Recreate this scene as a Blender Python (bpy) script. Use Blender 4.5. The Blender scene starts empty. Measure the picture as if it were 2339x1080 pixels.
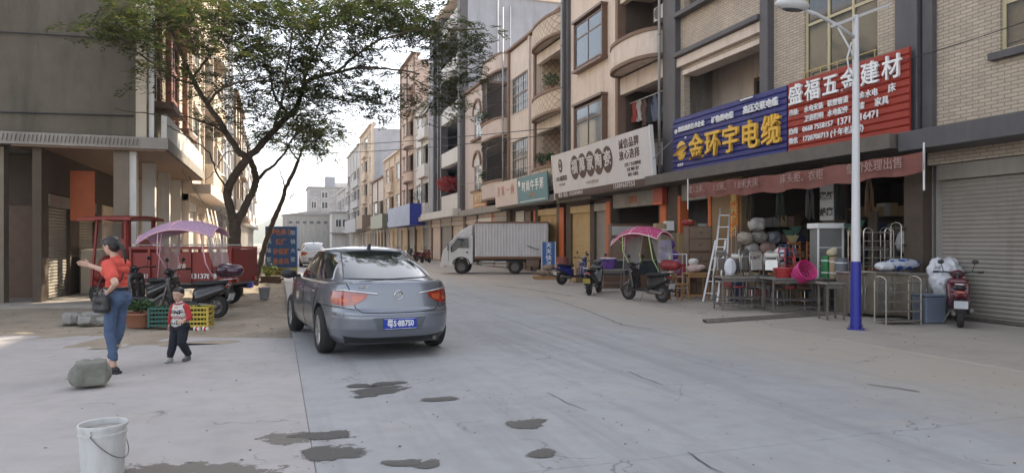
import bpy, bmesh, math, random
import numpy as np
from mathutils import Vector, Matrix
from mathutils.bvhtree import BVHTree
R = math.radians
PI = math.pi
S = bpy.context.scene
COL = S.collection
random.seed(7)

# ------------------------------------------------------------------ camera, world, sun, exposure
TH = R(18.5)            # the camera looks 18.5 degrees to the right of the street (+y runs along the street)
CAMZ = 1.6
cd = bpy.data.cameras.new('camera'); cam = bpy.data.objects.new('camera', cd); COL.objects.link(cam)
cam.location = (0, 0, CAMZ); cam.rotation_euler = (R(90), 0, -TH)
cd.sensor_fit = 'HORIZONTAL'; cd.sensor_width = 36; cd.lens = 1600/2339*36; cd.shift_y = 13/2339
cd.clip_start = .05; cd.clip_end = 6000
S.camera = cam
SUN_EL = R(40); SUN_AZ = R(60)      # azimuth from +y towards +x
wd = bpy.data.worlds.new('World'); S.world = wd; wd.use_nodes = True
nt = wd.node_tree; bg = nt.nodes['Background']
sky = nt.nodes.new('ShaderNodeTexSky'); sky.sky_type = 'NISHITA'; sky.sun_disc = False
sky.sun_elevation = SUN_EL; sky.sun_rotation = SUN_AZ
sky.air_density = 1.0; sky.dust_density = 2.0; sky.ozone_density = 1.0
hs = nt.nodes.new('ShaderNodeHueSaturation'); hs.inputs['Saturation'].default_value = .38      # thin white cloud takes most of the blue out of the sky
nt.links.new(sky.outputs[0], hs.inputs['Color']); nt.links.new(hs.outputs[0], bg.inputs[0]); bg.inputs[1].default_value = .15
sd = bpy.data.lights.new('sun', 'SUN'); sd.energy = 3.2; sd.angle = R(.6); sd.color = (1, .86, .66)
sun = bpy.data.objects.new('sun', sd); COL.objects.link(sun)
sdir = Vector((math.sin(SUN_AZ)*math.cos(SUN_EL), math.cos(SUN_AZ)*math.cos(SUN_EL), math.sin(SUN_EL)))
sun.rotation_euler = sdir.to_track_quat('Z', 'Y').to_euler()
vs = S.view_settings; vs.view_transform = 'Standard'; vs.look = 'None'; vs.gamma = 1; vs.use_curve_mapping = False
vs.exposure = 1.62
S.cycles.max_bounces = 6; S.cycles.diffuse_bounces = 3; S.cycles.glossy_bounces = 3
S.cycles.transmission_bounces = 5; S.cycles.transparent_max_bounces = 16; S.cycles.volume_bounces = 0
S.cycles.caustics_reflective = False; S.cycles.caustics_refractive = False

# ------------------------------------------------------------------ helpers
def W(px, Z):           # column of the photograph and distance -> plan position in metres
    X = (px-1169.5)/1600*Z
    return (X*math.cos(TH)+Z*math.sin(TH), -X*math.sin(TH)+Z*math.cos(TH))
def GR(px, py):         # ground point seen at a pixel
    return W(px, CAMZ*1600/(py-553))

def tag(o, label=None, cat=None, group=None, kind=None):
    if label: o['label'] = label
    if cat: o['category'] = cat
    if group: o['group'] = group
    if kind: o['kind'] = kind
    return o
def thing(name, label, cat, loc=(0,0,0), rz=0, group=None, rot=None):
    o = bpy.data.objects.new(name, None); COL.objects.link(o); o.empty_display_size = .1
    o.location = loc; o.rotation_euler = rot if rot else (0,0,rz)
    return tag(o, label, cat, group)
def link(name, me, mat=None, parent=None, loc=None, rot=None, scale=None):
    o = bpy.data.objects.new(name, me); COL.objects.link(o)
    if mat is not None and len(me.materials) == 0:
        for m in (mat if isinstance(mat, (list, tuple)) else [mat]): me.materials.append(m)
    if parent: o.parent = parent
    if loc is not None: o.location = loc
    if rot is not None: o.rotation_euler = rot
    if scale is not None: o.scale = scale
    return o
def kids(o): return [c for c in bpy.data.objects if c.parent is o]
def copy_tree(o, parent=None):
    c = o.copy(); COL.objects.link(c); c.parent = parent
    for ch in kids(o): copy_tree(ch, c)
    return c

class MB:
    def __init__(s): s.v = []; s.f = []; s.m = []; s.cur = 0
    def add(s, vs, fs):
        b = len(s.v); s.v += [tuple(p) for p in vs]
        for f in fs: s.f.append([b+i for i in f]); s.m.append(s.cur)
        return s
    def quad(s, a, b, c, d): return s.add([a,b,c,d], [(0,1,2,3)])
    def box(s, x0, x1, y0, y1, z0, z1):
        return s.add([(x0,y0,z0),(x1,y0,z0),(x1,y1,z0),(x0,y1,z0),(x0,y0,z1),(x1,y0,z1),(x1,y1,z1),(x0,y1,z1)],
              [(0,3,2,1),(4,5,6,7),(0,1,5,4),(1,2,6,5),(2,3,7,6),(3,0,4,7)])
    def tbox(s, c, size, rz=0, rx=0, ry=0):
        m = Matrix.Translation(c) @ Matrix.Rotation(rz,4,'Z') @ Matrix.Rotation(ry,4,'Y') @ Matrix.Rotation(rx,4,'X')
        h = [d/2 for d in size]
        vs = [m @ Vector((a*h[0],b*h[1],d*h[2])) for d in (-1,1) for (a,b) in ((-1,-1),(1,-1),(1,1),(-1,1))]
        return s.add(vs, [(0,3,2,1),(4,5,6,7),(0,1,5,4),(1,2,6,5),(2,3,7,6),(3,0,4,7)])
    def bar(s, p0, p1, w, h=None):
        h = h or w; p0 = Vector(p0); p1 = Vector(p1); d = p1-p0; L = d.length
        if L < 1e-6: return s
        q = d.to_track_quat('Z','Y').to_matrix()
        vs = [p0 + q @ Vector((a*w/2,b*h/2,t*L)) for t in (0,1) for (a,b) in ((-1,-1),(1,-1),(1,1),(-1,1))]
        return s.add(vs, [(0,3,2,1),(4,5,6,7),(0,1,5,4),(1,2,6,5),(2,3,7,6),(3,0,4,7)])
    def cyl(s, p0, p1, r0, r1=None, n=10, cap=True):
        r1 = r0 if r1 is None else r1; p0 = Vector(p0); p1 = Vector(p1); d = p1-p0
        q = d.to_track_quat('Z','Y').to_matrix()
        vs = []
        for p, r in ((p0,r0),(p1,r1)):
            for i in range(n):
                a = 2*PI*i/n; vs.append(p + q @ Vector((r*math.cos(a), r*math.sin(a), 0)))
        fs = [(i,(i+1)%n,n+(i+1)%n,n+i) for i in range(n)]
        if cap: fs += [tuple(range(n-1,-1,-1)), tuple(range(n,2*n))]
        return s.add(vs, fs)
    def tube(s, pts, r, n=6, closed=False, taper=None):
        pts = [Vector(p) for p in pts]; k = len(pts)
        if k < 2: return s
        vs = []; up = None
        for i, p in enumerate(pts):
            a = pts[(i-1)%k] if (closed or i > 0) else pts[i]; b = pts[(i+1)%k] if (closed or i < k-1) else pts[i]
            t = (b-a).normalized() if (b-a).length > 1e-9 else Vector((0,0,1))
            if up is None: up = Vector((0,0,1)) if abs(t.z) < .9 else Vector((1,0,0))
            sx = t.cross(up)
            if sx.length < 1e-4: sx = t.cross(Vector((1,0,0)))
            sx.normalize(); up = sx.cross(t).normalized()
            rr = r[i] if isinstance(r, (list,tuple)) else r
            for j in range(n):
                an = 2*PI*j/n; vs.append(p + sx*(rr*math.cos(an)) + up*(rr*math.sin(an)))
        fs = []
        for i in range(k if closed else k-1):
            i2 = (i+1)%k
            for j in range(n): fs.append((i*n+j, i*n+(j+1)%n, i2*n+(j+1)%n, i2*n+j))
        if not closed: fs += [tuple(range(n-1,-1,-1)), tuple(range((k-1)*n, k*n))]
        return s.add(vs, fs)
    def lathe(s, prof, n=20, c=(0,0,0), axis='Z', cap=True):
        vs = []
        for r, z in prof:
            for i in range(n):
                a = 2*PI*i/n; u, v = r*math.cos(a), r*math.sin(a)
                p = {'Z':(u,v,z),'Y':(u,z,v),'X':(z,u,v)}[axis]; vs.append((c[0]+p[0],c[1]+p[1],c[2]+p[2]))
        fs = []; k = len(prof)
        for j in range(k-1):
            for i in range(n): fs.append((j*n+i, j*n+(i+1)%n, (j+1)*n+(i+1)%n, (j+1)*n+i))
        if cap: fs += [tuple(range(n-1,-1,-1)), tuple(range((k-1)*n, k*n))]
        return s.add(vs, fs)
    def prism(s, pts, d0, d1, P=lambda a,b,c: (a,b,c)):      # polygon (a,b) extruded along c
        n = len(pts)
        vs = [P(a,b,d0) for a,b in pts] + [P(a,b,d1) for a,b in pts]
        fs = [tuple(range(n-1,-1,-1)), tuple(range(n,2*n))] + [(i,(i+1)%n,n+(i+1)%n,n+i) for i in range(n)]
        return s.add(vs, fs)
    def ell(s, c, r, n=12, k=8, M=None):
        vs = []; c = Vector(c)
        for j in range(k+1):
            t = PI*j/k
            for i in range(n):
                a = 2*PI*i/n; p = Vector((r[0]*math.sin(t)*math.cos(a), r[1]*math.sin(t)*math.sin(a), r[2]*math.cos(t)))
                vs.append(c + (M @ p if M else p))
        fs = []
        for j in range(k):
            for i in range(n): fs.append((j*n+i, (j+1)*n+i, (j+1)*n+(i+1)%n, j*n+(i+1)%n))
        return s.add(vs, fs)
    def cap(s, p0, p1, r0, r1=None, n=12):                  # capsule that tapers
        r1 = r0 if r1 is None else r1
        p0 = Vector(p0); p1 = Vector(p1); d = p1-p0; L = d.length
        q = d.to_track_quat('Z','Y').to_matrix() if L > 1e-6 else Matrix.Identity(3)
        prof = [(r0*math.sin(t), -r0*math.cos(t)) for t in [PI/2*i/4 for i in range(5)]]
        prof += [(r1*math.cos(t), L+r1*math.sin(t)) for t in [PI/2*i/4 for i in range(5)]]
        vs = []
        for r, z in prof:
            r = max(r, 1e-4)
            for i in range(n):
                a = 2*PI*i/n; vs.append(p0 + q @ Vector((r*math.cos(a), r*math.sin(a), z)))
        fs = []; k = len(prof)
        for j in range(k-1):
            for i in range(n): fs.append((j*n+i, j*n+(i+1)%n, (j+1)*n+(i+1)%n, (j+1)*n+i))
        fs += [tuple(range(n-1,-1,-1)), tuple(range((k-1)*n, k*n))]
        return s.add(vs, fs)
    def strip(s, A, B):                                     # quads between two equally long polylines
        n = len(A); return s.add(list(A)+list(B), [(i,i+1,n+i+1,n+i) for i in range(n-1)])
    def mesh(s, name, smooth=False):
        me = bpy.data.meshes.new(name); me.from_pydata(s.v, [], s.f)
        if any(s.m): me.polygons.foreach_set('material_index', s.m)
        if smooth:
            me.polygons.foreach_set('use_smooth', [True]*len(me.polygons))
            if smooth is not True: me.set_sharp_from_angle(angle=R(smooth))
        me.update(); return me
    def build(s, name, mat, parent=None, smooth=False, bevel=0, loc=None, rot=None):
        o = link(name, s.mesh(name, smooth), mat, parent, loc, rot)
        if bevel:
            b = o.modifiers.new('bevel','BEVEL'); b.width = bevel; b.segments = 2; b.limit_method = 'ANGLE'; b.angle_limit = R(40)
        return o
TS = bpy.data.scenes.new('workshop')           # empty side scene, only for making meshes quickly; removed at the end
def evaluated_mesh(o):
    TS.collection.objects.link(o)
    with bpy.context.temp_override(scene=TS, view_layer=TS.view_layers[0]):
        dg = bpy.context.evaluated_depsgraph_get(); dg.update()
        return bpy.data.meshes.new_from_object(o.evaluated_get(dg), depsgraph=dg)
def remesh(mb, name, vox, mat, parent=None, smooth=4, loc=None, sfac=.5):   # one continuous skin round the volumes in mb
    me = mb.mesh(name); t = bpy.data.objects.new('tmp', me)
    m = t.modifiers.new('r','REMESH'); m.mode = 'VOXEL'; m.voxel_size = vox
    if smooth:
        k = t.modifiers.new('s','SMOOTH'); k.iterations = smooth; k.factor = sfac
    r = evaluated_mesh(t)
    bpy.data.objects.remove(t); bpy.data.meshes.remove(me)
    r.name = name; r.polygons.foreach_set('use_smooth', [True]*len(r.polygons))
    return link(name, r, mat, parent, loc)
_tc = {}
def text_mesh(body, size=1, bold=0, depth=.004, align='CENTER', sx=1, spacing=1):
    key = (body,size,bold,depth,align,sx,spacing)
    if key in _tc: return _tc[key]
    t = bpy.data.curves.new('txt','FONT'); t.body = body; t.size = size; t.align_x = align; t.align_y = 'CENTER'
    t.extrude = depth; t.offset = bold; t.resolution_u = 2; t.space_character = spacing
    o = bpy.data.objects.new('txt', t)
    me = evaluated_mesh(o)
    bpy.data.objects.remove(o); bpy.data.curves.remove(t)
    if sx != 1: me.transform(Matrix.Scale(sx,4,(1,0,0)))
    _tc[key] = me; return me
def letters(body, mat, parent, loc, rot, size, bold=0, depth=.004, align='CENTER', sx=1, name='lettering', spacing=1):
    me = text_mesh(body,size,bold,depth,align,sx,spacing).copy(); me.materials.clear()
    return link(name, me, mat, parent, loc, rot)
FACE_L = (R(90),0,R(-90))      # lettering read by someone looking along +x (right-hand facades)
FACE_N = (R(90),0,0)           # lettering read by someone looking along +y

# ------------------------------------------------------------------ materials
_mc = {}
def rgb(h):
    c = [int(h[i:i+2],16)/255 for i in (0,2,4)]
    return tuple(x/12.92 if x <= .04045 else ((x+.055)/1.055)**2.4 for x in c)
def M(name, col, rough=.7, metal=0, var=.15, scale=2.5, bump=0, bscale=30, spec=.5, coat=0, dirt=0, dcol=(.10,.085,.065), alpha=1, dscale=1.2, trans=0):
    if name in _mc: return _mc[name]
    if isinstance(col, str): col = rgb(col)
    m = bpy.data.materials.new(name); m.use_nodes = True; t = m.node_tree; N = t.nodes; L = t.links
    p = N['Principled BSDF']; p.inputs['Roughness'].default_value = rough; p.inputs['Metallic'].default_value = metal
    p.inputs['Specular IOR Level'].default_value = spec; p.inputs['Coat Weight'].default_value = coat; p.inputs['Coat Roughness'].default_value = .06
    p.inputs['Alpha'].default_value = alpha; p.inputs['Transmission Weight'].default_value = trans
    tc = N.new('ShaderNodeTexCoord')
    n = N.new('ShaderNodeTexNoise'); n.inputs['Scale'].default_value = scale; n.inputs['Detail'].default_value = 5; n.inputs['Roughness'].default_value = .65
    L.new(tc.outputs['Object'], n.inputs['Vector'])
    mx = N.new('ShaderNodeMix'); mx.data_type = 'RGBA'
    mx.inputs['A'].default_value = (*[max(0,c*(1-var*1.6)) for c in col],1); mx.inputs['B'].default_value = (*[min(1,c*(1+var*1.6)) for c in col],1)
    L.new(n.outputs['Fac'], mx.inputs['Factor']); out = mx.outputs['Result']
    if dirt:
        n2 = N.new('ShaderNodeTexNoise'); n2.inputs['Scale'].default_value = dscale; n2.inputs['Detail'].default_value = 8; n2.inputs['Roughness'].default_value = .7
        mp = N.new('ShaderNodeMapping'); mp.inputs['Scale'].default_value = (1.7,1.7,.28); L.new(tc.outputs['Object'], mp.inputs['Vector']); L.new(mp.outputs[0], n2.inputs['Vector'])
        cr = N.new('ShaderNodeValToRGB'); cr.color_ramp.elements[0].position = .48; cr.color_ramp.elements[1].position = .72
        L.new(n2.outputs['Fac'], cr.inputs['Fac'])
        mu = N.new('ShaderNodeMath'); mu.operation = 'MULTIPLY'; mu.inputs[1].default_value = dirt; L.new(cr.outputs['Color'], mu.inputs[0])
        m2 = N.new('ShaderNodeMix'); m2.data_type = 'RGBA'; m2.inputs['B'].default_value = (*dcol,1)
        L.new(mu.outputs[0], m2.inputs['Factor']); L.new(out, m2.inputs['A']); out = m2.outputs['Result']
    L.new(out, p.inputs['Base Color'])
    if bump:
        b = N.new('ShaderNodeBump'); b.inputs['Strength'].default_value = bump; b.inputs['Distance'].default_value = .02
        n3 = N.new('ShaderNodeTexNoise'); n3.inputs['Scale'].default_value = bscale; n3.inputs['Detail'].default_value = 4
        L.new(tc.outputs['Object'], n3.inputs['Vector']); L.new(n3.outputs['Fac'], b.inputs['Height']); L.new(b.outputs[0], p.inputs['Normal'])
    _mc[name] = m; return m
def M_tile(name, col, mortar, bw=.24, bh=.07, rot=0, var=.1, rough=.6, msize=.012, bump=.5, dirt=.35, plane='YZ'):
    if name in _mc: return _mc[name]
    if isinstance(col,str): col = rgb(col)
    if isinstance(mortar,str): mortar = rgb(mortar)
    m = bpy.data.materials.new(name); m.use_nodes = True; t = m.node_tree; N = t.nodes; L = t.links; p = N['Principled BSDF']
    p.inputs['Roughness'].default_value = rough
    tc = N.new('ShaderNodeTexCoord'); sp = N.new('ShaderNodeSeparateXYZ'); L.new(tc.outputs['Object'], sp.inputs[0])
    ad = N.new('ShaderNodeMath'); ad.operation = 'ADD'; L.new(sp.outputs[0], ad.inputs[0]); L.new(sp.outputs[1], ad.inputs[1])
    cb = N.new('ShaderNodeCombineXYZ'); L.new(ad.outputs[0], cb.inputs[0]); L.new(sp.outputs[2], cb.inputs[1])
    mp = N.new('ShaderNodeMapping'); mp.inputs['Rotation'].default_value = (0,0,rot); L.new(cb.outputs[0], mp.inputs['Vector'])
    br = N.new('ShaderNodeTexBrick'); br.inputs['Scale'].default_value = 1; br.inputs['Brick Width'].default_value = bw; br.inputs['Row Height'].default_value = bh
    br.inputs['Mortar Size'].default_value = msize; br.inputs['Bias'].default_value = 0
    br.inputs['Color1'].default_value = (*[c*(1-var) for c in col],1); br.inputs['Color2'].default_value = (*[min(1,c*(1+var)) for c in col],1); br.inputs['Mortar'].default_value = (*mortar,1)
    if rot: br.offset = 0
    L.new(mp.outputs[0], br.inputs['Vector'])
    n2 = N.new('ShaderNodeTexNoise'); n2.inputs['Scale'].default_value = .9; n2.inputs['Detail'].default_value = 8; n2.inputs['Roughness'].default_value = .7
    L.new(tc.outputs['Object'], n2.inputs['Vector'])
    cr = N.new('ShaderNodeValToRGB'); cr.color_ramp.elements[0].position = .45; cr.color_ramp.elements[1].position = .75; L.new(n2.outputs['Fac'], cr.inputs['Fac'])
    mu = N.new('ShaderNodeMath'); mu.operation = 'MULTIPLY'; mu.inputs[1].default_value = dirt; L.new(cr.outputs['Color'], mu.inputs[0])
    m2 = N.new('ShaderNodeMix'); m2.data_type = 'RGBA'; m2.inputs['B'].default_value = (.12,.10,.08,1); L.new(mu.outputs[0], m2.inputs['Factor']); L.new(br.outputs['Color'], m2.inputs['A'])
    L.new(m2.outputs['Result'], p.inputs['Base Color'])
    b = N.new('ShaderNodeBump'); b.inputs['Strength'].default_value = bump; b.inputs['Distance'].default_value = .01; b.invert = True
    L.new(br.outputs['Fac'], b.inputs['Height']); L.new(b.outputs[0], p.inputs['Normal'])
    _mc[name] = m; return m
def M_emit(name, col, e):
    if name in _mc: return _mc[name]
    m = bpy.data.materials.new(name); m.use_nodes = True; p = m.node_tree.nodes['Principled BSDF']
    p.inputs['Base Color'].default_value = (*col,1); p.inputs['Emission Color'].default_value = (*col,1); p.inputs['Emission Strength'].default_value = e
    _mc[name] = m; return m
def M_leaf(name, cols, trans=.35):
    if name in _mc: return _mc[name]
    m = bpy.data.materials.new(name); m.use_nodes = True; t = m.node_tree; N = t.nodes; L = t.links
    p = N['Principled BSDF']; p.inputs['Roughness'].default_value = .55; p.inputs['Specular IOR Level'].default_value = .3
    g = N.new('ShaderNodeNewGeometry'); cr = N.new('ShaderNodeValToRGB')
    for i, c in enumerate(cols):
        e = cr.color_ramp.elements[i] if i < 2 else cr.color_ramp.elements.new(1)
        e.color = (*c,1)
    for i, e in enumerate(cr.color_ramp.elements): e.position = i/(len(cols)-1)
    L.new(g.outputs['Random Per Island'], cr.inputs['Fac']); L.new(cr.outputs[0], p.inputs['Base Color'])
    tr = N.new('ShaderNodeBsdfTranslucent'); L.new(cr.outputs[0], tr.inputs[0])
    ms = N.new('ShaderNodeMixShader'); ms.inputs[0].default_value = trans
    L.new(p.outputs[0], ms.inputs[1]); L.new(tr.outputs[0], ms.inputs[2]); L.new(ms.outputs[0], N['Material Output'].inputs[0])
    _mc[name] = m; return m

GLASS = M('window_glass', (.035,.045,.05), rough=.06, var=.3, spec=.9)
GLASSB = M('blue_window_glass', (.05,.09,.13), rough=.05, var=.3, spec=1.0)
DARK = M('dark_plaster', (.16,.13,.11), rough=.9, var=.2, dirt=.3)  # plain dark brown plaster with random mottling
BLACK = M('black_plastic', (.02,.02,.022), rough=.45, var=.2)
RUBBER = M('rubber', (.022,.021,.02), rough=.85, var=.25, scale=12, bump=.2)
STEEL = M('stainless_steel', (.42,.40,.37), rough=.32, metal=.85, var=.2, scale=6, dirt=.25)
DSTEEL = M('dull_steel', (.20,.18,.165), rough=.5, metal=.6, var=.25, scale=8, dirt=.35)
CHROME = M('chrome', (.75,.75,.76), rough=.12, metal=1, var=.05)
WHITEP = M('white_paint', (.72,.71,.69), rough=.5, var=.06, dirt=.15)
WHITET = M('white_lettering', (.80,.80,.80), rough=.55, var=.04)
CONC = M('raw_concrete', (.31,.285,.255), rough=.9, var=.18, bump=.3, bscale=25, dirt=.5)
ORANGE = M('red_orange_paint', (.55,.13,.035), rough=.6, var=.15, dirt=.25)
WOOD = M('light_wood', (.36,.20,.085), rough=.6, var=.25, scale=5)
DWOOD = M('dark_wood', (.11,.055,.03), rough=.5, var=.3, scale=5)
CARD = M('cardboard', (.36,.25,.14), rough=.85, var=.12)
# ------------------------------------------------------------------ ground, road, pavement
def M_concrete(name, col, dust=(.40,.34,.27), dust_x=None, streak=.5):
    m = bpy.data.materials.new(name); m.use_nodes = True; t = m.node_tree; N = t.nodes; L = t.links; p = N['Principled BSDF']
    g = N.new('ShaderNodeNewGeometry')
    def noise(scale, det=6, rough=.65, vec=None, mapping=None):
        n = N.new('ShaderNodeTexNoise'); n.inputs['Scale'].default_value = scale; n.inputs['Detail'].default_value = det; n.inputs['Roughness'].default_value = rough
        if mapping:
            mp = N.new('ShaderNodeMapping'); mp.inputs['Scale'].default_value = mapping; L.new(g.outputs['Position'], mp.inputs['Vector']); L.new(mp.outputs[0], n.inputs['Vector'])
        else: L.new(g.outputs['Position'], n.inputs['Vector'])
        return n.outputs['Fac']
    def ramp(f, a, b):
        c = N.new('ShaderNodeMapRange'); c.inputs['From Min'].default_value = a; c.inputs['From Max'].default_value = b; L.new(f, c.inputs['Value']); return c.outputs[0]
    def mix(f, A, B, k=1):
        x = N.new('ShaderNodeMix'); x.data_type = 'RGBA'
        if k != 1:
            u = N.new('ShaderNodeMath'); u.operation = 'MULTIPLY'; u.inputs[1].default_value = k; L.new(f, u.inputs[0]); f = u.outputs[0]
        L.new(f, x.inputs['Factor'])
        for s, v in (('A',A),('B',B)):
            if isinstance(v, tuple): x.inputs[s].default_value = (*v,1)
            else: L.new(v, x.inputs[s])
        return x.outputs['Result']
    c = mix(ramp(noise(.45), .3, .7), tuple(x*.86 for x in col), tuple(min(1,x*1.1) for x in col))
    c = mix(ramp(noise(3.2, 8), .45, .75), c, tuple(x*.72 for x in col), .55)
    c = mix(ramp(noise(1, 6, .6, mapping=(2.6,.14,1)), .5, .72), c, tuple(x*.66 for x in col), streak)     # worn lines along the traffic
    c = mix(ramp(noise(1.0, 9, .75, mapping=(.5,1.3,1)), .56, .70), c, dust, .5)
    c = mix(ramp(noise(60, 3), .62, .75), c, tuple(x*.55 for x in col), .5)
    if dust_x is not None:
        sp = N.new('ShaderNodeSeparateXYZ'); L.new(g.outputs['Position'], sp.inputs[0])
        ad = N.new('ShaderNodeMath'); ad.operation = 'MULTIPLY_ADD'; ad.inputs[1].default_value = 3.2; L.new(noise(.5,7), ad.inputs[0]); L.new(sp.outputs[0], ad.inputs[2])
        c = mix(ramp(ad.outputs[0], dust_x+.2, dust_x+2.6), c, dust, .75)
    # fine cracks
    vo = N.new('ShaderNodeTexVoronoi'); vo.feature = 'DISTANCE_TO_EDGE'; vo.inputs['Scale'].default_value = .55
    wr = N.new('ShaderNodeTexNoise'); wr.inputs['Scale'].default_value = 2.2; wr.inputs['Detail'].default_value = 6; L.new(g.outputs['Position'], wr.inputs['Vector'])
    va = N.new('ShaderNodeVectorMath'); va.operation = 'MULTIPLY_ADD'; va.inputs[1].default_value = (.9,.9,0); L.new(wr.outputs['Color'], va.inputs[0]); L.new(g.outputs['Position'], va.inputs[2]); L.new(va.outputs[0], vo.inputs['Vector'])
    ck = ramp(vo.outputs[0], .006, 0)
    mk = N.new('ShaderNodeMath'); mk.operation = 'MULTIPLY'; L.new(ck, mk.inputs[0]); L.new(ramp(noise(.7,3), .52, .6), mk.inputs[1])
    c = mix(mk.outputs[0], c, (.09,.085,.08), .7)
    L.new(c, p.inputs['Base Color']); 
    rg = N.new('ShaderNodeMapRange'); rg.inputs['To Min'].default_value = .62; rg.inputs['To Max'].default_value = .9; L.new(noise(2.5), rg.inputs['Value']); L.new(rg.outputs[0], p.inputs['Roughness'])
    b = N.new('ShaderNodeBump'); b.inputs['Strength'].default_value = .35; b.inputs['Distance'].default_value = .006; L.new(noise(90,4), b.inputs['Height']); L.new(b.outputs[0], p.inputs['Normal'])
    return m
ROADM = M_concrete('road_concrete', (.352,.350,.350), dust_x=6.8, streak=.7)
APRONM = M_concrete('apron_concrete', (.40,.372,.36), streak=.15)
PAVEM = M_concrete('pavement_concrete', (.38,.335,.29), dust=(.43,.36,.275), streak=.1)
DIRTM = M('bare_dirt', (.29,.24,.18), rough=.95, var=.35, scale=1.5, bump=.8, bscale=14, dirt=.5, dcol=(.38,.33,.27))
JOINT = M('joint_grit', (.19,.17,.15), rough=.95, var=.2)

g = MB(); g.quad((-650,-200,-.06),(650,-200,-.06),(650,1600,-.06),(-650,1600,-.06))
tag(g.build('ground', M('far_ground', (.22,.19,.15), rough=.95, var=.25, scale=.05)), kind='structure')
road = MB(); road.quad((.2,-12,-.022),(8.8,-12,-.022),(8.8,330,-.022),(.2,330,-.022))
road = tag(road.build('road', JOINT), kind='structure')
pav = MB(); pav.quad((8.72,-12,-.026),(22,-12,-.026),(22,330,-.026),(8.72,330,-.026))
pav = tag(pav.build('pavement', JOINT), kind='structure')
def slab(x0,x1,y0,y1,mat,parent,dz=0,gap=.004):
    b = MB(); x0 += gap; x1 -= gap; y0 += gap; y1 -= gap; e = .007
    b.add([(x0,y0,-.06),(x1,y0,-.06),(x1,y1,-.06),(x0,y1,-.06),(x0,y0,dz-e),(x1,y0,dz-e),(x1,y1,dz-e),(x0,y1,dz-e),(x0+e,y0+e,dz),(x1-e,y0+e,dz),(x1-e,y1-e,dz),(x0+e,y1-e,dz)],
          [(0,1,5,4),(1,2,6,5),(2,3,7,6),(3,0,4,7),(4,5,9,8),(5,6,10,9),(6,7,11,10),(7,4,8,11),(8,9,10,11)])
    return b.build('slab', mat, parent)
ys = [4.6+4.95*k for k in range(-3, 14)] + [110, 330]
for a, b in zip(ys, ys[1:]):
    slab(.25,4.5,a,b,ROADM,road,random.uniform(-.002,.002)); slab(4.5,8.75,a,b,ROADM,road,random.uniform(-.002,.002))
    slab(8.75,13.1,a,b,PAVEM,pav,.004+random.uniform(-.002,.002))
slab(13.1,21.5,-10,110,PAVEM,pav,.006)
# the concrete apron in front of the camera, on the left
ap = MB(); pts = [(.250,-12),(.250,12.25),(-1.0,12.75),(-3.1,13.7),(-7,15.1),(-16,17.5),(-16,-12)]
ap.prism(pts, -.06, .0)
tag(ap.build('concrete_apron', APRONM), kind='structure')
# bare earth between the apron and the left-hand shops
def hnoise(x,y): return .018*math.sin(x*1.7+y*.9)+.014*math.sin(x*3.1-y*2.3+1)+.010*math.sin(x*6.3+y*5.1)+.008*math.sin(y*8.7-x*4.4)
d = MB(); nx, ny = 46, 64; vs = []
for j in range(ny+1):
    for i in range(nx+1):
        x = -14+14.22*i/nx; y = 11.9+46*(j/ny)**1.3; h = -.03+hnoise(x,y)+.025
        if x > -.4: h -= .03*(x+.4)/.6
        h = min(h, .05)
        vs.append((x,y,h+random.uniform(-.006,.006)))
d.add(vs, [(j*(nx+1)+i, j*(nx+1)+i+1, (j+1)*(nx+1)+i+1, (j+1)*(nx+1)+i) for j in range(ny) for i in range(nx)])
tag(d.build('dirt_verge', DIRTM, smooth=True), kind='structure')
lp = MB(); lp.box(-3.4,.23,57.5,330,-.08,.03); lp.box(-9,-2.6,19.6,58,-.08,.075)
tag(lp.build('shop_forecourt', M_concrete('forecourt_concrete',(.33,.30,.265))), kind='structure')
# wet patches where water was spilt: thin films with ragged edges that dry out towards the rim
def M_wet(name, col, rough, full=.92):
    m = bpy.data.materials.new(name); m.use_nodes = True; t = m.node_tree; N = t.nodes; L = t.links; p = N['Principled BSDF']
    p.inputs['Base Color'].default_value = (*col,1); p.inputs['Roughness'].default_value = rough; p.inputs['Specular IOR Level'].default_value = .25
    tc = N.new('ShaderNodeTexCoord'); sp = N.new('ShaderNodeVectorMath'); sp.operation = 'MULTIPLY'; sp.inputs[1].default_value = (1,1,0); L.new(tc.outputs['Object'],sp.inputs[0])
    ln = N.new('ShaderNodeVectorMath'); ln.operation = 'LENGTH'; L.new(sp.outputs[0],ln.inputs[0])
    g = N.new('ShaderNodeNewGeometry'); n = N.new('ShaderNodeTexNoise'); n.inputs['Scale'].default_value = 5.5; n.inputs['Detail'].default_value = 9; n.inputs['Roughness'].default_value = .62; L.new(g.outputs['Position'],n.inputs['Vector'])
    a = N.new('ShaderNodeMath'); a.operation = 'MULTIPLY_ADD'; a.inputs[1].default_value = 1.9; L.new(n.outputs['Fac'],a.inputs[0]); L.new(ln.outputs['Value'],a.inputs[2])
    r = N.new('ShaderNodeMapRange'); r.inputs['From Min'].default_value = 1.78; r.inputs['From Max'].default_value = 1.66; r.inputs['To Max'].default_value = full; L.new(a.outputs[0],r.inputs['Value']); L.new(r.outputs[0],p.inputs['Alpha'])
    return m
WETM = M_wet('wet_concrete', (.095,.088,.08), .5); DAMPM = M_wet('damp_concrete', (.20,.18,.155), .7, .8)
disc = MB(); disc.lathe([(1.35,0),(.02,0)],32,cap=False); disc = disc.mesh('wet_patch')
def wet(px,py,rx,ry,rot,z,parent,mat):
    x,y = GR(px,py); me = disc.copy(); o = link('wet_patch', me, mat, parent, (x,y,z), (0,0,rot), (rx,ry,1)); return o
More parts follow.
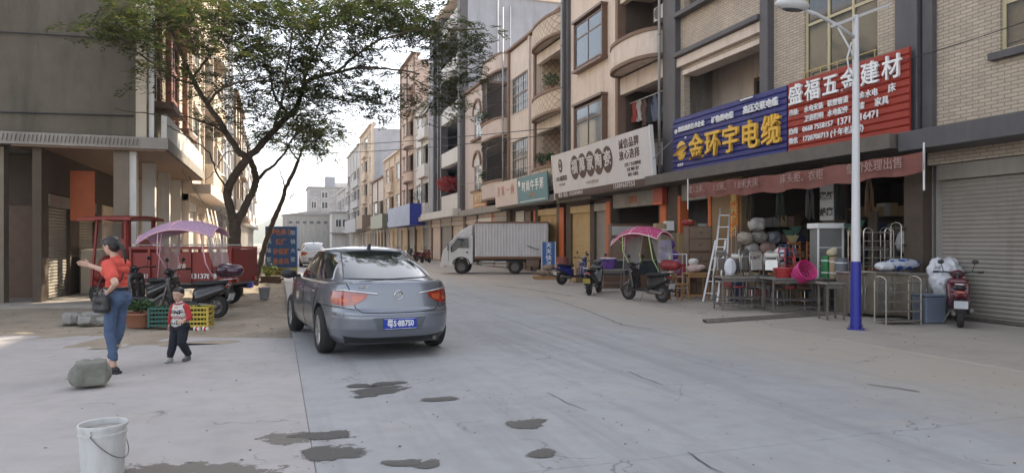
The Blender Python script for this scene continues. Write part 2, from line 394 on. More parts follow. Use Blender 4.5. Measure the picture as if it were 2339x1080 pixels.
for (px,py,rx,ry,rot) in [(862,893,.38,.26,.5),(822,881,.20,.14,.2),(885,876,.26,.13,.1),(1003,912,.26,.12,0),(742,994,.32,.15,-.2),(762,1034,.30,.23,0),(914,1058,.18,.10,0),(982,1060,.17,.10,.6),(1234,1036,.17,.11,.2),(1205,968,.22,.18,.3)]:
    wet(px,py,rx,ry,rot,.0065+.0004*(px%5),road,WETM)
apron = bpy.data.objects['concrete_apron']
wet(440,1080,.80,.30,-.32,.0045,apron,DAMPM); wet(660,1000,.28,.22,-.3,.0052,apron,DAMPM)
# long cracks that run across the slabs
CRK = M('crack', (.07,.065,.06), rough=.95)
def crack(pp, w, z, parent):
    P = [GR(*p) for p in pp]; out = []
    for (a,b) in zip(P,P[1:]):
        n = max(2,int(math.dist(a,b)/.18))
        for k in range(n): out.append((a[0]+(b[0]-a[0])*k/n+random.uniform(-.03,.03), a[1]+(b[1]-a[1])*k/n+random.uniform(-.03,.03)))
    out.append(P[-1]); m = MB(); A = []; B = []
    for k,(x,y) in enumerate(out):
        q = out[min(k+1,len(out)-1)]; r = out[max(k-1,0)]; dx, dy = q[0]-r[0], q[1]-r[1]; L = math.hypot(dx,dy) or 1
        ww = w*random.uniform(.3,1.3); A.append((x-dy/L*ww,y+dx/L*ww,z)); B.append((x+dy/L*ww,y-dx/L*ww,z))
    m.strip(A,B); return m.build('crack', CRK, parent)
crack([(1128,651),(1200,660),(1310,677)], .025, .0075, road)
crack([(1245,678),(1330,705),(1420,742),(1490,752)], .012, .0075, road)
crack([(1255,897),(1290,918),(1340,938)], .007, .0075, road)
crack([(1440,850),(1515,880)], .006, .0075, road)
crack([(1570,1030),(1600,1050),(1660,1085)], .006, .0075, road)
crack([(1985,878),(2100,895)], .012, .0095, pav)
# pebbles, dead leaves and scraps lying about
lm = MB()
def bit(x,y,z,s):
    a = random.uniform(0,6.3); h = s*random.uniform(.15,.5); k = random.uniform(.35,1)
    vs = [(x+s*math.cos(a+b)*(k if i%2 else 1), y+s*math.sin(a+b)*(k if i%2 else 1), z) for i,b in enumerate((0,1.57,3.14,4.7))]+[(x,y,z+h)]
    lm.add(vs, [(0,1,4),(1,2,4),(2,3,4),(3,0,4)])
for _ in range(150):
    px = random.uniform(1000,2339); py = random.choice((random.uniform(790,1080), random.uniform(850,960))); x,y = GR(px,py)
    if x < 12: bit(x,y,.006,random.uniform(.004,.014))
for _ in range(60):
    x,y = GR(random.uniform(100,1000),random.uniform(790,1080)); bit(x,y,.006,random.uniform(.005,.018))
for _ in range(200):
    x,y = random.uniform(8,12.5), random.uniform(6,30); bit(x,y,.008,random.uniform(.006,.03))
tag(lm.build('litter', M('litter_bits',(.10,.08,.06),rough=.9,var=.4,scale=9)), 'small dark leaves, grit and scraps scattered on the concrete', 'litter', kind='stuff')
lm = MB()
for _ in range(900):
    x = random.uniform(-6,.1); y = random.uniform(12.6,26)
    if y < 12.3-(x-.2)*.42: continue
    bit(x,y,.0+hnoise(x,y)-.005,random.uniform(.015,.06)*random.choice((.5,.7,1)))
tag(lm.build('gravel', M('gravel_bits',(.24,.21,.175),rough=.95,var=.4,scale=7)), 'grey gravel and rubble bits lying on the bare dirt', 'gravel', kind='stuff')
# far hill at the end of the street
h = MB(); vs = []; nx = 60
for j, (yy, k) in enumerate(((900,0),(1050,.75),(1250,1),(1500,.5))):
    for i in range(nx+1):
        x = -420+840*i/nx; vs.append((x,yy,-1+k*(38+16*math.sin(x/95+.4)+9*math.sin(x/37)+3*math.sin(x/13+j))))
h.add(vs, [(j*(nx+1)+i, j*(nx+1)+i+1, (j+1)*(nx+1)+i+1, (j+1)*(nx+1)+i) for j in range(3) for i in range(nx)])
tag(h.build('hill', M('hill_green',(.07,.09,.05),rough=.95,var=.3,scale=.03), smooth=True), kind='structure')
# ------------------------------------------------------------------ building kit
class Bld:
    def __init__(s, name, label, fx, y0, width, sgn=1, cat='building', group=None):
        s.r = thing(name, label, cat, (fx,y0,0), group=group); s.s = sgn; s.w = width
    def P(s,u,v,w): return (s.s*w,u,v)
    def box(s, name, mat, u0,u1,v0,v1,w0,w1, parent=None, bevel=0):
        b = MB(); x0, x1 = sorted((s.s*w0,s.s*w1)); b.box(x0,x1,u0,u1,v0,v1); return b.build(name, mat, parent or s.r, bevel=bevel)
    def boxes(s, name, mat, lst, parent=None):
        b = MB()
        for (u0,u1,v0,v1,w0,w1) in lst:
            x0, x1 = sorted((s.s*w0,s.s*w1)); b.box(x0,x1,u0,u1,v0,v1)
        return b.build(name, mat, parent or s.r)
    def wall(s, name, mat, u0,u1,v0,v1, ops=(), w=0, t=.25, parent=None):
        us = sorted({u0,u1,*[min(max(o[k],u0),u1) for o in ops for k in (0,1)]}); vs = sorted({v0,v1,*[min(max(o[k],v0),v1) for o in ops for k in (2,3)]})
        def solid(i,j):
            if i < 0 or j < 0 or i >= len(us)-1 or j >= len(vs)-1: return False
            a = (us[i]+us[i+1])/2; b = (vs[j]+vs[j+1])/2
            return not any(o[0] < a < o[1] and o[2] < b < o[3] for o in ops)
        m = MB(); P = s.P
        for i in range(len(us)-1):
            for j in range(len(vs)-1):
                if not solid(i,j): continue
                a,b,c,d = us[i],us[i+1],vs[j],vs[j+1]
                m.quad(P(a,c,w),P(b,c,w),P(b,d,w),P(a,d,w)); m.quad(P(a,c,w+t),P(a,d,w+t),P(b,d,w+t),P(b,c,w+t))
                if not solid(i-1,j): m.quad(P(a,c,w),P(a,d,w),P(a,d,w+t),P(a,c,w+t))
                if not solid(i+1,j): m.quad(P(b,c,w),P(b,c,w+t),P(b,d,w+t),P(b,d,w))
                if not solid(i,j-1): m.quad(P(a,c,w),P(a,c,w+t),P(b,c,w+t),P(b,c,w))
                if not solid(i,j+1): m.quad(P(a,d,w),P(b,d,w),P(b,d,w+t),P(a,d,w+t))
        return m.build(name, mat, parent or s.r)
    def window(s, u0,u1,v0,v1,w, cols=2, rows=1, fm=None, gm=None, fr=.06, dep=.06, bars=0, barm=None, split=None):
        m = MB(); P = s.P; sg = s.s
        def bx(a,b,c,d,e,f):
            x0,x1 = sorted((sg*e,sg*f)); m.box(x0,x1,a,b,c,d)
        bx(u0,u0+fr,v0,v1,w,w+dep); bx(u1-fr,u1,v0,v1,w,w+dep); bx(u0+fr,u1-fr,v0,v0+fr,w,w+dep); bx(u0+fr,u1-fr,v1-fr,v1,w,w+dep)
        hs = split or [v0+(v1-v0)*k/rows for k in range(1,rows)]
        cs = [u0+(u1-u0)*k/cols for k in range(1,cols)]
        for c in cs: bx(c-fr/2,c+fr/2,v0+fr,v1-fr,w+.004,w+dep-.004)
        eu = [u0]+cs+[u1]
        for h in hs:
            for a,b in zip(eu,eu[1:]): bx(a+fr*.55,b-fr*.55,h-fr/2,h+fr/2,w+.008,w+dep-.008)
        win = m.build('window', fm or WHITEP, s.r)
        ev = [v0]+hs+[v1]
        for a,b in zip(eu,eu[1:]):
            for c,d in zip(ev,ev[1:]):
                x0,x1 = sorted((sg*(w+dep*.45),sg*(w+dep*.6))); k = MB(); k.box(x0,x1,a+fr*.4,b-fr*.4,c+fr*.4,d-fr*.4)
                t = random.uniform(-.006,.006)
                k.v = [(x+t*(y-a)/(b-a)*1.0, y, z) for x,y,z in k.v]
                k.build('pane', gm or GLASS, win)
        if bars:
            k = MB(); n = bars
            for i in range(n+1):
                u = u0+(u1-u0)*i/n; k.bar(P(u,v0,w-.10),P(u,v1,w-.10),.018)
            for i in range(5):
                v = v0+(v1-v0)*i/4; k.bar(P(u0,v,w-.115),P(u1,v,w-.115),.022)
            k.build('security_bars', barm or WHITEP, win)
        return win
    def shutter(s, u0,u1,v0,v1,w,mat, pitch=.085):
        n = int((v1-v0)/pitch); A=[];B=[]
        for k in range(n*3+1):
            v = v0+(v1-v0)*k/(n*3); d = (.0,.02,.02)[k%3]; A.append(s.P(u0,v,w-d)); B.append(s.P(u1,v,w-d))
        m = MB(); m.strip(A,B); sh = m.build('roller_shutter', mat, s.r)
        s.box('shutter_housing', mat, u0-.03,u1+.03,v1+.005,v1+.32,w-.12,w+.12, sh)
        s.box('bottom_bar', DSTEEL, u0,u1,v0-.0,v0+.07,w-.05,w-.024, sh)
        return sh
    def arc(s, u0,u1,depth,n=18,power=2.6):       # plan curve that bulges towards the street
        c=(u0+u1)/2; a=(u1-u0)/2; out=[]
        for k in range(n+1):
            t = PI*k/n; cx, sx = math.cos(t), math.sin(t)
            out.append((c-a*math.copysign(abs(cx)**(2/power),cx), -depth*abs(sx)**(2/power)))
        return out
    def curved(s, name, mat, u0,u1,v0,v1,depth, t=.12, trim=None, slab=True, power=2.6, tr=.06):
        A = s.arc(u0,u1,depth,power=power); B = s.arc(u0+t,u1-t,max(.01,depth-t),power=power); P = s.P
        m = MB(); m.strip([P(u,v0,w) for u,w in A],[P(u,v1,w) for u,w in A]); m.strip([P(u,v1,w) for u,w in A],[P(u,v1,w) for u,w in B]); m.strip([P(u,v1,w) for u,w in B],[P(u,v0,w) for u,w in B])
        bal = m.build(name, mat, s.r, smooth=40)
        if slab:
            k = MB(); pts = s.arc(u0+.02,u1-.02,depth-.02,power=power)
            k.prism(pts, v0-.0, v0+.12, lambda a,b,c: s.P(a,c,b)); k.build('floor_slab', mat, bal)
        if trim:
            for v in (v0,v1):
                k = MB(); Q = s.arc(u0-.03,u1+.03,depth+tr,power=power)
                k.strip([P(u,v-.07,w) for u,w in Q],[P(u,v+.06,w) for u,w in Q]); k.strip([P(u,v+.06,w) for u,w in Q],[P(u,v+.06,w) for u,w in B]); k.strip([P(u,v-.07,w) for u,w in B],[P(u,v-.07,w) for u,w in Q])
                k.build('moulding', trim, bal, smooth=40)
        return bal
    def core(s, H, mat, back=1.6, depth=11, floors=(), smat=None, g=3.9, gdepth=7, inner=None):
        inner = inner or DARK
        s.box('rear_block', mat, 0,s.w,g,H,back,depth)
        for q in ((0,.2),(s.w-.2,s.w)):
            s.box('side_wall', smat or mat, *q,0,H,.26,back-.002); s.box('side_wall', smat or mat, *q,0,g-.002,back,depth)
        for f in floors: s.box('floor_slab', smat or mat, .2,s.w-.2,f-.14,f,.25,back-.002)
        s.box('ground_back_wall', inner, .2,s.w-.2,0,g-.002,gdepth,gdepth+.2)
    def ledge(s, v0=3.6, v1=3.9, out=1.0, mat=None, u0=0, u1=None):
        return s.box('canopy_ledge', mat or CONC, u0, s.w if u1 is None else u1, v0, v1, -out, .24, bevel=.01)

FX = 13.2
TAN = M_tile('tan_wall_tiles', (.50,.415,.32), (.27,.22,.175), .26, .075, msize=.010)
BRN = M_tile('brown_brick_tiles', (.115,.075,.055), (.05,.04,.035), .24, .085, msize=.014)
DIA = M_tile('diamond_wall_tiles', (.54,.43,.32), (.25,.20,.15), .26, .26, rot=R(45), msize=.018)
CREAM = M('cream_render', (.67,.56,.475), rough=.8, var=.08, dirt=.35, bump=.1)
CREAM2 = M('pale_cream_render', (.63,.545,.475), rough=.8, var=.08, dirt=.38, bump=.1)
PINK = M('pink_beige_render', (.58,.49,.44), rough=.85, var=.07, dirt=.35)
MAUVE = M('dark_grey_stone', (.085,.08,.085), rough=.55, var=.2, dirt=.3, dcol=(.16,.15,.15))
TRIMB = M('brown_trim', (.20,.125,.085), rough=.7, var=.15, dirt=.2)
GREYW = M('grey_cement_wall', (.335,.35,.39), rough=.95, var=.22, scale=.5, bump=.2, dirt=.6, dcol=(.16,.16,.17), dscale=.35)
WHITEW = M('white_tile_wall', (.60,.575,.54), rough=.6, var=.06, dirt=.3)
BFRAME = M('brown_window_frame', (.15,.085,.055), rough=.45, var=.15)
YFRAME = M('pale_yellow_frame', (.50,.43,.27), rough=.4, var=.08)
SHUTY = M('yellow_shutter_paint', (.52,.37,.17), rough=.5, metal=.15, var=.1, dirt=.25)
SHUTG = M('grey_shutter_paint', (.30,.275,.24), rough=.5, metal=.2, var=.1, dirt=.35)
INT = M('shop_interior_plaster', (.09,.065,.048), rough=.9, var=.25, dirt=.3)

# ---- hardware shop building under the blue and red signs
a = Bld('shop_building', 'tan tiled shop building with dark stone pillars behind the blue and red signs', FX, 11.5, 10.4)
a.core(19.9, CONC, back=1.9, floors=(4.2,8.0,12.0), g=3.9, gdepth=6.5, inner=INT)  # unseen top storeys raised to keep the sun off the left apron
a.wall('facade_wall', TAN, .55,4.8,3.9,19.9, [(1.2,3.6,4.9,8.3),(1.2,3.6,9.3,12.2),(1.2,3.6,13.2,15.6)])
a.wall('facade_wall', TAN, 5.15,9.6,3.9,19.9, [(5.35,9.4,4.9,7.45),(5.35,9.4,9.35,11.6),(5.35,9.4,13.2,15.4)])
for u0,u1 in ((-.02,.55),(4.8,5.15),(9.6,10.42)): a.box('stone_pillar', MAUVE, u0,u1,3.9,19.9,-.22,.26, bevel=.02)
for v in (7.92,9.28,11.9,13.15): a.box('dark_moulding', MAUVE, 5.15,9.6,v,v+.16,-.3,-.003, bevel=.02)
a.box('beam_step', CREAM, 5.15,9.6,7.60,7.90,-.16,-.003)
a.box('beam_step', CREAM, 5.36,9.39,7.30,7.448,-.06,.5)
bw = a.wall('recess_back_wall', CREAM, .2,10.2,4.2,12, [(5.9,7.9,4.3,7.0),(5.9,7.9,8.1,10.9)], w=1.7, t=.12)
for v0,v1 in ((4.3,7.0),(8.1,10.9)): a.window(5.9,7.9,v0,v1,1.72,2,2,DWOOD,GLASS,fr=.12,dep=.08,split=[v0+(v1-v0)*.62])
a.window(1.2,3.6,4.9,8.3,.05,3,1,YFRAME,GLASS,fr=.07,dep=.08,split=[7.3])
a.window(1.2,3.6,9.3,12.2,.05,3,1,YFRAME,GLASS,fr=.07,dep=.08,split=[11.3])
a.window(1.2,3.6,13.2,15.6,.05,3,1,YFRAME,GLASS,fr=.07,dep=.08)
k = MB()
for v in (5.45,5.75,6.05): k.bar((-.05,1.2,v),(-.05,3.6,v),.025)
for i in range(5): k.bar((-.05,1.25+.57*i,4.9),(-.05,1.25+.57*i,6.05),.02)
k.build('window_guard_rail', M('brass_rail',(.45,.36,.18),rough=.35,metal=.7), a.r)
a.ledge(3.58,3.9,.95,M('dark_weathered_ledge',(.13,.112,.095),rough=.9,var=.25,dirt=.4))
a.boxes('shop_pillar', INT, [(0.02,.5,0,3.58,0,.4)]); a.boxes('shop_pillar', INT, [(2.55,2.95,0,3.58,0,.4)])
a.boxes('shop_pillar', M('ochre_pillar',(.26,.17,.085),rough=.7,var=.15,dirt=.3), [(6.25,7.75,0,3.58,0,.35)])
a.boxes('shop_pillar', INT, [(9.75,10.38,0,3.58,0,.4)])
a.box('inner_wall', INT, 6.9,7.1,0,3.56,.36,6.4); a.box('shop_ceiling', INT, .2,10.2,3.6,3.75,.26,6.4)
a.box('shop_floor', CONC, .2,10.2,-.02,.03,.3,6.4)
for u in (7.78,9.58): a.box('red_door_trim', ORANGE, u,u+.16,0,3.2,-.03,.3)
a.box('shop_lintel', CONC, 7.96,9.57,3.02,3.57,.02,.3)
# couplet boards
def couplet(bl, u, v0, v1, w, text, wd=.42):
    c = bl.box('couplet_board', M('couplet_orange',(.60,.17,.03),rough=.55,var=.12), u-wd/2,u+wd/2,v0,v1,w-.03,w)
    n = len(text)
    for i,ch in enumerate(text):
        letters(ch, M('couplet_gold',(.75,.55,.16),rough=.5), c, (bl.s*(w-.036),u,v1-(v1-v0)*(i+.5)/n), FACE_L, min(wd*.8,(v1-v0)/n*.95), bold=.008)
couplet(a, 6.55, 1.75, 3.4, -.02, '生意兴隆达', .38)
s2 = a.box('hanging_price_board', M('grey_board',(.36,.35,.33),rough=.7), 2.52,2.98,2.15,3.35,-.06,-.03)
for i,ch in enumerate(('灯','路灯','蜂窝')): letters(ch, BLACK, s2, (-.066,2.75,3.15-.4*i), FACE_L, .22 if len(ch) > 1 else .26, bold=.008)

# ---- cream building with the bay windows and rounded balconies
b = Bld('shop_building', 'cream building with brown bay windows, rounded balconies and hanging laundry', FX, 21.9, 9.1)
b.core(18.4, CREAM, back=1.7, floors=(4.3,7.9,11.6), g=3.9, gdepth=5, inner=INT)  # top above the view made taller so its shade covers the foreground
ops = [(4.9,7.8,5.75,7.8),(4.9,7.8,9.45,11.6),(4.9,7.8,13.2,15.3)]
b.wall('facade_wall', CREAM, 3.95,8.75,3.9,18.4, ops)
b.box('stripe_pillar', TRIMB, 3.72,3.95,3.9,18.4,-.1,.26); b.box('stone_pillar', MAUVE, -.02,.12,3.9,18.4,-.12,.26)
b.box('stone_pillar', MAUVE, 8.75,8.95,3.9,18.4,-.16,.26); b.box('white_pillar', WHITEW, 8.953,9.1,3.9,18.4,-.1,.26)
for (u0,u1,v0,v1) in ops:
    b.window(u0+.05,u1-.05,v0+.1,v1-.1,-.22,2,1,BFRAME,GLASSB,fr=.07,dep=.06,split=[v1-.75])
    for q in [(u0-.06,u0+.045,v0,v1,-.26,-.003),(u1-.045,u1+.06,v0,v1,-.26,-.003),(u0-.1,u1+.1,v1+.002,v1+.11,-.34,-.003),(u0-.1,u1+.1,v0-.11,v0-.002,-.34,-.003)]: b.box('bay_board', BFRAME, *q)
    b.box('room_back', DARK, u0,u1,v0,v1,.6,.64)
    c = MB(); A=[];B=[]
    for k in range(17):
        u = u0+.1+(u1-u0)*.42*k/16; w = .18+.04*math.sin(k*1.9); A.append(b.P(u,v0+.05,w)); B.append(b.P(u,v1-.05,w))
    c.strip(A,B); c.build('curtain', M('green_curtain',(.10,.17,.14),rough=.9,var=.2), b.r, smooth=True)
bb = b.wall('recess_back_wall', BRN, .2,3.9,4.3,16, [(.5,1.5,4.4,7.0),(.5,1.5,8.0,10.6)], w=1.45, t=.2)
b.wall('recess_side_wall', BRN, 3.72,3.9,4.3,16,[],w=.26,t=1.18)
for v0,v1 in ((4.4,7.0),(8.0,10.6)): b.window(.5,1.5,v0,v1,1.5,1,2,DWOOD,GLASS,fr=.1,dep=.06)
for v in (4.3,8.3,12.0):
    b.curved('rounded_balcony', CREAM, .12,3.72,v,v+.95,.85 if v > 5 else .5,trim=TRIMB,power=2.3)
    b.box('balcony_beam', CREAM, .12,3.72,v-.75 if v > 5 else 3.91,v-.08,0,.25)
# air conditioner on the recess wall
ac = thing('air_conditioner', 'white air conditioner unit on the brown brick recess wall of an upper balcony', 'air conditioner', (FX+1.2, 23.9+.4, 10.35))
m = MB(); m.box(-.17,.17,-.42,.42,0,.55); m.build('casing', WHITEP, ac, bevel=.02)
m = MB(); m.lathe([(.22,-.19),(.22,-.172)],20,(0,.12,.28),'X'); m.build('fan_grille', BLACK, ac)
m = MB()
for i in range(7): m.bar((-.195,-.08,.12+.055*i),(-.195,.32,.12+.055*i),.012)
m.build('grille_bar', WHITEP, ac)
m = MB(); m.box(-.2,.25,-.4,-.36,-.06,-.003); m.box(-.2,.25,.36,.4,-.06,-.003); m.build('bracket', DSTEEL, ac)
m = MB(); m.tube([(-.05,-.3,.1),(-.1,-.34,-.4),(-.02,-.36,-.9),(.2,-.36,-1.1)],.025); m.build('drain_pipe', WHITEP, ac, smooth=True)
# laundry below it
rail = thing('laundry_pole', 'thin pole with laundry across the second floor balcony of the cream building', 'pole', (FX+.45,22.1,7.25))
m = MB(); m.cyl((0,0,0),(0,3.5,0),.018); m.build('pole', WHITEP, rail)
lc = [('dark garment',(.05,.05,.06)),('grey garment',(.16,.17,.19)),('rust orange garment',(.42,.12,.06)),('black garment',(.03,.03,.035)),('blue grey garment',(.12,.14,.2)),('brown garment',(.12,.07,.06)),('pale garment',(.4,.38,.36)),('red patterned garment',(.3,.06,.05))]
pos = ('closest to the stone pillar','second along from the stone pillar','third along from the stone pillar','fourth along from the stone pillar','fifth along from the stone pillar','sixth along from the stone pillar','seventh along from the stone pillar','farthest from the stone pillar')
for i in (2,1,0,4,3,5,6,7):
    j = (2,1,0,4,3,5,6,7).index(i); u = .3+.4*j; hgt = random.uniform(.7,1.25)
    m = MB(); rows=[]
    for r in range(8):
        z = -hgt*r/7; wd = (.10+.12*min(1,r/2))*random.uniform(.9,1.1)
        rows.append([(.05*math.sin(r*.9+q*1.3+i)+.02*math.sin(q*2.1), u+wd*(q-4)/4, z) for q in range(9)])
    for p_,q_ in zip(rows,rows[1:]): m.strip(p_,q_)
    rows2 = [[(x+.05,y,z) for x,y,z in r_] for r_ in rows]
    for p_,q_ in zip(rows2,rows2[1:]): m.strip(p_,q_)
    m.strip(rows[0],rows2[0]); m.strip(rows[-1],rows2[-1])
    tag(m.build('laundry_garment', M('cloth_%d'%i, lc[i][1], rough=.95, var=.25, scale=6), None, smooth=True, loc=(FX+.45,22.1,7.23)), '%s hanging on the balcony pole, %s'%(lc[i][0],pos[j]), 'clothes', 'laundry on the balcony')
b.ledge(3.58,3.9,.75,M('dark_weathered_ledge',(.13,.112,.095)),u1=5.2); b.ledge(3.45,3.9,.6,M('dark_weathered_ledge',(.13,.112,.095)),u0=5.203)
# ground floor of the cream building
for u0,u1 in ((0,.7),(4.55,5.0),(6.2,6.65),(8.8,9.1)): b.box('shop_pillar', INT, u0,u1,0,3.45,.02,.4)
b.box('shop_lintel', CONC, .7,4.55,3.0,3.57,.1,.35); 
for i in range(4): b.box('number_plate_bar', ORANGE, 2.5+.16*i,2.55+.16*i,3.14,3.42,.07,.095)
b.box('shop_ceiling', INT, .2,5,3.3,3.44,.42,4.9); b.box('inner_wall', INT, 5,5.15,0,3.44,.42,4.9)
b.box('red_panel', ORANGE, 4.6,4.95,0.7,3.3,-.02,.018); b.box('red_panel', ORANGE, .15,.55,1.6,2.95,-.02,.018)
rp = b.box('red_lantern_box', M('dark_red_board',(.33,.05,.03),rough=.5), .05,.7,2.95,3.55,-.22,-.02); b.box('gold_edge', ORANGE, .03,.72,2.95,3.02,-.235,-.222, rp)
b.shutter(6.66,8.78,.02,2.95,.12,SHUTY); b.shutter(5.02,6.18,.02,2.95,.14,SHUTG)
b.box('lintel', INT, 5.0,8.8,3.28,3.449,.02,.4)

# ---- building with diamond tiles and barred windows
c = Bld('shop_building', 'low cream building with diamond pattern tiles, barred windows and rounded balconies', FX, 31.0, 9.2)
c.core(12.7, CREAM2, back=1.7, floors=(4.3,7.9,11.6), g=3.9, gdepth=5, inner=INT)
ops = [(5.7,8.5,5.3,7.5),(5.7,8.5,9.1,11.2)]
c.wall('facade_wall', CREAM2, 4.3,9.2,3.9,12.9, ops)
for u in (4.3,5.15,8.75): c.box('stripe_pillar', TRIMB if u != 5.15 else PINK, u,u+.22,3.9,12.95,-.12,-.003)
for (u0,u1,v0,v1) in ops: c.window(u0,u1,v0,v1,.05,3,2,BFRAME,GLASS,fr=.07,dep=.06,bars=9,barm=M('pale_bars',(.5,.45,.38),rough=.5))
c.wall('recess_back_wall', DIA, .2,4.25,4.3,11.6, [(1.2,2.4,5.3,7.0),(1.2,2.4,9.0,10.7)], w=1.45, t=.2)
c.wall('recess_side_wall', DIA, 4.1,4.28,4.3,11.6,[],w=.26,t=1.18)
for v0,v1 in ((5.3,7.0),(9.0,10.7)): c.window(1.2,2.4,v0,v1,1.5,2,1,DWOOD,GLASS,fr=.08,dep=.06)
for v in (4.3,8.0,11.7):
    c.curved('rounded_balcony', DIA, .1,4.25,v,v+1.05,.6,trim=TRIMB,power=2.3)
    c.box('balcony_beam', CREAM2, .1,4.25,v-.6 if v > 5 else 3.91,v-.08,0,.25)
c.box('roof_slab', TRIMB, -.05,9.2,12.952,13.08,-.2,11)
c.box('stone_pillar', MAUVE, -.1,.1,3.9,13.6,-.25,.2)
c.ledge(3.55,3.9,.7,M('dark_weathered_ledge',(.13,.112,.095)))
for u0,u1 in ((0,.3),(1.1,1.5),(4.1,4.5),(8.9,9.2)): c.box('shop_pillar', DWOOD if u0 == 1.1 else INT, u0,u1,0,3.55,.02,.4)
c.box('red_panel', ORANGE, .55,1.08,.3,3.3,.0,.04); c.shutter(1.52,4.08,.02,3.0,.14,SHUTY)
c.box('red_panel', ORANGE, 4.5,4.75,.3,3.3,.0,.04); c.box('brown_panel', DWOOD, 5.5,6.4,0,3.3,.1,.16)
for i in range(22): c.box('louvre_slat', WHITEP, 6.6,8.0,1.0+.11*i,1.075+.11*i,.08,.14)
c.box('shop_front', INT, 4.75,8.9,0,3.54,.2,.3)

# ---- pink building with arched windows and caged balconies
d = Bld('shop_building', 'pinkish building with small arched windows and iron caged rounded balconies', FX, 40.2, 10.4)
d.core(12.3, PINK, back=1.7, floors=(4.3,8.0), g=3.9, gdepth=5, inner=INT)
ops = [(5.9,7.7,5.2,6.9),(5.9,7.7,8.8,10.5)]
d.wall('facade_wall', PINK, 5.4,10.2,3.9,12.4, ops)
for (u0,u1,v0,v1) in ops:
    d.window(u0,u1,v0,v1,.05,2,3,WHITEP,GLASS,fr=.06,dep=.06)
    k = MB(); n = 14; cu = (u0+u1)/2; r0,r1 = (u1-u0)/2, (u1-u0)/2+.18
    o_ = [d.P(cu-r1*math.cos(PI*i/n), v1+r1*1.0*math.sin(PI*i/n), -.12) for i in range(n+1)]; i_ = [d.P(cu-r0*math.cos(PI*i/n), v1+r0*1.0*math.sin(PI*i/n), -.12) for i in range(n+1)]
    k.strip(o_,i_); k.strip([(x+.12*1,y,z) for x,y,z in o_],o_); k.strip(i_,[(x+.12*1,y,z) for x,y,z in i_]); k.build('arch_moulding', TRIMB, d.r)
    d.box('arch_infill', WHITEW, u0,u1,v1+.002,v1+.5,-.03,-.002); d.box('window_sill', TRIMB, u0-.2,u1+.2,v0-.16,v0-.002,-.25,-.002)
d.wall('recess_back_wall', PINK, .2,5.38,4.3,12.2,[(1.2,3.6,4.4,7.0),(1.2,3.6,8.1,10.8)],w=1.5,t=.15)
for v0,v1 in ((4.4,7.0),(8.1,10.8)): d.window(1.2,3.6,v0,v1,1.52,3,2,DWOOD,GLASS,fr=.08,dep=.06)
IRON = M('dark_iron', (.05,.04,.035), rough=.6, var=.3)
for v,vt in ((4.3,7.9),(8.1,12.0)):
    bal = d.curved('rounded_balcony', PINK, .15,5.0,v,v+1.1,.55,trim=TRIMB,power=2.3)
    k = MB(); A = d.arc(.25,4.9,.49,n=46,power=2.3)
    for (u,w) in A: k.bar(d.P(u,v+1.1,w),d.P(u,vt,w),.022)
    for q in (0,.33,.66,1): k.tube([d.P(u,v+1.1+(vt-v-1.1)*q,w) for u,w in A],.02,4)
    for (p_,q_) in zip(A[::3],A[3::3]):
        cx,cw = (p_[0]+q_[0])/2,(p_[1]+q_[1])/2
        k.tube([d.P(cx+.13*math.cos(2*PI*i/8),vt-.18+.16*math.sin(2*PI*i/8),cw-.03) for i in range(8)],.016,4,closed=True)
    k.build('iron_cage', IRON, bal)
d.curved('roof_parapet', PINK, .15,5.0,12.1,13.1,.55,trim=TRIMB,power=2.3)
d.box('roof_cornice', TRIMB, 5.35,10.4,12.402,12.56,-.22,3); d.box('stone_pillar', MAUVE, 10.2,10.62,3.9,13.3,-.3,.26)
d.ledge(3.5,3.9,.5)
for u0,u1 in ((0,.4),(3.2,3.6),(6.8,7.2),(10,10.4)): d.box('shop_pillar', ORANGE if u0 == 3.2 else INT, u0,u1,0,3.5,.02,.4)
for i,(u0,u1) in enumerate(((.4,3.2),(3.6,6.8),(7.2,10))): d.shutter(u0,u1,.02,2.9,.14,(SHUTG,WHITEP,CREAM2)[i])
d.box('lintel', CREAM, .4,10,3.25,3.49,.05,.3)

# ---- tall grey block with dark frames
e = Bld('apartment_block', 'tall unrendered grey block with dark and white frames and white balcony parapets', FX, 50.62, 12.3)
e.core(20.2, GREYW, back=1.7, depth=17, floors=(4.4,7.9,11.4,14.9,18.4), g=3.9, gdepth=5, inner=INT)
for u0,u1 in ((.02,.75),(6.4,6.75),(7.5,7.85),(9.3,9.65)): e.box('dark_frame', MAUVE, u0,u1,3.9,20.6,-.35,.24)
for u0,u1 in ((6.75,7.0),(7.85,8.1),(9.65,10.0)): e.box('white_frame', WHITEW, u0+.003,u1,3.9,20.4,-.28,.24)
for v in (4.4,7.9,11.4,14.9,18.4):
    e.box('balcony_parapet', WHITEW, .75,6.4,v-.2,v+.95,-.3,-.12); e.box('balcony_floor', WHITEW, .75,6.4,v-.25,v-.05,-.118,.26)
    e.box('wall_panel', WHITEW, 8.1,9.3,v-.3,v+.9,-.05,.2); e.window(8.12,9.28,v+.95,v+3.1,.05,2,2,WHITEP,GLASS,fr=.06)
    e.box('wall_panel', GREYW, 10.0,12.3,v-.3,v+3.2,-.05,.2); e.window(1.3,4.4,v+.2,v+2.7,1.62,4,1,WHITEP,GLASS,fr=.06)
e.ledge(3.55,4.1,.9,WHITEW)
m = MB(); m.tube([(2.6,-.09,4),(2.6,-.09,20.4)],.055,8); m.tube([(3.6,-.07,13),(3.6,-.07,19.5)],.04,8); m.build('drain_pipe', WHITEP, e.r, smooth=True)
for w in (6,11): 
    k = MB(); k.box(w,w+1.2,-.045,-.003,14.6,15.8); k.build('side_window', WHITEP, e.r); k = MB(); k.box(w+.08,w+1.12,-.06,-.047,14.68,15.72); k.build('pane', GLASS, e.r)
e.box('roof_slab', CREAM, -.15,12.4,20.202,20.4,-.6,17.2)
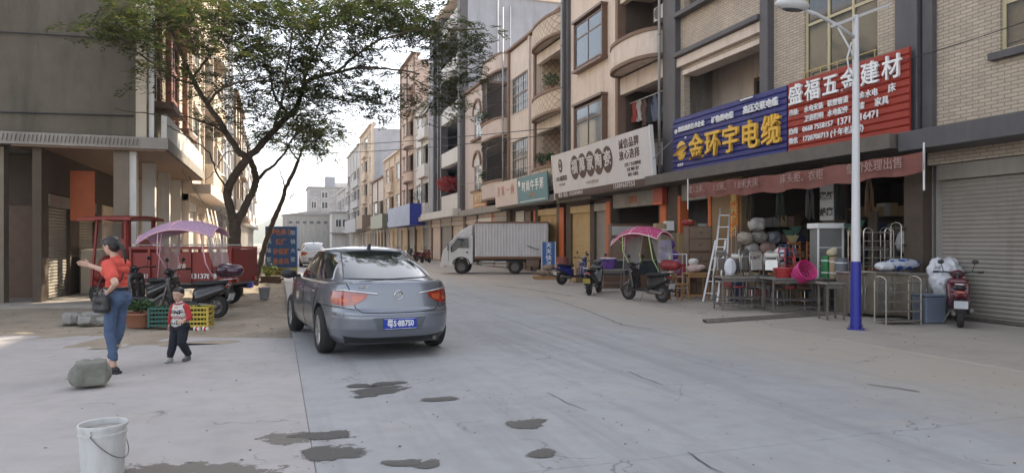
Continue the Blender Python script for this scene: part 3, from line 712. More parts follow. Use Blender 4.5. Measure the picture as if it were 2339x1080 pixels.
for u0,u1 in ((0,.5),(4,4.4),(8,8.4),(11.8,12.3)): e.box('shop_pillar', DWOOD, u0,u1,0,3.55,.02,.4)
for i,(u0,u1) in enumerate(((.5,4),(4.4,8),(8.4,11.8))): e.shutter(u0,u1,.02,2.9,.14,(CREAM2,SHUTG,CREAM)[i])
e.box('lintel', CREAM, .5,11.8,3.25,3.549,.05,.3)

# ---- generic storeyed fronts farther up the street
def front(label, y0, width, H, wm, trim, bays, fm=WHITEP, sgn=1, fx=FX, fh=3.6, depth=11, sm=None, roof='flat', bal=True, shut=(SHUTG,SHUTY,CREAM2), rb=GLASS, name='shop_building', first=4.3):
    t = Bld(name, label, fx, y0, width, sgn)
    fl = []; v = first
    while v+2.6 < H: fl.append(v); v += fh
    t.core(H, sm or wm, back=1.5, depth=depth, floors=fl, g=3.9, gdepth=4, inner=INT)
    ops = []; wins = []; bals = []; bw = width/len(bays)
    for i,kd in enumerate(bays):
        u0 = i*bw+.3; u1 = (i+1)*bw-.3
        for v in fl:
            top = min(v+fh-.75, H-.35)
            if kd == 'w': o = (u0+.15*bw,u1-.15*bw,v+.95,top); ops.append(o); wins.append(o)
            elif kd == 'n': o = (u0+.3*bw,u1-.3*bw,v+.95,top); ops.append(o); wins.append(o)
            elif kd == 'b': o = (u0,u1,v,top); ops.append(o); bals.append((o,v))
    t.wall('facade_wall', wm, 0,width,3.9,H+.5, ops)
    for o in wins:
        t.window(*o,.06,2,2,fm,rb,fr=.07); t.box('window_surround', trim, o[0]-.15,o[1]+.15,o[2]-.14,o[2]-.002,-.14,-.002); t.box('window_surround', trim, o[0]-.15,o[1]+.15,o[3]+.002,o[3]+.14,-.14,-.002)
    for o,v in bals:
        if bal == 'round': t.curved('rounded_balcony', wm, o[0],o[1],v-.1,v+.95,.7,trim=trim)
        else:
            t.box('balcony_parapet', wm, o[0]-.1,o[1]+.1,v-.15,v+.9,-.5,-.38); t.boxes('balcony_floor', trim, [(o[0]-.1,o[1]+.1,v-.3,v-.152,-.55,.2)])
            for q in (o[0]-.1,o[1]-.02): t.box('balcony_side', wm, q,q+.12,v-.15,v+.9,-.378,-.002)
        t.window(o[0]+.3,o[1]-.3,v+.05,o[3]-.3,1.42,3,1,DWOOD,rb,fr=.08)
    for i in range(len(bays)+1):
        u = min(max(i*bw-.12,0),width-.24); t.box('pilaster', trim, u,u+.24,3.9,H+.45,-.13,-.003)
    t.box('roof_cornice', trim, -.02,width+.02,H+.502,H+.68,-.35,.6)
    t.ledge(3.5,3.9,.8,trim)
    n = max(2,int(width/3)); sw = width/n
    for i in range(n):
        t.shutter(i*sw+.25,(i+1)*sw-.25,.02,2.9,.16,shut[i%len(shut)])
        t.box('shop_pillar', trim, max(0,i*sw-.2),i*sw+.22,0,3.49,.0,.35)
    t.box('lintel', wm, 0,width,3.24,3.499,.02,.3)
    return t
TAN2 = M('ochre_tile_wall', (.56,.43,.30), rough=.7, var=.1, dirt=.3); TAN3 = M('rosy_tile_wall',(.52,.385,.31),rough=.7,var=.1,dirt=.25)
GREYL = M('pale_grey_render', (.50,.475,.46), rough=.85, var=.1, dirt=.35)
f1 = front('white building with moulded window heads between grey block and tall tan building', 63.0, 7.4, 14.2, WHITEW, CREAM2, 'bw', bal='flat')
f2 = front('tall narrow tan building with stacked rounded balconies', 70.5, 8.4, 20.2, TAN3, TRIMB, 'bn', bal='round', sm=TAN3)
f3 = front('low ochre building with pale window surrounds beside the tall tan one', 79.0, 12.6, 11.4, TAN2, CREAM, 'wbw', bal='flat')
f4 = front('low rosy building just before the grey sided block', 91.7, 12.2, 9.6, CREAM2, TRIMB, 'bw', bal='flat')
f5 = front('tall block with ochre front and bare grey side wall', 104.2, 15.4, 18.4, TAN2, CREAM, 'nbn', bal='flat', sm=GREYW, depth=22)
f6 = front('farthest pale grey block with rows of balconies on the right', 119.9, 22, 17.6, GREYL, WHITEW, 'bbwb', bal='flat', sm=GREYL, depth=20)
f7 = front('pale low building past the last tall block', 142.5, 26, 12, GREYL, WHITEW, 'wwbw', bal='flat', sm=GREYL, depth=14)
# shop next to the hardware shop, at the right edge
f0 = front('tan tiled shop building at the right edge beside the red sign', -6, 17.42, 17.5, TAN, MAUVE, 'bw', bal='flat', sm=CONC, shut=(SHUTG,INT), fm=YFRAME)  # unseen upper part heightened to block a sun patch on the apron

# downpipes where the buildings meet
for yy,h,lab in ((31.02,12.5,'cream and diamond tile'),(40.25,11.8,'diamond tile and pink'),(21.98,15,'tan tile and cream')):
    r = thing('downpipe','grey plastic downpipe where the %s buildings meet'%lab,'pipe',(FX-.32,yy,3.95)); m = MB(); m.tube([(0,0,0),(0,0,h)],.05,8); m.build('pipe', M('grey_pipe',(.36,.36,.36),rough=.5,var=.1,dirt=.3), r, smooth=True)
    for z in range(1,int(h),2):
        m = MB(); m.lathe([(.06,z),(.06,z+.05)],8); m.build('bracket', DSTEEL, r)
# ------------------------------------------------------------------ left-hand side of the street
LX = -3.3
DKW = M('dark_stained_wall', (.125,.106,.082), rough=.95, var=.3, scale=.8, dirt=.7, dcol=(.06,.055,.045), bump=.3)
REDF = M('red_brown_frame', (.22,.075,.045), rough=.5, var=.15)
WARM = M('warm_white_render', (.56,.49,.385), rough=.85, var=.1, dirt=.3)
l1 = Bld('corner_building', 'dark sided corner building with red brown windows over a deep shop canopy on the left', LX, 20.7, 9.3, -1)
l1.box('rear_block', DKW, 0,9.3,4.35,15.5,.26,12)
ops = [(1.1,2.7,5.6,8.4),(4.6,6.6,5.4,8.4),(1.1,2.7,9.6,12.2),(4.6,6.6,9.6,12.2)]
l1.wall('facade_wall', WARM, 0,9.3,4.35,15.8, ops, t=.255)
for o in ops:
    l1.window(*o,.04,2,3,REDF,GLASS,fr=.12,dep=.12)
    l1.box('window_hood', REDF, o[0]-.3,o[1]+.3,o[3]+.05,o[3]+.2,-.55,-.003); l1.box('window_shelf', TRIMB, o[0]-.3,o[1]+.3,o[2]-.28,o[2]-.1,-.55,-.003)
for u in (3.4,7.4): l1.box('red_stripe', REDF, u,u+.3,4.4,15.5,-.16,-.003)
l1.box('canopy_slab', CONC, -.25,9.3,4.05,4.348,-.55,12)
l1.box('canopy_fascia', WHITEW, -.1,9.3,4.352,5.0,-.5,-.37); l1.box('canopy_soffit', TRIMB, -.2,9.3,4.0,4.048,-.5,3)
l1.box('downpipe', WHITEP, .1,.22,4.4,15,-.16,-.04)
for u in (.05,3.0,6.0,9.0): l1.box('white_pillar', WHITEW, u,u+.3,0.05,4.0,.25,.6)
l1.wall('shop_front_wall', INT, .0,9.3,0.05,4.0,[(.6,2.6,.06,2.9),(3.6,5.6,.06,2.9),(6.5,8.6,.06,2.9)], w=2.4, t=.2)
for u0,u1,mm in ((.6,2.6,SHUTG),(3.6,5.6,SHUTG),(6.5,8.6,CREAM)): l1.shutter(u0,u1,.06,2.55,2.5,mm)
# side facing the camera: open ground floor
for x in (-.6,-3.4,-6.4,-9.6):
    k = MB(); k.box(x-.18,x+.18,.02,.38,.05,4.0); k.build('side_pillar', M('drab_pillar',(.20,.165,.125),rough=.9,var=.2,dirt=.4), l1.r)
k = MB(); k.box(-11.8,-2.7,1.9,2.05,.05,4.0); k.build('side_shop_wall', INT, l1.r)
for x0,x1 in ((-4.9,-3.0),(-7.6,-5.6)):
    k = MB(); k.box(x0,x1,1.84,1.885,.06,2.6); k.build('brown_door', DWOOD, l1.r)
k = MB(); k.box(-2.2,-1.6,1.78,1.84,2.2,3.6); k.build('hanging_red_banner', ORANGE, l1.r)
for z,o_ in ((6.9,.0),(4.9,0)):
    k = MB(); k.tube([(-11,-.05,z-.1),(-7,-.05,z-.18),(-3,-.06,z-.05),(-.3,-.05,z+.02)],.018,5); k.build('wall_cable', BLACK, l1.r)
k = MB()
for q in range(34): k.bar((-.2-.09*q,-.27,4.12),(-.2-.09*q+.03,-.27,4.3),.03,.01)
k.build('fringe_vent', DSTEEL, l1.r)

l2 = front('cream shop house with yellow panels lit by sun behind the tree on the left', 30.05, 9.6, 14.0, WARM, CREAM, 'wb', sgn=-1, fx=LX, bal='flat', shut=(WHITEP,CREAM2,WARM))
l3 = front('pale ochre shop house farther along the left side', 39.7, 10.2, 16.2, TAN2, WHITEW, 'bw', sgn=-1, fx=LX-.2, bal='round', shut=(CREAM2,WHITEP))
l4 = front('grey blue rendered block rising behind the tree on the left', 50.0, 12, 18.5, GREYW, WHITEW, 'wnw', sgn=-1, fx=LX-.3, bal='flat', shut=(SHUTG,WHITEP))
l5 = front('warm white building with balconies in the left row', 62.1, 14, 13.5, WARM, TRIMB, 'bwb', sgn=-1, fx=LX-.1, bal='flat', shut=(CREAM2,WHITEP))
l6 = front('pale building closing the left row far down the street', 76.3, 40, 12.5, GREYL, WHITEW, 'wbwbwb', sgn=-1, fx=LX-.2, bal='flat', shut=(WHITEP,CREAM2))
# ------------------------------------------------------------------ buildings that close the street
def far_block(name, label, x0,x1,y0,y1,H,wm,wins=(),extra=None):
    r = thing(name, label, 'building', ((x0+x1)/2,y0,0)); hx=(x1-x0)/2
    m = MB(); m.box(-hx,hx,0,y1-y0,0,H); m.build('wall', wm, r)
    m = MB(); m.box(-hx-.25,hx+.25,-.25,y1-y0+.2,H+.002,H+.3); m.build('roof', M('far_roof',(.30,.29,.28),rough=.9), r)
    for (a,b,c,d_) in wins:
        w = MB(); w.box(a,b,-.06,-.002,c,d_); wo = w.build('window', WHITEP, r)
        w = MB(); w.box(a+.1,(a+b)/2-.05,-.075,-.062,c+.1,d_-.1); w.build('pane', GLASS, wo); w = MB(); w.box((a+b)/2+.05,b-.1,-.075,-.062,c+.1,d_-.1); w.build('pane', GLASS, wo)
    return r
x0,_ = W(708,190); x1,_ = W(790,190)
r = far_block('far_building','grey brick block with a rooftop tank room closing the street',x0-1,x1+4,182,195,15.2,M_tile('far_grey_brick',(.36,.35,.36),(.22,.22,.22),1.2,.5,msize=.06,var=.2),[(2,3.6,10,11.8),(5,6.6,10,11.8),(2,3.6,6,7.8),(-4,-2.4,10,11.8),(-4,-2.4,12.6,14.2),(2,3.6,12.6,14.2),(-6.5,-5.2,10,11.8)])
m = MB(); m.box(-3.0,-.6,1,4,15.5,18.2); m.build('roof_room', GREYW, r)
m = MB(); m.box(-.5,6,2,6,15.5,16.8); m.build('roof_parapet', WHITEW, r)
x0,_ = W(748,152); x1,_ = W(787,152)
r = far_block('far_building','small white building with one wide window at the end of the street',x0,x1+.6,144,150,7.4,WHITEW,[(-1.35,-.2,4.6,6.2),(.0,1.35,4.6,6.2)])
m = MB(); m.box(-2.4,2.4,-1.3,-.05,3.3,3.5); m.build('canopy', CONC, r)
x0,_ = W(645,165); x1,_ = W(752,165)
shed = thing('far_shed','grey corrugated shed with a low gable roof at the end of the street','shed',((x0+x1)/2,157,0))
hx = (x1-x0)/2; m = MB(); n = 60
A = [(-hx+2*hx*i/n, .05*(i%2), 0) for i in range(n+1)]; m.strip(A,[(x,y,7.4) for x,y,z in A]); m.box(-hx,hx,.06,9,0,7.4); m.build('wall', M('shed_sheet',(.42,.40,.37),rough=.6,metal=.3,var=.15,dirt=.4), shed)
for i in range(7):
    m = MB(); m.box(-hx+1.2+1.45*i,-hx+1.9+1.45*i,-.05,-.01,5.6,6.1); m.build('vent', M('vent_dark',(.10,.10,.10)), shed)
m = MB(); m.prism([(-hx-.3,7.42),(hx+.3,7.42),(hx-3,8.2),(hx-5,8.2)],-.3,9.2,lambda a,b,c:(a,c,b)); m.build('roof', M('shed_roof',(.36,.35,.34),rough=.6,metal=.3), shed)
# ------------------------------------------------------------------ trees
BARK = M('tree_bark', (.085,.062,.045), rough=.95, var=.35, scale=9, bump=.8, bscale=22)
LEAF = M_leaf('feathery_leaves', [(.028,.050,.014),(.045,.075,.02),(.075,.10,.028),(.11,.11,.034),(.035,.06,.018),(.15,.125,.04)], .45)
def tree(name, label, Z0, limbs, clumps, seed, base_px, r_scale=1.0, leaf=1.0):
    rs = random.Random(seed)
    bx, by = W(base_px[0], Z0)
    root = thing(name, label, 'tree', (bx,by,0))
    def P(px,py,dd=0):
        Z = Z0+dd; x,y = W(px,Z); return Vector((x-bx,y-by,CAMZ+(553-py)/1600*Z))
    trunk = MB(); nodes = []
    def smooth_path(pts, k=5):
        out = []
        n = len(pts)
        for i in range(n-1):
            p0 = pts[max(i-1,0)]; p1 = pts[i]; p2 = pts[i+1]; p3 = pts[min(i+2,n-1)]
            for q in range(k):
                t = q/k; out.append(.5*((2*p1)+(p2-p0)*t+(2*p0-5*p1+4*p2-p3)*t*t+(3*p1-p0-3*p2+p3)*t**3))
        out.append(pts[-1]); return out
    for pts, r0, r1 in limbs:
        pp = smooth_path([P(*p) if len(p) == 3 else P(p[0],p[1]) for p in pts])
        n = len(pp); rr = [(r0+(r1-r0)*(i/(n-1))**.8)*r_scale*(1+.06*rs.uniform(-1,1)) for i in range(n)]
        pp = [p+Vector((rs.uniform(-1,1),rs.uniform(-1,1),rs.uniform(-1,1)))*.02*(0 if i in (0,) else 1) for i,p in enumerate(pp)]
        if r0 > .13: # flare at the foot
            rr[0] *= 1.35; rr[1] *= 1.15
        trunk.tube(pp, rr, 9)
        nodes += [(p,r) for p,r in zip(pp,rr)]
    # side boughs that carry the clumps
    LV = MB(); lv = []; lf = []
    ends = []
    for (px,py,rx,ry,n,dz) in clumps:
        mu = -4.3 if px < 345 else (-2.6 if px < 440 else 0)
        for _ in range(max(3,int(n*(.55 if px < 440 else .82)))):
            while True:
                a, b = rs.uniform(-1,1), rs.uniform(-1,1)
                if a*a+b*b < 1: break
            ends.append(P(px+a*rx, py+b*ry, mu+rs.gauss(0,dz)))
    ends.sort(key=lambda e: min((e-q[0]).length for q in nodes))
    for e in ends:
        cand = sorted(nodes, key=lambda q: (e-q[0]).length + (0 if q[0].z < e.z+.2 else .8))[:1][0]
        s, r0 = cand; L = (e-s).length
        if L > .25:
            k = max(2, int(L/.45)); mid = []
            for i in range(k+1):
                t = i/k; p = s.lerp(e,t)+Vector((0,0,.16*L*math.sin(PI*t)*.7))
                if 0 < i < k: p += Vector((rs.uniform(-1,1),rs.uniform(-1,1),rs.uniform(-1,1)))*.05*L**.5
                mid.append(p)
            ra = min(r0*.55, .012+.016*L); rr = [ra+(.006-ra)*i/k for i in range(k+1)]
            trunk.tube(mid, rr, 5); nodes += [(p,r) for p,r in zip(mid[1:],rr[1:])]
        # a spray of feathery fronds
        nf = rs.randint(4,7)
        for f in range(nf):
            an = rs.uniform(0,2*PI); el = rs.uniform(-.55,.35); ln = rs.uniform(.28,.55)
            d = Vector((math.cos(an)*math.cos(el),math.sin(an)*math.cos(el),math.sin(el)))
            side = d.cross(Vector((0,0,1)))
            if side.length < .1: continue
            side.normalize(); o = e+Vector((rs.uniform(-.42,.42),rs.uniform(-.42,.42),rs.uniform(-.2,.2)))
            np_ = 7
            for q in range(1,np_+1):
                t = q/np_; c = o+d*(ln*t)+Vector((0,0,-.12*ln*t*t))
                for sg in (-1,1):
                    l_ = .140*leaf*rs.uniform(.75,1.25)*(1-.35*abs(t-.45)); w_ = .056*leaf*rs.uniform(.8,1.2)
                    ax = (side*sg*.9+d*.45+Vector((0,0,rs.uniform(-.3,.15)))).normalized(); wx = d*w_
                    b0 = len(lv); tip = c+ax*l_; m_ = c+ax*(l_*.5)
                    lv += [tuple(c),tuple(m_+wx*.5),tuple(tip),tuple(m_-wx*.5)]; lf.append((b0,b0+1,b0+2,b0+3))
    trunk.build('trunk', BARK, root, smooth=True)
    LV.v = lv; LV.f = lf; LV.m = [0]*len(lf); LV.build('crown', LEAF, root)
    return root
limbs1 = [
 ([(540,686),(537,640),(535,580),(535,540),(538,500)], .22, .165),
 ([(536,505),(524,470),(519,438),(530,412,-.2),(552,378,-.4),(566,362,-.5)], .135, .115),
 ([(541,505),(556,480,.3),(574,445,.5),(584,418,.6),(583,395,.7),(574,372,.6),(566,355,.4)], .125, .085),
 ([(584,415,.6),(602,395,.8),(625,378,1.0),(648,352,1.3),(668,318,1.6),(700,292,1.8),(742,280,2)], .06, .02),
 ([(566,362,-.5),(545,345,-.8),(520,308,-1.2),(490,262,-1.6),(470,232,-1.8),(448,196,-2.2),(430,160,-2.6),(410,112,-3),(385,50,-3.4),(360,-10,-3.8)], .105, .035),
 ([(566,360,-.5),(590,338,-.3),(622,302,0),(652,270,.3),(678,245,.5),(690,205,.6),(700,185,.6)], .11, .07),
 ([(700,186,.6),(735,172,.2),(771,166,-.2),(818,155,-.8),(868,156,-1.2),(911,161,-1.6),(960,170,-2)], .065, .02),
 ([(690,205,.6),(705,150,.9),(728,100,1.2),(760,50,1.6),(800,0,2)], .055, .02),
 ([(771,166,-.2),(820,120,-1),(880,88,-2),(950,70,-2.6),(1020,66,-3),(1085,68,-3.3)], .045, .012),
 ([(660,262,.4),(630,225,.8),(618,180,1.2),(600,120,1.6),(590,50,2.2)], .05, .02),
 ([(622,302,0),(640,250,-.8),(650,195,-1.6),(660,120,-2.2),(672,40,-2.8)], .05, .018),
 ([(474,237,-1.8),(505,205,-2.6),(550,188,-3.2),(600,180,-3.6),(640,172,-3.8)], .045, .012),
 ([(437,178,-2.4),(470,140,-2),(500,90,-1.6),(520,30,-1.2)], .04, .014),
 ([(448,196,-2.2),(405,180,-3),(355,150,-3.6),(300,108,-4.2),(252,60,-4.6)], .04, .012),
 ([(520,308,-1.2),(480,285,-2),(430,268,-2.6),(372,262,-3),(320,258,-3.3),(262,250,-3.6)], .035, .010),
 ([(525,440,-.1),(495,395,-.4),(478,350,-.8),(440,320,-1.4),(405,300,-2),(370,280,-2.4)], .032, .010),
 ([(545,345,-.8),(515,350,-1),(492,390,-1.1),(470,412,-1.3)], .022, .008),
 ([(911,161,-1.6),(960,190,-2.2),(1010,215,-2.6),(1050,230,-2.8)], .02, .008),
]
cl1 = [(290,35,95,55,34,1.1),(400,70,100,75,52,1.2),(510,50,110,85,78,1.4),(470,190,90,60,18,1.0),(620,80,120,95,105,1.6),(640,215,95,60,40,1.2),(740,110,110,100,95,1.6),
  (715,255,60,45,22,1.0),(860,70,105,85,88,1.5),(840,185,75,38,22,1.0),(960,60,75,55,48,1.1),(1005,135,62,58,34,.9),(1048,205,40,48,16,.7),(1090,76,52,18,12,.5),
  (915,225,55,38,20,.8),(575,285,60,50,14,.9),(760,20,160,50,70,1.6),(560,0,200,40,60,1.6),(330,-10,140,40,30,1.4),(660,160,80,60,40,1.3),(560,140,70,60,36,1.3),(752,290,42,26,10,.7),(800,230,40,22,8,.6),(900,10,120,40,45,1.3),(430,20,90,60,30,1.2),(265,70,70,45,22,.6),(340,120,60,45,14,.8),(420,190,60,60,16,.8),(510,250,70,45,16,.9),(640,300,60,40,16,.9),(700,220,70,50,26,1.0),(600,240,60,40,18,1.0),(330,200,60,60,8,.6),(460,300,50,40,7,.6),(860,240,60,35,16,.7),(985,225,55,45,18,.6),(1075,130,45,50,16,.6),(760,200,70,40,20,.9)]
tree('street_tree', 'big forked tree with feathery leaves arching over the left half of the street', 21.0, limbs1, cl1, 3, (540,686), leaf=1.05)
limbs2 = [
 ([(583,650),(592,610),(606,560),(622,512),(640,470),(651,435),(668,398),(682,368)], .12, .062),
 ([(651,435),(646,412,.4),(640,395,.6),(637,378,.8)], .03, .012),
 ([(662,452,.0),(672,443,-.1),(684,440,-.3)], .022, .010),
 ([(682,368),(690,340,.4),(705,312,.8),(730,285,1.2)], .045, .014),
 ([(682,368),(665,345,-.4),(655,320,-.8),(668,280,-1.2)], .04, .012),
 ([(705,312,.8),(735,318,.6),(760,325,.4)], .02, .008)]
cl2 = [(705,300,52,45,40,1.0),(668,285,50,45,30,1.0),(742,300,36,36,22,.7),(735,340,30,22,12,.5),(640,330,40,30,14,.8)]
tree('street_tree', 'thin leaning tree beside the blue advertising board', 25.6, limbs2, cl2, 11, (583,650), leaf=1.15)
# ------------------------------------------------------------------ the parked saloon car
PAINT = M('grey_blue_car_paint', (.20,.215,.25), rough=.32, metal=.55, var=.04, scale=1.5, coat=.9, dirt=.12, dcol=(.22,.20,.18), dscale=2.5)
CGLASS = M('car_glass', (.012,.016,.018), rough=.03, var=.1, spec=1.0, coat=.5)
TAILR = M('tail_lamp_red', (.30,.020,.008), rough=.12, var=.15, coat=1, spec=.8)
TAILO = M('tail_lamp_orange', (.50,.10,.035), rough=.12, var=.1, coat=1)
ALLOY = M('alloy_rim', (.48,.47,.46), rough=.35, metal=.8, var=.1, dirt=.2)
PLATEB = M('plate_blue', (.012,.04,.35), rough=.4, var=.05)
def poly(ts, vals, deg=4): return np.poly1d(np.polyfit(ts, vals, min(deg,len(ts)-1)))
def car_shell():
    N = 168; ss = [2*PI*(i+.5)/N for i in range(N)]
    tt = [0,.10,.25,.44,.53,.58,.75,.90,.975,1.0]
    xr = [-2.16,-2.26,-2.315,-2.32,-2.30,-2.262,-2.245,-2.228,-2.215,-2.195]
    xf = [2.14,2.27,2.34,2.35,2.34,2.33,2.29,2.23,2.19,2.15]
    ww = [.80,.862,.893,.905,.907,.908,.902,.882,.858,.835]
    def ztop(x):
        if x > 1.0: return .965-.115*((x-1.0)/1.2)**1.6
        if x < -1.5: return .995+.02*min(1,(-1.5-x)/.6)
        return .965+.03*(1.0-x)/2.5
    sx = lambda c,n: math.copysign(abs(c)**(2/n),c)
    fine = sorted(set([round(v,4) for v in np.linspace(0,1,26)]+tt))
    rows = []
    for t in fine:
        a,b,w = np.interp(t,tt,xr),np.interp(t,tt,xf),np.interp(t,tt,ww); row = []
        for s in ss:
            n = 4.6 if math.cos(s) < 0 else 3.6
            c = sx(math.cos(s),n); x = c*(b if c > 0 else -a); y = w*sx(math.sin(s),n)
            z = .20+(ztop(x)-.20)*t
            if t < .03: z += .0
            row.append((x,y,z))
        rows.append(row)
    top = rows[-1]
    for k in (.975,.94,.86,.7,.45,.2,.02):
        row = []
        for (x,y,z) in top:
            x2 = x*(1-(1-k)*.30); row.append((x2,y*k,ztop(x2)+.026*(1-k**2)+ (.004 if k > .9 else 0)))
        rows.append(row)
    m = MB(); vs = [p for r in rows for p in r]; K = len(rows)
    fs = [(j*N+i,j*N+(i+1)%N,(j+1)*N+(i+1)%N,(j+1)*N+i) for j in range(K-1) for i in range(N)]
    fs += [tuple(range(N-1,-1,-1)), tuple(range((K-1)*N,K*N))]
    m.add(vs,fs); low = m
    ta = [0,.2,.4,.6,.8,1]
    fz = poly(ta,[.90,1.03,1.155,1.275,1.375,1.432],3); fr = poly(ta,[-1.98,-1.77,-1.50,-1.19,-.90,-.70],3); ff = poly(ta,[1.42,1.12,.85,.58,.34,.16],3); fw = poly(ta,[.815,.782,.742,.700,.655,.615],3)
    rows = []
    for t in np.linspace(0,1,20):
        row = []
        for s in ss:
            n = 5.2-1.2*t; c = sx(math.cos(s),n); x = c*(ff(t) if c > 0 else -fr(t)); y = fw(t)*sx(math.sin(s),n)
            row.append((x,y,float(fz(t))-.012*max(0,-x-.35)*t*2))
        rows.append(row)
    top = rows[-1]
    for k in (.985,.95,.88,.75,.55,.3,.03): rows.append([(x*k+(-.25)*(1-k),y*k,z+.052*(1-k*k)**.85) for x,y,z in top])
    g = MB(); K = len(rows); g.add([p for r in rows for p in r],[(j*N+i,j*N+(i+1)%N,(j+1)*N+(i+1)%N,(j+1)*N+i) for j in range(K-1) for i in range(N)]+[tuple(range((K-1)*N,K*N))])
    return low, g
def wheel(parent, x, y, r, w, side, name='wheel', rimr=.66, spokes=10, z=None, rimm=None):
    e = MB(); z = r if z is None else z
    e.lathe([(r*rimr,-w*.5),(r*.86,-w*.52),(r*.97,-w*.42),(r,-w*.25),(r,w*.25),(r*.97,w*.42),(r*.86,w*.52),(r*rimr,w*.5),(r*rimr*.96,0)],36,(0,0,0),'Y',cap=False)
    t = bpy.data.objects.new(name,None); COL.objects.link(t); t.parent = parent; t.location = (x,y,z)
    e.build('tyre', RUBBER, t, smooth=50)
    k = MB(); R0 = r*rimr
    k.lathe([(R0,-w*.46*side),(R0*1.0,w*.46*side),(R0*.92,w*.44*side),(R0*.9,w*.2*side)],32,(0,0,0),'Y',cap=False)
    k.lathe([(R0*.9,w*.08*side),(.005,w*.08*side)],24,(0,0,0),'Y',cap=False)
    for i in range(spokes):
        a = 2*PI*i/spokes; p0 = Vector((R0*.14*math.cos(a),w*.34*side,R0*.14*math.sin(a))); p1 = Vector((R0*.95*math.cos(a),w*.42*side,R0*.95*math.sin(a)))
        k.bar(p0,p1,r*.06,r*.10)
    k.lathe([(R0*.22,w*.3*side),(R0*.2,w*.44*side),(.002,w*.46*side)],16,(0,0,0),'Y',cap=False)
    k.build('rim', rimm or ALLOY, t, smooth=40)
    d = MB(); d.lathe([(R0*.62,w*.12*side),(R0*.62,w*.15*side),(.01,w*.15*side)],20,(0,0,0),'Y',cap=False); d.build('brake_disc', DSTEEL, t)
    return t
def make_car(loc, rz, label):
    root = thing('parked_car', label, 'car', loc, rz)
    low, gh = car_shell()
    lm_ = low.mesh('body', smooth=True); tmp = bpy.data.objects.new('tmp_body', lm_); COL.objects.link(tmp); lm_.materials.append(PAINT)
    WELL = M('wheel_well_black',(.012,.012,.012),rough=.9)
    cuts = []
    for x in (-1.33,1.355):
        for sg in (-1,1):
            c = MB(); c.cyl((x,sg*.60,.335),(x,sg*1.2,.335),.372,n=40); o = c.build('cut', WELL); cuts.append(o)
            b_ = tmp.modifiers.new('b','BOOLEAN'); b_.object = o; b_.operation = 'DIFFERENCE'; b_.solver = 'EXACT'
            try: b_.material_mode = 'TRANSFER'
            except Exception: pass
    dg = bpy.context.evaluated_depsgraph_get(); me = bpy.data.meshes.new_from_object(tmp.evaluated_get(dg))
    bpy.data.objects.remove(tmp)
    for o in cuts: bpy.data.objects.remove(o)
    me.polygons.foreach_set('use_smooth',[True]*len(me.polygons)); me.set_sharp_from_angle(angle=R(35)); me.name = 'body'
    body = link('body', me, None, root)
    cabin = gh.build('cabin', PAINT, root, smooth=True)
    allm = MB(); allm.add(low.v,low.f); allm.add(gh.v,gh.f); bv = BVHTree.FromPolygons([Vector(v) for v in allm.v], allm.f)
    def proj(axis, sg):
        def f(a,b,eps):
            if axis == 'x': o = Vector((sg*5,a,b)); d = Vector((-sg,0,0))
            elif axis == 'y': o = Vector((a,sg*5,b)); d = Vector((0,-sg,0))
            else: o = Vector((a,b,5)); d = Vector((0,0,-1))
            h = bv.ray_cast(o,d)
            p = h[0] if h[0] is not None else o+d*4
            nrm = h[1] if h[1] is not None else -d
            if nrm.dot(d) > 0: nrm = -nrm
            return p + nrm*eps
        return f
    def patch(name, mat, top, bot, pr, parent, eps=.006, rows=8, cols=16, smooth=True):
        def samp(pts, t):
            L = [0]
            for p,q in zip(pts,pts[1:]): L.append(L[-1]+math.dist(p,q))
            return (np.interp(t*L[-1],L,[p[0] for p in pts]),np.interp(t*L[-1],L,[p[1] for p in pts]))
        m = MB(); rws = []
        for j in range(rows+1):
            r_ = []
            for i in range(cols+1):
                a = samp(top,i/cols); b = samp(bot,i/cols); t = j/rows
                r_.append(pr(a[0]+(b[0]-a[0])*t, a[1]+(b[1]-a[1])*t, eps))
            rws.append(r_)
        nv = cols+1
        fs = [(j*nv+i,j*nv+i+1,(j+1)*nv+i+1,(j+1)*nv+i) for j in range(rows) for i in range(cols)]
        m.add([p for r_ in rws for p in r_],fs)
        edge = [rws[0][i] for i in range(nv)]+[rws[j][-1] for j in range(1,rows+1)]+[rws[-1][i] for i in range(cols-1,-1,-1)]+[rws[j][0] for j in range(rows-1,0,-1)]
        c = sum(edge,Vector())/len(edge); cen = c.copy()
        inn = [p+(Vector((0,0,.7))-p).normalized()*(eps+.012) for p in edge]
        m.strip(edge+[edge[0]],inn+[inn[0]])
        return m.build(name, mat, parent, smooth=50)
    def line(name, mat, pts, pr, parent, r=.004, eps=.0, sub=8, n=5):
        out = []
        for p,q in zip(pts,pts[1:]):
            for k in range(sub): out.append(pr(p[0]+(q[0]-p[0])*k/sub,p[1]+(q[1]-p[1])*k/sub,eps))
        out.append(pr(*pts[-1],eps)); m = MB(); m.tube(out,r,n); return m.build(name,mat,parent,smooth=True)
    RE = proj('x',-1); FR = proj('x',1)
    GAP = M('panel_gap',(.008,.008,.008),rough=.9)
    # glass
    rw = patch('rear_window', CGLASS, [(-.46,1.395),(-.25,1.412),(0,1.418),(.25,1.412),(.46,1.395)], [(-.60,1.045),(-.3,1.035),(0,1.03),(.3,1.035),(.60,1.045)], RE, root, rows=14, cols=24)
    line('window_seal', BLACK, [(-.60,1.045),(-.46,1.395),(0,1.418),(.46,1.395),(.60,1.045),(0,1.03),(-.60,1.045)], RE, rw, .008, .004)
    patch('windscreen', CGLASS, [(-.48,1.385),(0,1.40),(.48,1.385)], [(-.66,1.03),(0,1.01),(.66,1.03)], FR, root, rows=12, cols=20)
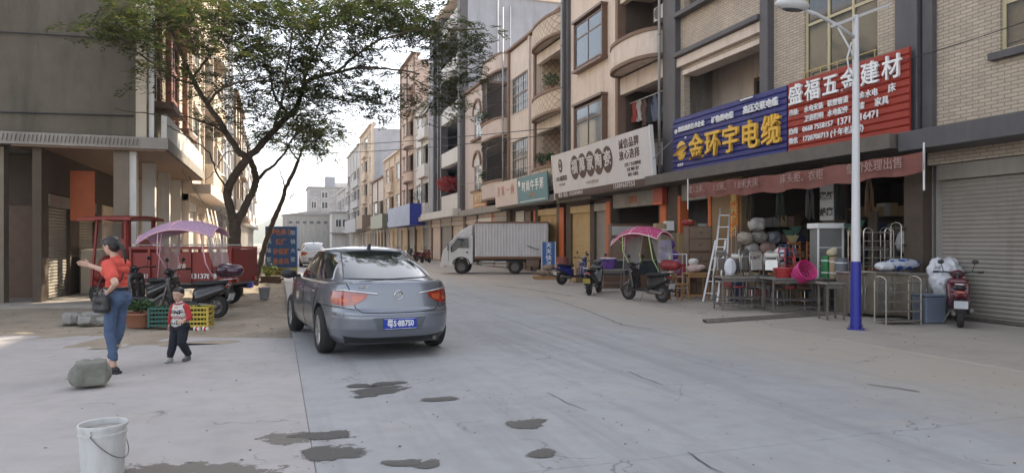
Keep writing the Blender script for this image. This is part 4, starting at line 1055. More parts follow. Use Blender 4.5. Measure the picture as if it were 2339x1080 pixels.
    for sg in (-1,1):
        SD = proj('y',sg)
        w1 = patch('side_window', CGLASS, [(-1.02,1.315),(-.75,1.37),(-.4,1.395),(-.14,1.40)], [(-1.40,1.045),(-1.1,1.02),(-.6,1.01),(-.14,1.0)], SD, root, rows=10, cols=14)
        w2 = patch('side_window', CGLASS, [(-.06,1.40),(.15,1.39),(.38,1.33),(.72,1.17)], [(-.06,1.0),(.3,.995),(.7,.99),(.98,1.02)], SD, root, rows=10, cols=14)
        line('chrome_sill', CHROME, [(-1.45,1.035),(-1.1,1.005),(-.6,.995),(.3,.98),(1.02,1.0)], SD, w1, .007, .006)
        line('chrome_arch', CHROME, [(-1.44,1.04),(-1.05,1.31),(-.80,1.375),(-.45,1.405),(-.2,1.408),(.12,1.40),(.40,1.335),(.75,1.175),(1.0,1.02)], SD, w1, .006, .005)
        for x in (-.10,):
            line('door_gap', GAP, [(x,.97),(x,.5),(x-.02,.27)], SD, body, .005)
        line('door_gap', GAP, [(-1.20,.97),(-1.12,.80),(-.98,.62),(-.93,.45),(-.90,.27)], SD, body, .005)
        line('door_gap', GAP, [(.98,.95),(.98,.5),(.96,.27)], SD, body, .005)
        line('sill_gap', GAP, [(-.9,.27),(.0,.265),(.96,.27)], SD, body, .005)
        for x in (-.98,.12):
            h = MB(); y_ = SD(x,.845,.0).y
            h.cap((x-.09,y_+sg*.018,.85),(x+.09,y_+sg*.018,.84),.016,n=8); h.build('door_handle', PAINT, root, smooth=True)
        # tail lamps that wrap round the corner
        lamp = patch('tail_lamp', TAILR, [(sg*.805,.875),(sg*.775,.898),(sg*.68,.90),(sg*.55,.885),(sg*.40,.865)], [(sg*.815,.745),(sg*.77,.722),(sg*.68,.715),(sg*.57,.725),(sg*.44,.80)], RE, root, eps=.010, rows=10, cols=26)
        patch('reverse_lamp', TAILO, [(sg*.60,.845),(sg*.52,.845),(sg*.46,.845)], [(sg*.585,.765),(sg*.53,.765),(sg*.48,.79)], RE, lamp, eps=.013, rows=5, cols=6)
        patch('turn_lamp', TAILO, [(sg*.77,.80),(sg*.71,.805),(sg*.63,.80)], [(sg*.765,.765),(sg*.71,.762),(sg*.635,.762)], RE, lamp, eps=.013, rows=5, cols=8)
        line('chrome_strip', CHROME, [(sg*.76,.910),(sg*.68,.912),(sg*.55,.898),(sg*.36,.872),(sg*.28,.862)], RE, lamp, .010, .012)
        mr = MB(); mr.ell((.80,sg*1.0,1.03),(.075,.13,.085),14,10); mr.bar((.80,sg*.80,.985),(.82,sg*.93,1.0),.05,.06); mr.build('door_mirror', BLACK, root, smooth=True)
    # boot lid and bumper gaps
    lid = [(-.655,1.0),(-.63,.93),(-.60,.86),(-.585,.76),(-.565,.685),(-.50,.63),(-.3,.618),(0,.614),(.3,.618),(.50,.63),(.565,.685),(.585,.76),(.60,.86),(.63,.93),(.655,1.0)]
    line('boot_gap', GAP, lid, RE, body, .006, 0, 5)
    line('bumper_gap', GAP, [(-.895,.70),(-.75,.69),(-.575,.665)], RE, body, .005); line('bumper_gap', GAP, [(.895,.70),(.75,.69),(.575,.665)], RE, body, .005)
    line('boot_lip', PAINT, [(-.62,1.005),(-.3,1.018),(0,1.022),(.3,1.018),(.62,1.005)], proj('x',-1), body, .012, -.004)
    line('bumper_crease', PAINT, [(-.80,.60),(-.5,.585),(0,.582),(.5,.585),(.80,.60)], RE, body, .013, -.004)
    patch('lower_valance', BLACK, [(-.70,.315),(-.4,.29),(0,.285),(.4,.29),(.70,.315)], [(-.66,.215),(0,.215),(.66,.215)], RE, root, eps=.006, rows=4, cols=20)
    patch('plate_recess_shade', M('plate_recess_shade_paint',(.13,.14,.16),rough=.4,metal=.4), [(-.36,.555),(.36,.555)], [(-.30,.385),(.30,.385)], RE, root, eps=.004, rows=4, cols=10)  # flush patch of darkened body paint stands in for shade in a recess
    px_ = RE(0,.47,0).x-.014
    pl = MB(); pl.box(px_-.008,px_,-.225,.225,.40,.545); pl = pl.build('number_plate', PLATEB, root, bevel=.004)
    FB = (R(90),0,R(-90))
    letters('粤S·8B7S0', WHITET, pl, (px_-.0125,0,.472), FB, .108, bold=.003, depth=.002, sx=.80)
    k = MB(); k.box(px_-.012,px_-.009,-.218,.218,.405,.409); k.box(px_-.012,px_-.009,-.218,.218,.536,.540); k.build('plate_border', WHITET, pl)
    for y in (-.12,.12):
        k = MB(); k.lathe([(.009,-.004),(.007,.0)],10,(px_-.010,y,.409),'X'); k.build('plate_screw', CHROME, pl)
    # emblem: a ring with three slanted shields
    ex = RE(0,.845,.01).x
    em = MB(); em.tube([(ex,.055*math.cos(2*PI*i/24),.845+.055*math.sin(2*PI*i/24)) for i in range(24)],.007,6,closed=True); em = em.build('emblem', CHROME, root, smooth=True)
    for i in (-1,0,1):
        k = MB(); k.prism([(-.012+i*.024,.862+i*.012-0),(.012+i*.024,.868+i*.012),(.010+i*.024,.842+i*.012),(-.008+i*.024,.822+i*.012)],ex-.006,ex+.01,lambda a_,b_,c_:(c_,-a_,b_)); k.build('emblem_shield', CHROME, em)
    letters('上海通用', CHROME, root, (RE(.44,.955,.004).x,.44,.952), FB, .055, bold=.001, depth=.002)
    # antenna, exhaust, floor
    fin = MB(); fin.prism([(-.68,1.43),(-.50,1.45),(-.60,1.475),(-.665,1.53),(-.685,1.52)],-.018,.018,lambda a_,b_,c_:(a_,c_,b_)); fin.build('roof_antenna', BLACK, root, bevel=.006)
    ex_ = MB(); ex_.cyl((-2.2,-.52,.245),(-1.8,-.52,.26),.03,n=12); ex_.build('exhaust_pipe', DSTEEL, root, smooth=40)
    fl = MB(); fl.box(-2.0,2.0,-.66,.66,.17,.24); fl.build('underbody', BLACK, root)
    for x in (-1.33,1.355):
        for sg in (-1,1): wheel(root, x, sg*.795, .325, .215, sg)
    for sg in (-1,1): # front lamps
        patch('headlamp', M('lamp_lens',(.5,.5,.5),rough=.08,coat=1), [(sg*.45,.74),(sg*.8,.78)], [(sg*.5,.64),(sg*.8,.66)], FR, root, rows=4, cols=6)
    return root
cx, cy = W(868, 10.55)
CARH = PI/2 - TH + R(25.5)       # heading: nearly along the street, turned a little to the left
ch = Vector((math.cos(CARH),math.sin(CARH),0)); p = Vector((cx,cy,0)) + ch*1.33
carr = make_car((p.x,p.y,.004), CARH, 'grey blue saloon car parked on the concrete road with its rear to the camera')

carr.scale = (1.03,1.03,1.03)

# ------------------------------------------------------------------ white box lorry
def make_truck(loc, rz):
    root = thing('box_truck', 'white box truck with ribbed cargo box parked across the street by the shutters', 'truck', loc, rz)
    TW = M('truck_white', (.60,.60,.62), rough=.4, var=.06, dirt=.25, dcol=(.25,.22,.18), coat=.3)
    BOXM = M('cargo_box_white', (.58,.575,.585), rough=.5, var=.08, dirt=.35, dcol=(.25,.19,.13), dscale=2)
    RUST = M('rusty_edge', (.20,.11,.07), rough=.8, var=.35, scale=8)
    L = 3.62; hw = .92; z0,z1 = .80,2.62
    c = bpy.data.objects.new('cargo_box',None); COL.objects.link(c); c.parent = root
    for sg in (-1,1):
        A=[]; n = 24; p_ = L/n
        for i in range(n):
            x = -i*p_
            A += [(x,sg*hw),(x-p_*.38,sg*hw),(x-p_*.5,sg*(hw-.04)),(x-p_*.88,sg*(hw-.04))]
        A.append((-L,sg*hw)); m = MB(); m.strip([(x,y,z0+.08) for x,y in A],[(x,y,z1-.08) for x,y in A]); m.build('ribbed_side', BOXM, c)
        m = MB(); m.box(-L-.02,.02,sg*hw-.03,sg*hw+.03,z1-.08,z1); m.build('top_rail', RUST, c)
        m = MB(); m.box(-L-.02,.02,sg*hw-.03,sg*hw+.03,z0,z0+.08); m.build('bottom_rail', RUST, c)
    m = MB(); m.box(-.03,.03,-hw+.04,hw-.04,z0,z1-.01); m.build('front_panel', BOXM, c)
    m = MB(); m.box(-L-.03,-L+.03,-hw+.04,hw-.04,z0,z1-.01); m.build('rear_door', BOXM, c)
    m = MB(); m.box(-L,0,-hw+.035,hw-.035,z1-.05,z1-.004); m.build('box_roof', BOXM, c)
    m = MB(); m.box(-L,0,-hw+.035,hw-.035,z0-.06,z0+.05); m.build('box_floor', RUST, c)
    for y in (-.3,.3):
        m = MB(); m.box(-L+.1,1.4,y-.04,y+.04,.58,.735); m.build('chassis_rail', BLACK, root)
    # cab, shaped from its side outline
    prof = [(.12,.55),(.12,1.93),(.45,1.98),(.98,1.95),(1.28,1.62),(1.66,1.18),(1.72,.95),(1.74,.50),(1.60,.42),(1.12,.42),(1.08,.62),(.95,.80),(.72,.84),(.50,.80),(.37,.62),(.33,.50)]
    m = MB(); n = len(prof); secs = []
    for (y,k) in ((-.84,.94),(-.80,.985),(-.70,1),(.70,1),(.80,.985),(.84,.94)):
        secs.append([((x-.8)*k+.8,y,(z-1.1)*k+1.1 if z > 1.1 else z) for x,z in prof])
    m.add([p_ for s_ in secs for p_ in s_],[(j*n+i,j*n+(i+1)%n,(j+1)*n+(i+1)%n,(j+1)*n+i) for j in range(5) for i in range(n)]+[tuple(range(n-1,-1,-1)),tuple(range(5*n,6*n))])
    cab = m.build('cab', TW, root, smooth=30)
    for sg in (-1,1):
        y0,y1 = sorted((sg*.842,sg*.852)); P3 = lambda a,b,c_:(a,c_,b)
        m = MB(); m.prism([(.34,1.30),(.34,1.80),(.92,1.80),(1.26,1.36),(1.24,1.10),(1.12,1.10),(.86,1.30)],y0,y1,P3); w_ = m.build('side_window', CGLASS, cab)
        m = MB(); pts = [(.28,1.25),(.28,1.86),(.96,1.86),(1.36,1.36),(1.36,.62)]; m.tube([(x,sg*.846,z) for x,z in pts],.009,5); m.build('door_gap', BLACK, cab)
        m = MB(); y0,y1 = sorted((sg*.845,sg*.868)); m.box(.36,.48,y0,y1,1.05,1.12); m.build('door_handle', BLACK, cab)
        m = MB(); m.tube([(1.25,sg*.84,1.5),(1.36,sg*1.0,1.52),(1.36,sg*1.02,1.2)],.013,6); m.box(1.34,1.38,sg*1.02-.07,sg*1.02+.07,1.18,1.5); m.build('mirror', BLACK, cab)
        m = MB(); y0,y1 = sorted((sg*.5,sg*.80)); m.box(1.70,1.755,y0,y1,.62,.84); m.build('headlamp', M('truck_lamp',(.55,.48,.25),rough=.2,coat=1), cab)
        m = MB(); m.tube([(.30+.42*(1-math.cos(PI*i/12)),sg*.85,.50+.34*math.sin(PI*i/12)) for i in range(13)],.028,6); m.build('wheel_arch', BLACK, cab)
    m = MB(); m.quad((1.30,-.66,1.60),(1.30,.66,1.60),(1.655,.70,1.20),(1.655,-.70,1.20)); m.v = [(x+.02,y,z+.015) for x,y,z in m.v]; m.quad((1.29,-.66,1.59),(1.29,.66,1.59),(1.65,.70,1.19),(1.65,-.70,1.19)); m.build('windscreen', CGLASS, cab)
    m = MB(); m.box(1.60,1.80,-.82,.82,.36,.58); m.build('bumper', TW, cab, bevel=.03)
    # wind deflector on the roof
    m = MB(); m.prism([(.16,1.955),(.95,1.97),(.80,2.12),(.50,2.33),(.16,2.48)],-.76,.76,lambda a,b,c_:(a,c_,b)); m.build('wind_deflector', TW, cab, bevel=.04)
    for y in (-.5,.5):
        m = MB(); m.box(.62,.72,y-.05,y+.05,1.975,2.03); m.build('marker_lamp', TAILO, cab)
    for x,w_ in ((.72,.19),(-1.98,.19)):
        for sg in (-1,1):
            wheel(root,x,sg*.74,.355,w_,sg,rimr=.58,spokes=6,rimm=M('truck_rim',(.16,.15,.14),rough=.7,var=.3))
            if x < 0: wheel(root,x,sg*.52,.355,w_,sg,rimr=.58,spokes=6,rimm=M('truck_rim',(.16,.15,.14),rough=.7,var=.3))
    m = MB(); m.box(-.95,-.2,.45,.80,.42,.70); m.build('fuel_tank', DSTEEL, root, bevel=.03)
    m = MB(); m.box(-3.2,-2.55,.5,.86,.36,.74); m.build('tool_box', M('rust_box',(.17,.12,.09),rough=.8,var=.3), root, bevel=.02)
    for z in (.46,.62):
        for sg in (-1,1):
            m = MB(); m.bar((-.35,sg*.86,z),(-1.55,sg*.86,z),.03); m.build('side_guard_rail', WHITEP, root)
    m = MB(); m.box(-2.55,-2.50,-.85,.85,.28,.75); m.build('mud_flap', RUBBER, root)
    m = MB(); m.tube([(-2.6,.94,1.42),(-2.9,.97,1.30),(-3.2,.96,1.22)],.02,5); m.build('hook_strap', BLACK, root)
    return root
tx, ty = W(1090, 36.0)
make_truck((tx,ty,.006), PI-TH-R(3))
# ------------------------------------------------------------------ scooters and the cargo tricycle
def M_dots(name, col, dot, scale=9, r=.28):
    if name in _mc: return _mc[name]
    m = bpy.data.materials.new(name); m.use_nodes = True; t = m.node_tree; N = t.nodes; L = t.links; p = N['Principled BSDF']; p.inputs['Roughness'].default_value = .6
    tc = N.new('ShaderNodeTexCoord'); v = N.new('ShaderNodeTexVoronoi'); v.inputs['Scale'].default_value = scale; v.inputs['Randomness'].default_value = .6; L.new(tc.outputs['Object'],v.inputs['Vector'])
    lt = N.new('ShaderNodeMath'); lt.operation = 'LESS_THAN'; lt.inputs[1].default_value = r; L.new(v.outputs['Distance'],lt.inputs[0])
    mx = N.new('ShaderNodeMix'); mx.data_type = 'RGBA'; mx.inputs['A'].default_value = (*col,1); mx.inputs['B'].default_value = (*dot,1); L.new(lt.outputs[0],mx.inputs['Factor']); L.new(mx.outputs['Result'],p.inputs['Base Color'])
    tr = N.new('ShaderNodeBsdfTranslucent'); L.new(mx.outputs['Result'],tr.inputs[0]); ms = N.new('ShaderNodeMixShader'); ms.inputs[0].default_value = .35
    L.new(p.outputs[0],ms.inputs[1]); L.new(tr.outputs[0],ms.inputs[2]); L.new(ms.outputs[0],N['Material Output'].inputs[0])
    _mc[name] = m; return m
CLEARP = M('clear_plastic_sheet', (.55,.55,.52), rough=.25, var=.1, alpha=.45)
def scooter(label, loc, rz, bodym, seatm=BLACK, canopy=None, trim=None, postm=None, box=None, plate=None, rack=None, group=None, lean=0, name='scooter', cup=0):
    root = thing(name, label, 'scooter', loc, group=group, rot=(lean,0,rz))
    for x,s_ in ((.63,1),(-.56,1)):
        t = wheel(root,x,0,.235,.10,1,rimr=.60,spokes=5,rimm=DSTEEL)
    m = MB()
    for y in (-.065,.065): m.tube([(.63,y,.235),(.56,y,.5),(.47,y*.7,.82)],.022,6)
    m.build('fork', DSTEEL, root, smooth=True)
    m = MB(); m.cap((.36,-.13,.36),(.42,-.16,.72),.055); m.cap((.36,.13,.36),(.42,.16,.72),.055); m.cap((.36,0,.33),(.46,0,.80),.08); m.cap((.44,-.1,.80),(.44,.1,.80),.085); m.cap((.40,-.08,.5),(.40,.08,.5),.07); m.cap((.41,-.12,.62),(.41,.12,.62),.06)
    remesh(m,'leg_shield',.022,bodym,root)
    m = MB(); m.cap((.63,0,.46),(.78,0,.36),.06); m.cap((.63,0,.47),(.44,0,.44),.055); remesh(m,'front_mudguard',.02,bodym,root)
    m = MB(); m.tbox((.08,0,.30),(.62,.30,.07)); m.build('footboard', BLACK, root, bevel=.02)
    m = MB(); m.cap((-.18,0,.50),(-.70,0,.63),.15,.10); m.cap((-.22,-.08,.42),(-.72,-.06,.60),.11,.07); m.cap((-.22,.08,.42),(-.72,.06,.60),.11,.07); m.cap((-.14,0,.38),(-.2,0,.55),.12)
    remesh(m,'rear_body',.024,bodym,root)
    m = MB(); m.cap((-.12,0,.70),(-.45,0,.72),.11,.11); m.cap((-.45,0,.74),(-.74,0,.77),.10,.075); m.v = [(x,y*1.05,.72+(z-.72)*.55) for x,y,z in m.v]; remesh(m,'seat',.022,seatm,root)
    m = MB(); m.tube([(.46,0,.80),(.42,0,.95)],.035,8); m.tube([(.34,.34,1.0),(.40,.2,1.0),(.43,0,.96),(.40,-.2,1.0),(.34,-.34,1.0)],.016,6); m.build('handlebar', BLACK, root, smooth=True)
    for y in (-1,1):
        g_ = MB(); g_.cyl((.35,y*.33,1.0),(.29,y*.42,1.0),.021,n=8); g_.build('grip', RUBBER, root)
        g_ = MB(); g_.tube([(.39,y*.24,1.0),(.37,y*.28,1.16)],.008,5); g_.ell((.365,y*.29,1.2),(.02,.06,.045),10,6); g_.build('mirror', BLACK, root, smooth=True)
    m = MB(); m.ell((.50,0,.95),(.085,.13,.085)); m.build('headlamp_cowl', bodym, root, smooth=True)
    m = MB(); m.ell((.56,0,.955),(.035,.07,.045)); m.build('headlamp', M('lamp_lens',(.5,.5,.5),rough=.08,coat=1), root, smooth=True)
    m = MB(); m.ell((-.80,0,.66),(.03,.09,.035)); m.build('tail_lamp', TAILR, root, smooth=True)
    m = MB(); m.cap((-.25,-.16,.26),(-.68,-.17,.32),.045,.055); m.build('exhaust', DSTEEL, root, smooth=True)
    m = MB(); m.cap((-.12,.08,.28),(-.58,.09,.24),.07,.05); m.build('engine_cover', DSTEEL, root, smooth=True)
    m = MB(); m.tube([(-.05,.14,.28),(-.02,.26,.02)],.012,5); m.build('side_stand', DSTEEL, root)
    m = MB(); m.tbox((-.86,0,.42),(.012,.16,.24),ry=R(-18)); m.bar((-.72,0,.55),(-.86,0,.5),.05,.03); m.build('mud_flap', BLACK, root)
    if plate: m = MB(); m.tbox((-.875,0,.44),(.008,.22,.15),ry=R(-18)); m.build('number_plate', plate, root)
    if rack or box:
        m = MB(); m.tube([(-.6,-.09,.78),(-.95,-.09,.82),(-.95,.09,.82),(-.6,.09,.78)],.012,6); m.build('rear_rack', CHROME, root, smooth=True)
    if box:
        m = MB(); m.cap((-.70,0,.98),(-.98,0,.98),.17,.15); m.cap((-.75,-.08,1.0),(-.75,.08,1.0),.16); m.v = [(x,y*1.1,.98+(z-.98)*.85) for x,y,z in m.v]; o = remesh(m,'top_box',.025,box,root)
    if canopy:
        nx, ny = 14, 10; rows=[]
        for i in range(nx+1):
            u = i/nx; x = -.62+1.72*u; r_=[]
            for j in range(ny+1):
                v = 2*j/ny-1; wd = .46*(1-.42*max(0,u-.55)/.45)*(1-.25*max(0,.2-u)/.2)
                z = 2.02-.30*(abs(u-.42)/.58)**2.1-.20*abs(v)**2.2-cup*max(0,u-.7)
                r_.append((x-.04*v*v,wd*v,z))
            rows.append(r_)
        m = MB()
        for a_,b_ in zip(rows,rows[1:]): m.strip(a_,b_)
        low = [[(x,y,z-.012) for x,y,z in r_] for r_ in rows]
        for a_,b_ in zip(low,low[1:]): m.strip(b_,a_)
        can = m.build('canopy', canopy, root, smooth=True)
        edge = rows[0]+[r_[-1] for r_ in rows[1:]]+rows[-1][::-1][1:]+[r_[0] for r_ in rows[::-1][1:-1]]
        m = MB(); m.tube(edge,.016,6,closed=True); m.build('edge_trim', trim or WHITEP, can, smooth=True)
        k0 = rows[7]; m = MB(); m.tube(k0,.012,6); m.build('rib', trim or WHITEP, can, smooth=True)
        pm = postm or trim or WHITEP
        for y in (-.30,.30):
            m = MB(); m.tube([(.38,y*.8,.98),(.55,y*1.1,1.35),(.50,y*1.3,1.78)],.013,6); m.build('front_post', pm, root, smooth=True)
            m = MB(); m.tube([(-.62,y*.7,.80),(-.50,y*1.1,1.15),(-.42,y*1.35,1.80)],.014,6); m.build('rear_post', pm, root, smooth=True)
        A=[(.44+.12*math.sin(PI*i/8),-.36+.72*i/8,1.75) for i in range(9)]; B=[(.55+.14*math.sin(PI*i/8),-.32+.64*i/8,.82) for i in range(9)]
        m = MB(); m.strip(A,B); m.build('wind_shield', CLEARP, root, smooth=True)
        m = MB(); m.tube(A+B[::-1],.009,5,closed=True); m.build('shield_edge', trim or WHITEP, root, smooth=True)
        A=[(-.52,-.40+.80*i/8,1.66) for i in range(9)]; B=[(-.66,-.33+.66*i/8,1.08) for i in range(9)]
        m = MB(); m.strip(A,B); m.build('rear_sheet', CLEARP, root, smooth=True)
    return root
def heading(cx, cz):        # plan direction given relative to the camera (right, away) -> rotation about z
    wx = cx*math.cos(TH)+cz*math.sin(TH); wy = -cx*math.sin(TH)+cz*math.cos(TH); return math.atan2(wy,wx)
DKBODY = M('black_scooter_plastic',(.025,.022,.022),rough=.3,coat=.5,var=.2)
WHPL = M('plate_white',(.55,.57,.6),rough=.5)
x,y = W(438,14.6)
scooter('black scooter under a lilac dotted sun canopy beside the red tricycle', (x,y,.03), heading(-1,.12), DKBODY, canopy=M_dots('lilac_dots',(.55,.36,.50),(.66,.52,.63),18,.26), trim=M('pink_trim',(.62,.36,.42),rough=.5), box=M('maroon_top_box',(.045,.012,.03),rough=.25,coat=.6), plate=WHPL, name='scooter')
x,y = W(1476,19.0)
scooter('black scooter with a bright pink dotted canopy in front of the furniture shop', (x,y,.01), heading(-.62,.78), DKBODY, canopy=M_dots('pink_dots',(.56,.07,.20),(.75,.35,.5),12,.24), trim=M('pale_pink_trim',(.72,.50,.50),rough=.5), postm=M('lime_post',(.45,.62,.25),rough=.5), box=M('red_pillion_box',(.22,.02,.02),rough=.5), plate=WHPL, cup=.1)
x,y = W(1356,21.6)
scooter('dark motor scooter carrying a yellow pannier parked beside the purple basin', (x,y,.01), heading(.35,.94), DKBODY, plate=M('ochre_pannier',(.36,.27,.06),rough=.6), rack=1)
x,y = W(1311,26.6)
scooter('dark blue scooter parked in front of the yellow roller shutter', (x,y,.01), heading(.85,.5), M('blue_scooter_plastic',(.015,.02,.12),rough=.3,coat=.5), plate=WHPL)
x,y = W(2190,13.6)
scooter('maroon scooter at the right edge beside the wire racks', (x,y,.01), heading(.5,.86), M('maroon_plastic',(.10,.012,.02),rough=.35,coat=.5), plate=WHPL, rack=1)
for i,(px,Z,hx,lab) in enumerate(((962,58,.6,'distant dark motorbike nearest the box truck cab'),(943,63,-.4,'distant dark motorbike second from the truck cab'),(972,54,.3,'distant motorbike with pale mirror close to the truck'),(925,70,.7,'distant motorbike parked under the blue shop sign'),(905,76,.2,'farthest of the distant motorbikes on the right'))):
    x,y = W(px,Z); scooter(lab,(x,y,.01),heading(hx,.8),DKBODY if i%2 else M('red_scooter_plastic',(.15,.02,.02),rough=.4), group='motorbikes parked far up the right side')
# cargo tricycle
REDP = M('red_tricycle_paint', (.22,.022,.015), rough=.55, var=.25, dirt=.55, dcol=(.10,.055,.04), dscale=2)
def tricycle(loc, rz):
    root = thing('cargo_tricycle','red cargo tricycle with a roofed cab and long open bed under the trees','tricycle',loc,rz)
    # bed from x=-1.35 to 1.15, cab ahead of it
    for sg in (-1,1):
        m = MB(); m.box(-1.4,1.1,sg*.66-.02,sg*.66+.02,.62,1.32); sd_ = m.build('bed_side', REDP, root)
        for x in (-1.38,-.9,-.4,.1,.6,1.06):
            m = MB(); y0,y1 = sorted((sg*.683,sg*.72)); m.box(x-.03,x+.03,y0,y1,.60,1.42); m.build('bed_post', REDP, sd_)
        m = MB(); y0,y1 = sorted((sg*.64,sg*.70)); m.box(-1.42,1.12,y0,y1,1.40,1.46); m.build('top_rail', REDP, sd_)
        y0,y1 = sorted((sg*.683,sg*.686)); 
        m = MB(); m.box(-.28,-.08,y0,y1,.92,1.06); m.build('sticker', M('sticker',(.45,.35,.28),rough=.6), sd_)
    m = MB(); m.box(-1.4,1.1,-.64,.64,.56,.62); m.build('bed_floor', DSTEEL, root)
    for x in (-1.40,1.10):
        m = MB(); m.box(x-.02,x+.02,-.64,.64,.62,1.40); m.build('bed_end', REDP, root)
    letters('13137878', WHITET, root, (-.72,.69,.76), (R(90),0,R(180)), .16, bold=.003, align='CENTER')
    letters('3113', WHITET, root, (.75,.69,.76), (R(90),0,R(180)), .13, bold=.003, align='CENTER')
    for sg in (-1,1):
        wheel(root,-.75,sg*.58,.30,.16,sg,rimr=.55,spokes=6,rimm=DSTEEL)
        m = MB(); m.bar((-1.3,sg*.4,.50),(2.0,sg*.3,.46),.05,.07); m.build('chassis_rail', BLACK, root)
        m = MB(); m.box(-1.47,-1.43,sg*.5-.06,sg*.5+.06,.62,.72); m.build('tail_lamp', TAILR, root)
    wheel(root,2.25,0,.30,.13,1,rimr=.55,spokes=6,rimm=DSTEEL)
    cab = bpy.data.objects.new('cab',None); COL.objects.link(cab); cab.parent = root
    for x,y in ((1.25,-.6),(1.25,.6),(2.15,-.52),(2.15,.52)):
        m = MB(); m.bar((x,y,.5),(x-(.15 if x > 2 else 0),y,2.14),.05); m.build('cab_post', REDP, cab)
    n = 10; rows=[]
    for i in range(n+1):
        y = -.72+1.44*i/n; rows.append([(x,y,2.16+.07*math.cos((y/.72)*1.4)-.03*abs(x-1.6)) for x in (1.05,1.3,1.6,1.9,2.2,2.38)])
    m = MB()
    for a_,b_ in zip(rows,rows[1:]): m.strip(a_,b_)
    lw = [[(x,y,z-.06) for x,y,z in r_] for r_ in rows]
    for a_,b_ in zip(lw,lw[1:]): m.strip(b_,a_)
    edge = lambda rr: rr[0]+[r_[-1] for r_ in rr[1:]]+rr[-1][::-1][1:]+[r_[0] for r_ in rr[::-1][1:]]
    m.strip(edge(rows),edge(lw)); m.build('roof', REDP, cab, smooth=40)
    m = MB(); m.box(1.20,1.24,-.6,.6,.5,1.25); m.box(1.20,1.24,-.6,-.45,1.25,2.1); m.box(1.20,1.24,.45,.6,1.25,2.1); m.build('rear_panel', REDP, cab)
    for sg in (-1,1):
        m = MB(); y0,y1 = sorted((sg*.56,sg*.60)); m.box(1.27,1.62,y0,y1,.5,1.65); m.build('side_panel', REDP, cab)
    m = MB(); m.box(1.3,1.85,-.42,.42,.75,.87); m.build('seat', BLACK, cab, bevel=.03)
    m = MB(); m.box(1.27,1.36,-.42,.42,.89,1.25); m.build('seat_back', BLACK, cab, bevel=.03)
    m = MB(); m.cap((2.12,-.3,.75),(2.12,.3,.75),.16); m.cap((2.2,0,.6),(2.1,0,1.05),.2); m.cap((2.25,0,.62),(2.45,0,.55),.1); remesh(m,'nose',.035,REDP,cab)
    m = MB(); m.quad((2.14,-.48,1.15),(2.14,.48,1.15),(2.02,.48,2.05),(2.02,-.48,2.05)); m.build('windscreen', CLEARP, cab)
    m = MB(); m.tube([(1.95,.36,1.15),(2.05,0,1.12),(1.95,-.36,1.15)],.016,6); m.build('handlebar', BLACK, cab)
    for i in range(5):
        m = MB(); m.bar((1.0-.5*i,-.6,1.5),(1.0-.5*i+.05,.6,1.5),.05,.03); m.build('loose_pole', WHITEP, root)
    return root
x,y = W(432,17.3); tricycle((x,y,.03), heading(-1,.06))

x,y = W(338,15.9)
scooter('dark scooter standing between the woman and the lilac canopy scooter', (x,y,.03), heading(-.9,.45), DKBODY, plate=WHPL, rack=1)
# ------------------------------------------------------------------ signs, banner, lamp, wires
def sign_root(name, label, x, y_far, z0, tilt=0, yaw=0, cat='sign'):
    return thing(name, label, cat, (x,y_far,z0), rot=(tilt,0,R(-90)+yaw))
BLUEP = M('sign_blue', (.022,.028,.165), rough=.45, var=.12, dirt=.2, dcol=(.06,.06,.12)); REDS = M('sign_red', (.30,.032,.018), rough=.5, var=.12, dirt=.3, dcol=(.16,.04,.03)); GOLD = M('sign_yellow', (.72,.42,.05), rough=.5, var=.06, dirt=.1)
def slat_sign(name, label, x, yf, z0, w, h, mat, n=11):
    r = sign_root(name, label, x, yf, z0)
    p = h/n
    for i in range(n):
        m = MB(); m.add([(0,.03,i*p),(w,.03,i*p),(w,.0,i*p+p*.18),(0,.0,i*p+p*.18),(0,.0,i*p+p*.80),(w,.0,i*p+p*.80),(w,.03,i*p+p*.985),(0,.03,i*p+p*.985),(0,.05,i*p),(w,.05,i*p),(w,.05,i*p+p*.985),(0,.05,i*p+p*.985)],
            [(0,1,2,3),(3,2,5,4),(4,5,6,7),(8,9,1,0),(7,6,10,11),(9,8,11,10),(0,3,4,7,11,8),(1,9,10,6,5,2)]); m.build('slat', mat, r)
    for i in range(4):
        m = MB(); m.box(w*(.06+.29*i),w*(.06+.29*i)+.05,.052,.12,.0,h); m.build('frame_bar', DSTEEL, r)
    return r
# blue cable sign
r = slat_sign('shop_sign','blue slatted sign with big yellow characters and a globe emblem', 12.8, 20.95, 3.93, 5.65, 1.84, BLUEP)
for i,ch in enumerate('金环宇电缆'): letters(ch, GOLD, r, (1.50+.90*i,-.05,.66), FACE_N, .86, bold=.014, depth=.045, sx=.93)
letters('国家高新技术企业', WHITET, r, (.40,-.03,1.42), FACE_N, .19, bold=.003, depth=.02, align='LEFT')
letters('矿物质电缆', WHITET, r, (2.30,-.03,1.42), FACE_N, .22, bold=.003, depth=.02, align='LEFT')
letters('高压交联电缆', WHITET, r, (3.85,-.03,1.45), FACE_N, .25, bold=.004, depth=.02, align='LEFT')
m = MB(); m.lathe([(.08,-.03),(.08,-.01)],20,(.24,0,1.40),'Y'); m.build('round_mark', WHITET, r); letters('1', BLUEP, r, (.24,-.035,1.40), FACE_N, .12, depth=.003)
m = MB(); m.ell((.55,-.01,.72),(.30,.04,.32),20,12); gl = m.build('globe_emblem', GOLD, r, smooth=True)
for k in range(3):
    m = MB(); m.tube([(.55+.40*math.cos(2*PI*i/30),-.045-.012*math.sin(2*PI*i/30),.70+(.05+.05*k)*math.sin(2*PI*i/30)+.10*math.cos(2*PI*i/30)) for i in range(30)],.012 if k else .02,5,closed=True); m.build('globe_ring', GOLD if k == 0 else BLUEP, gl, smooth=True)
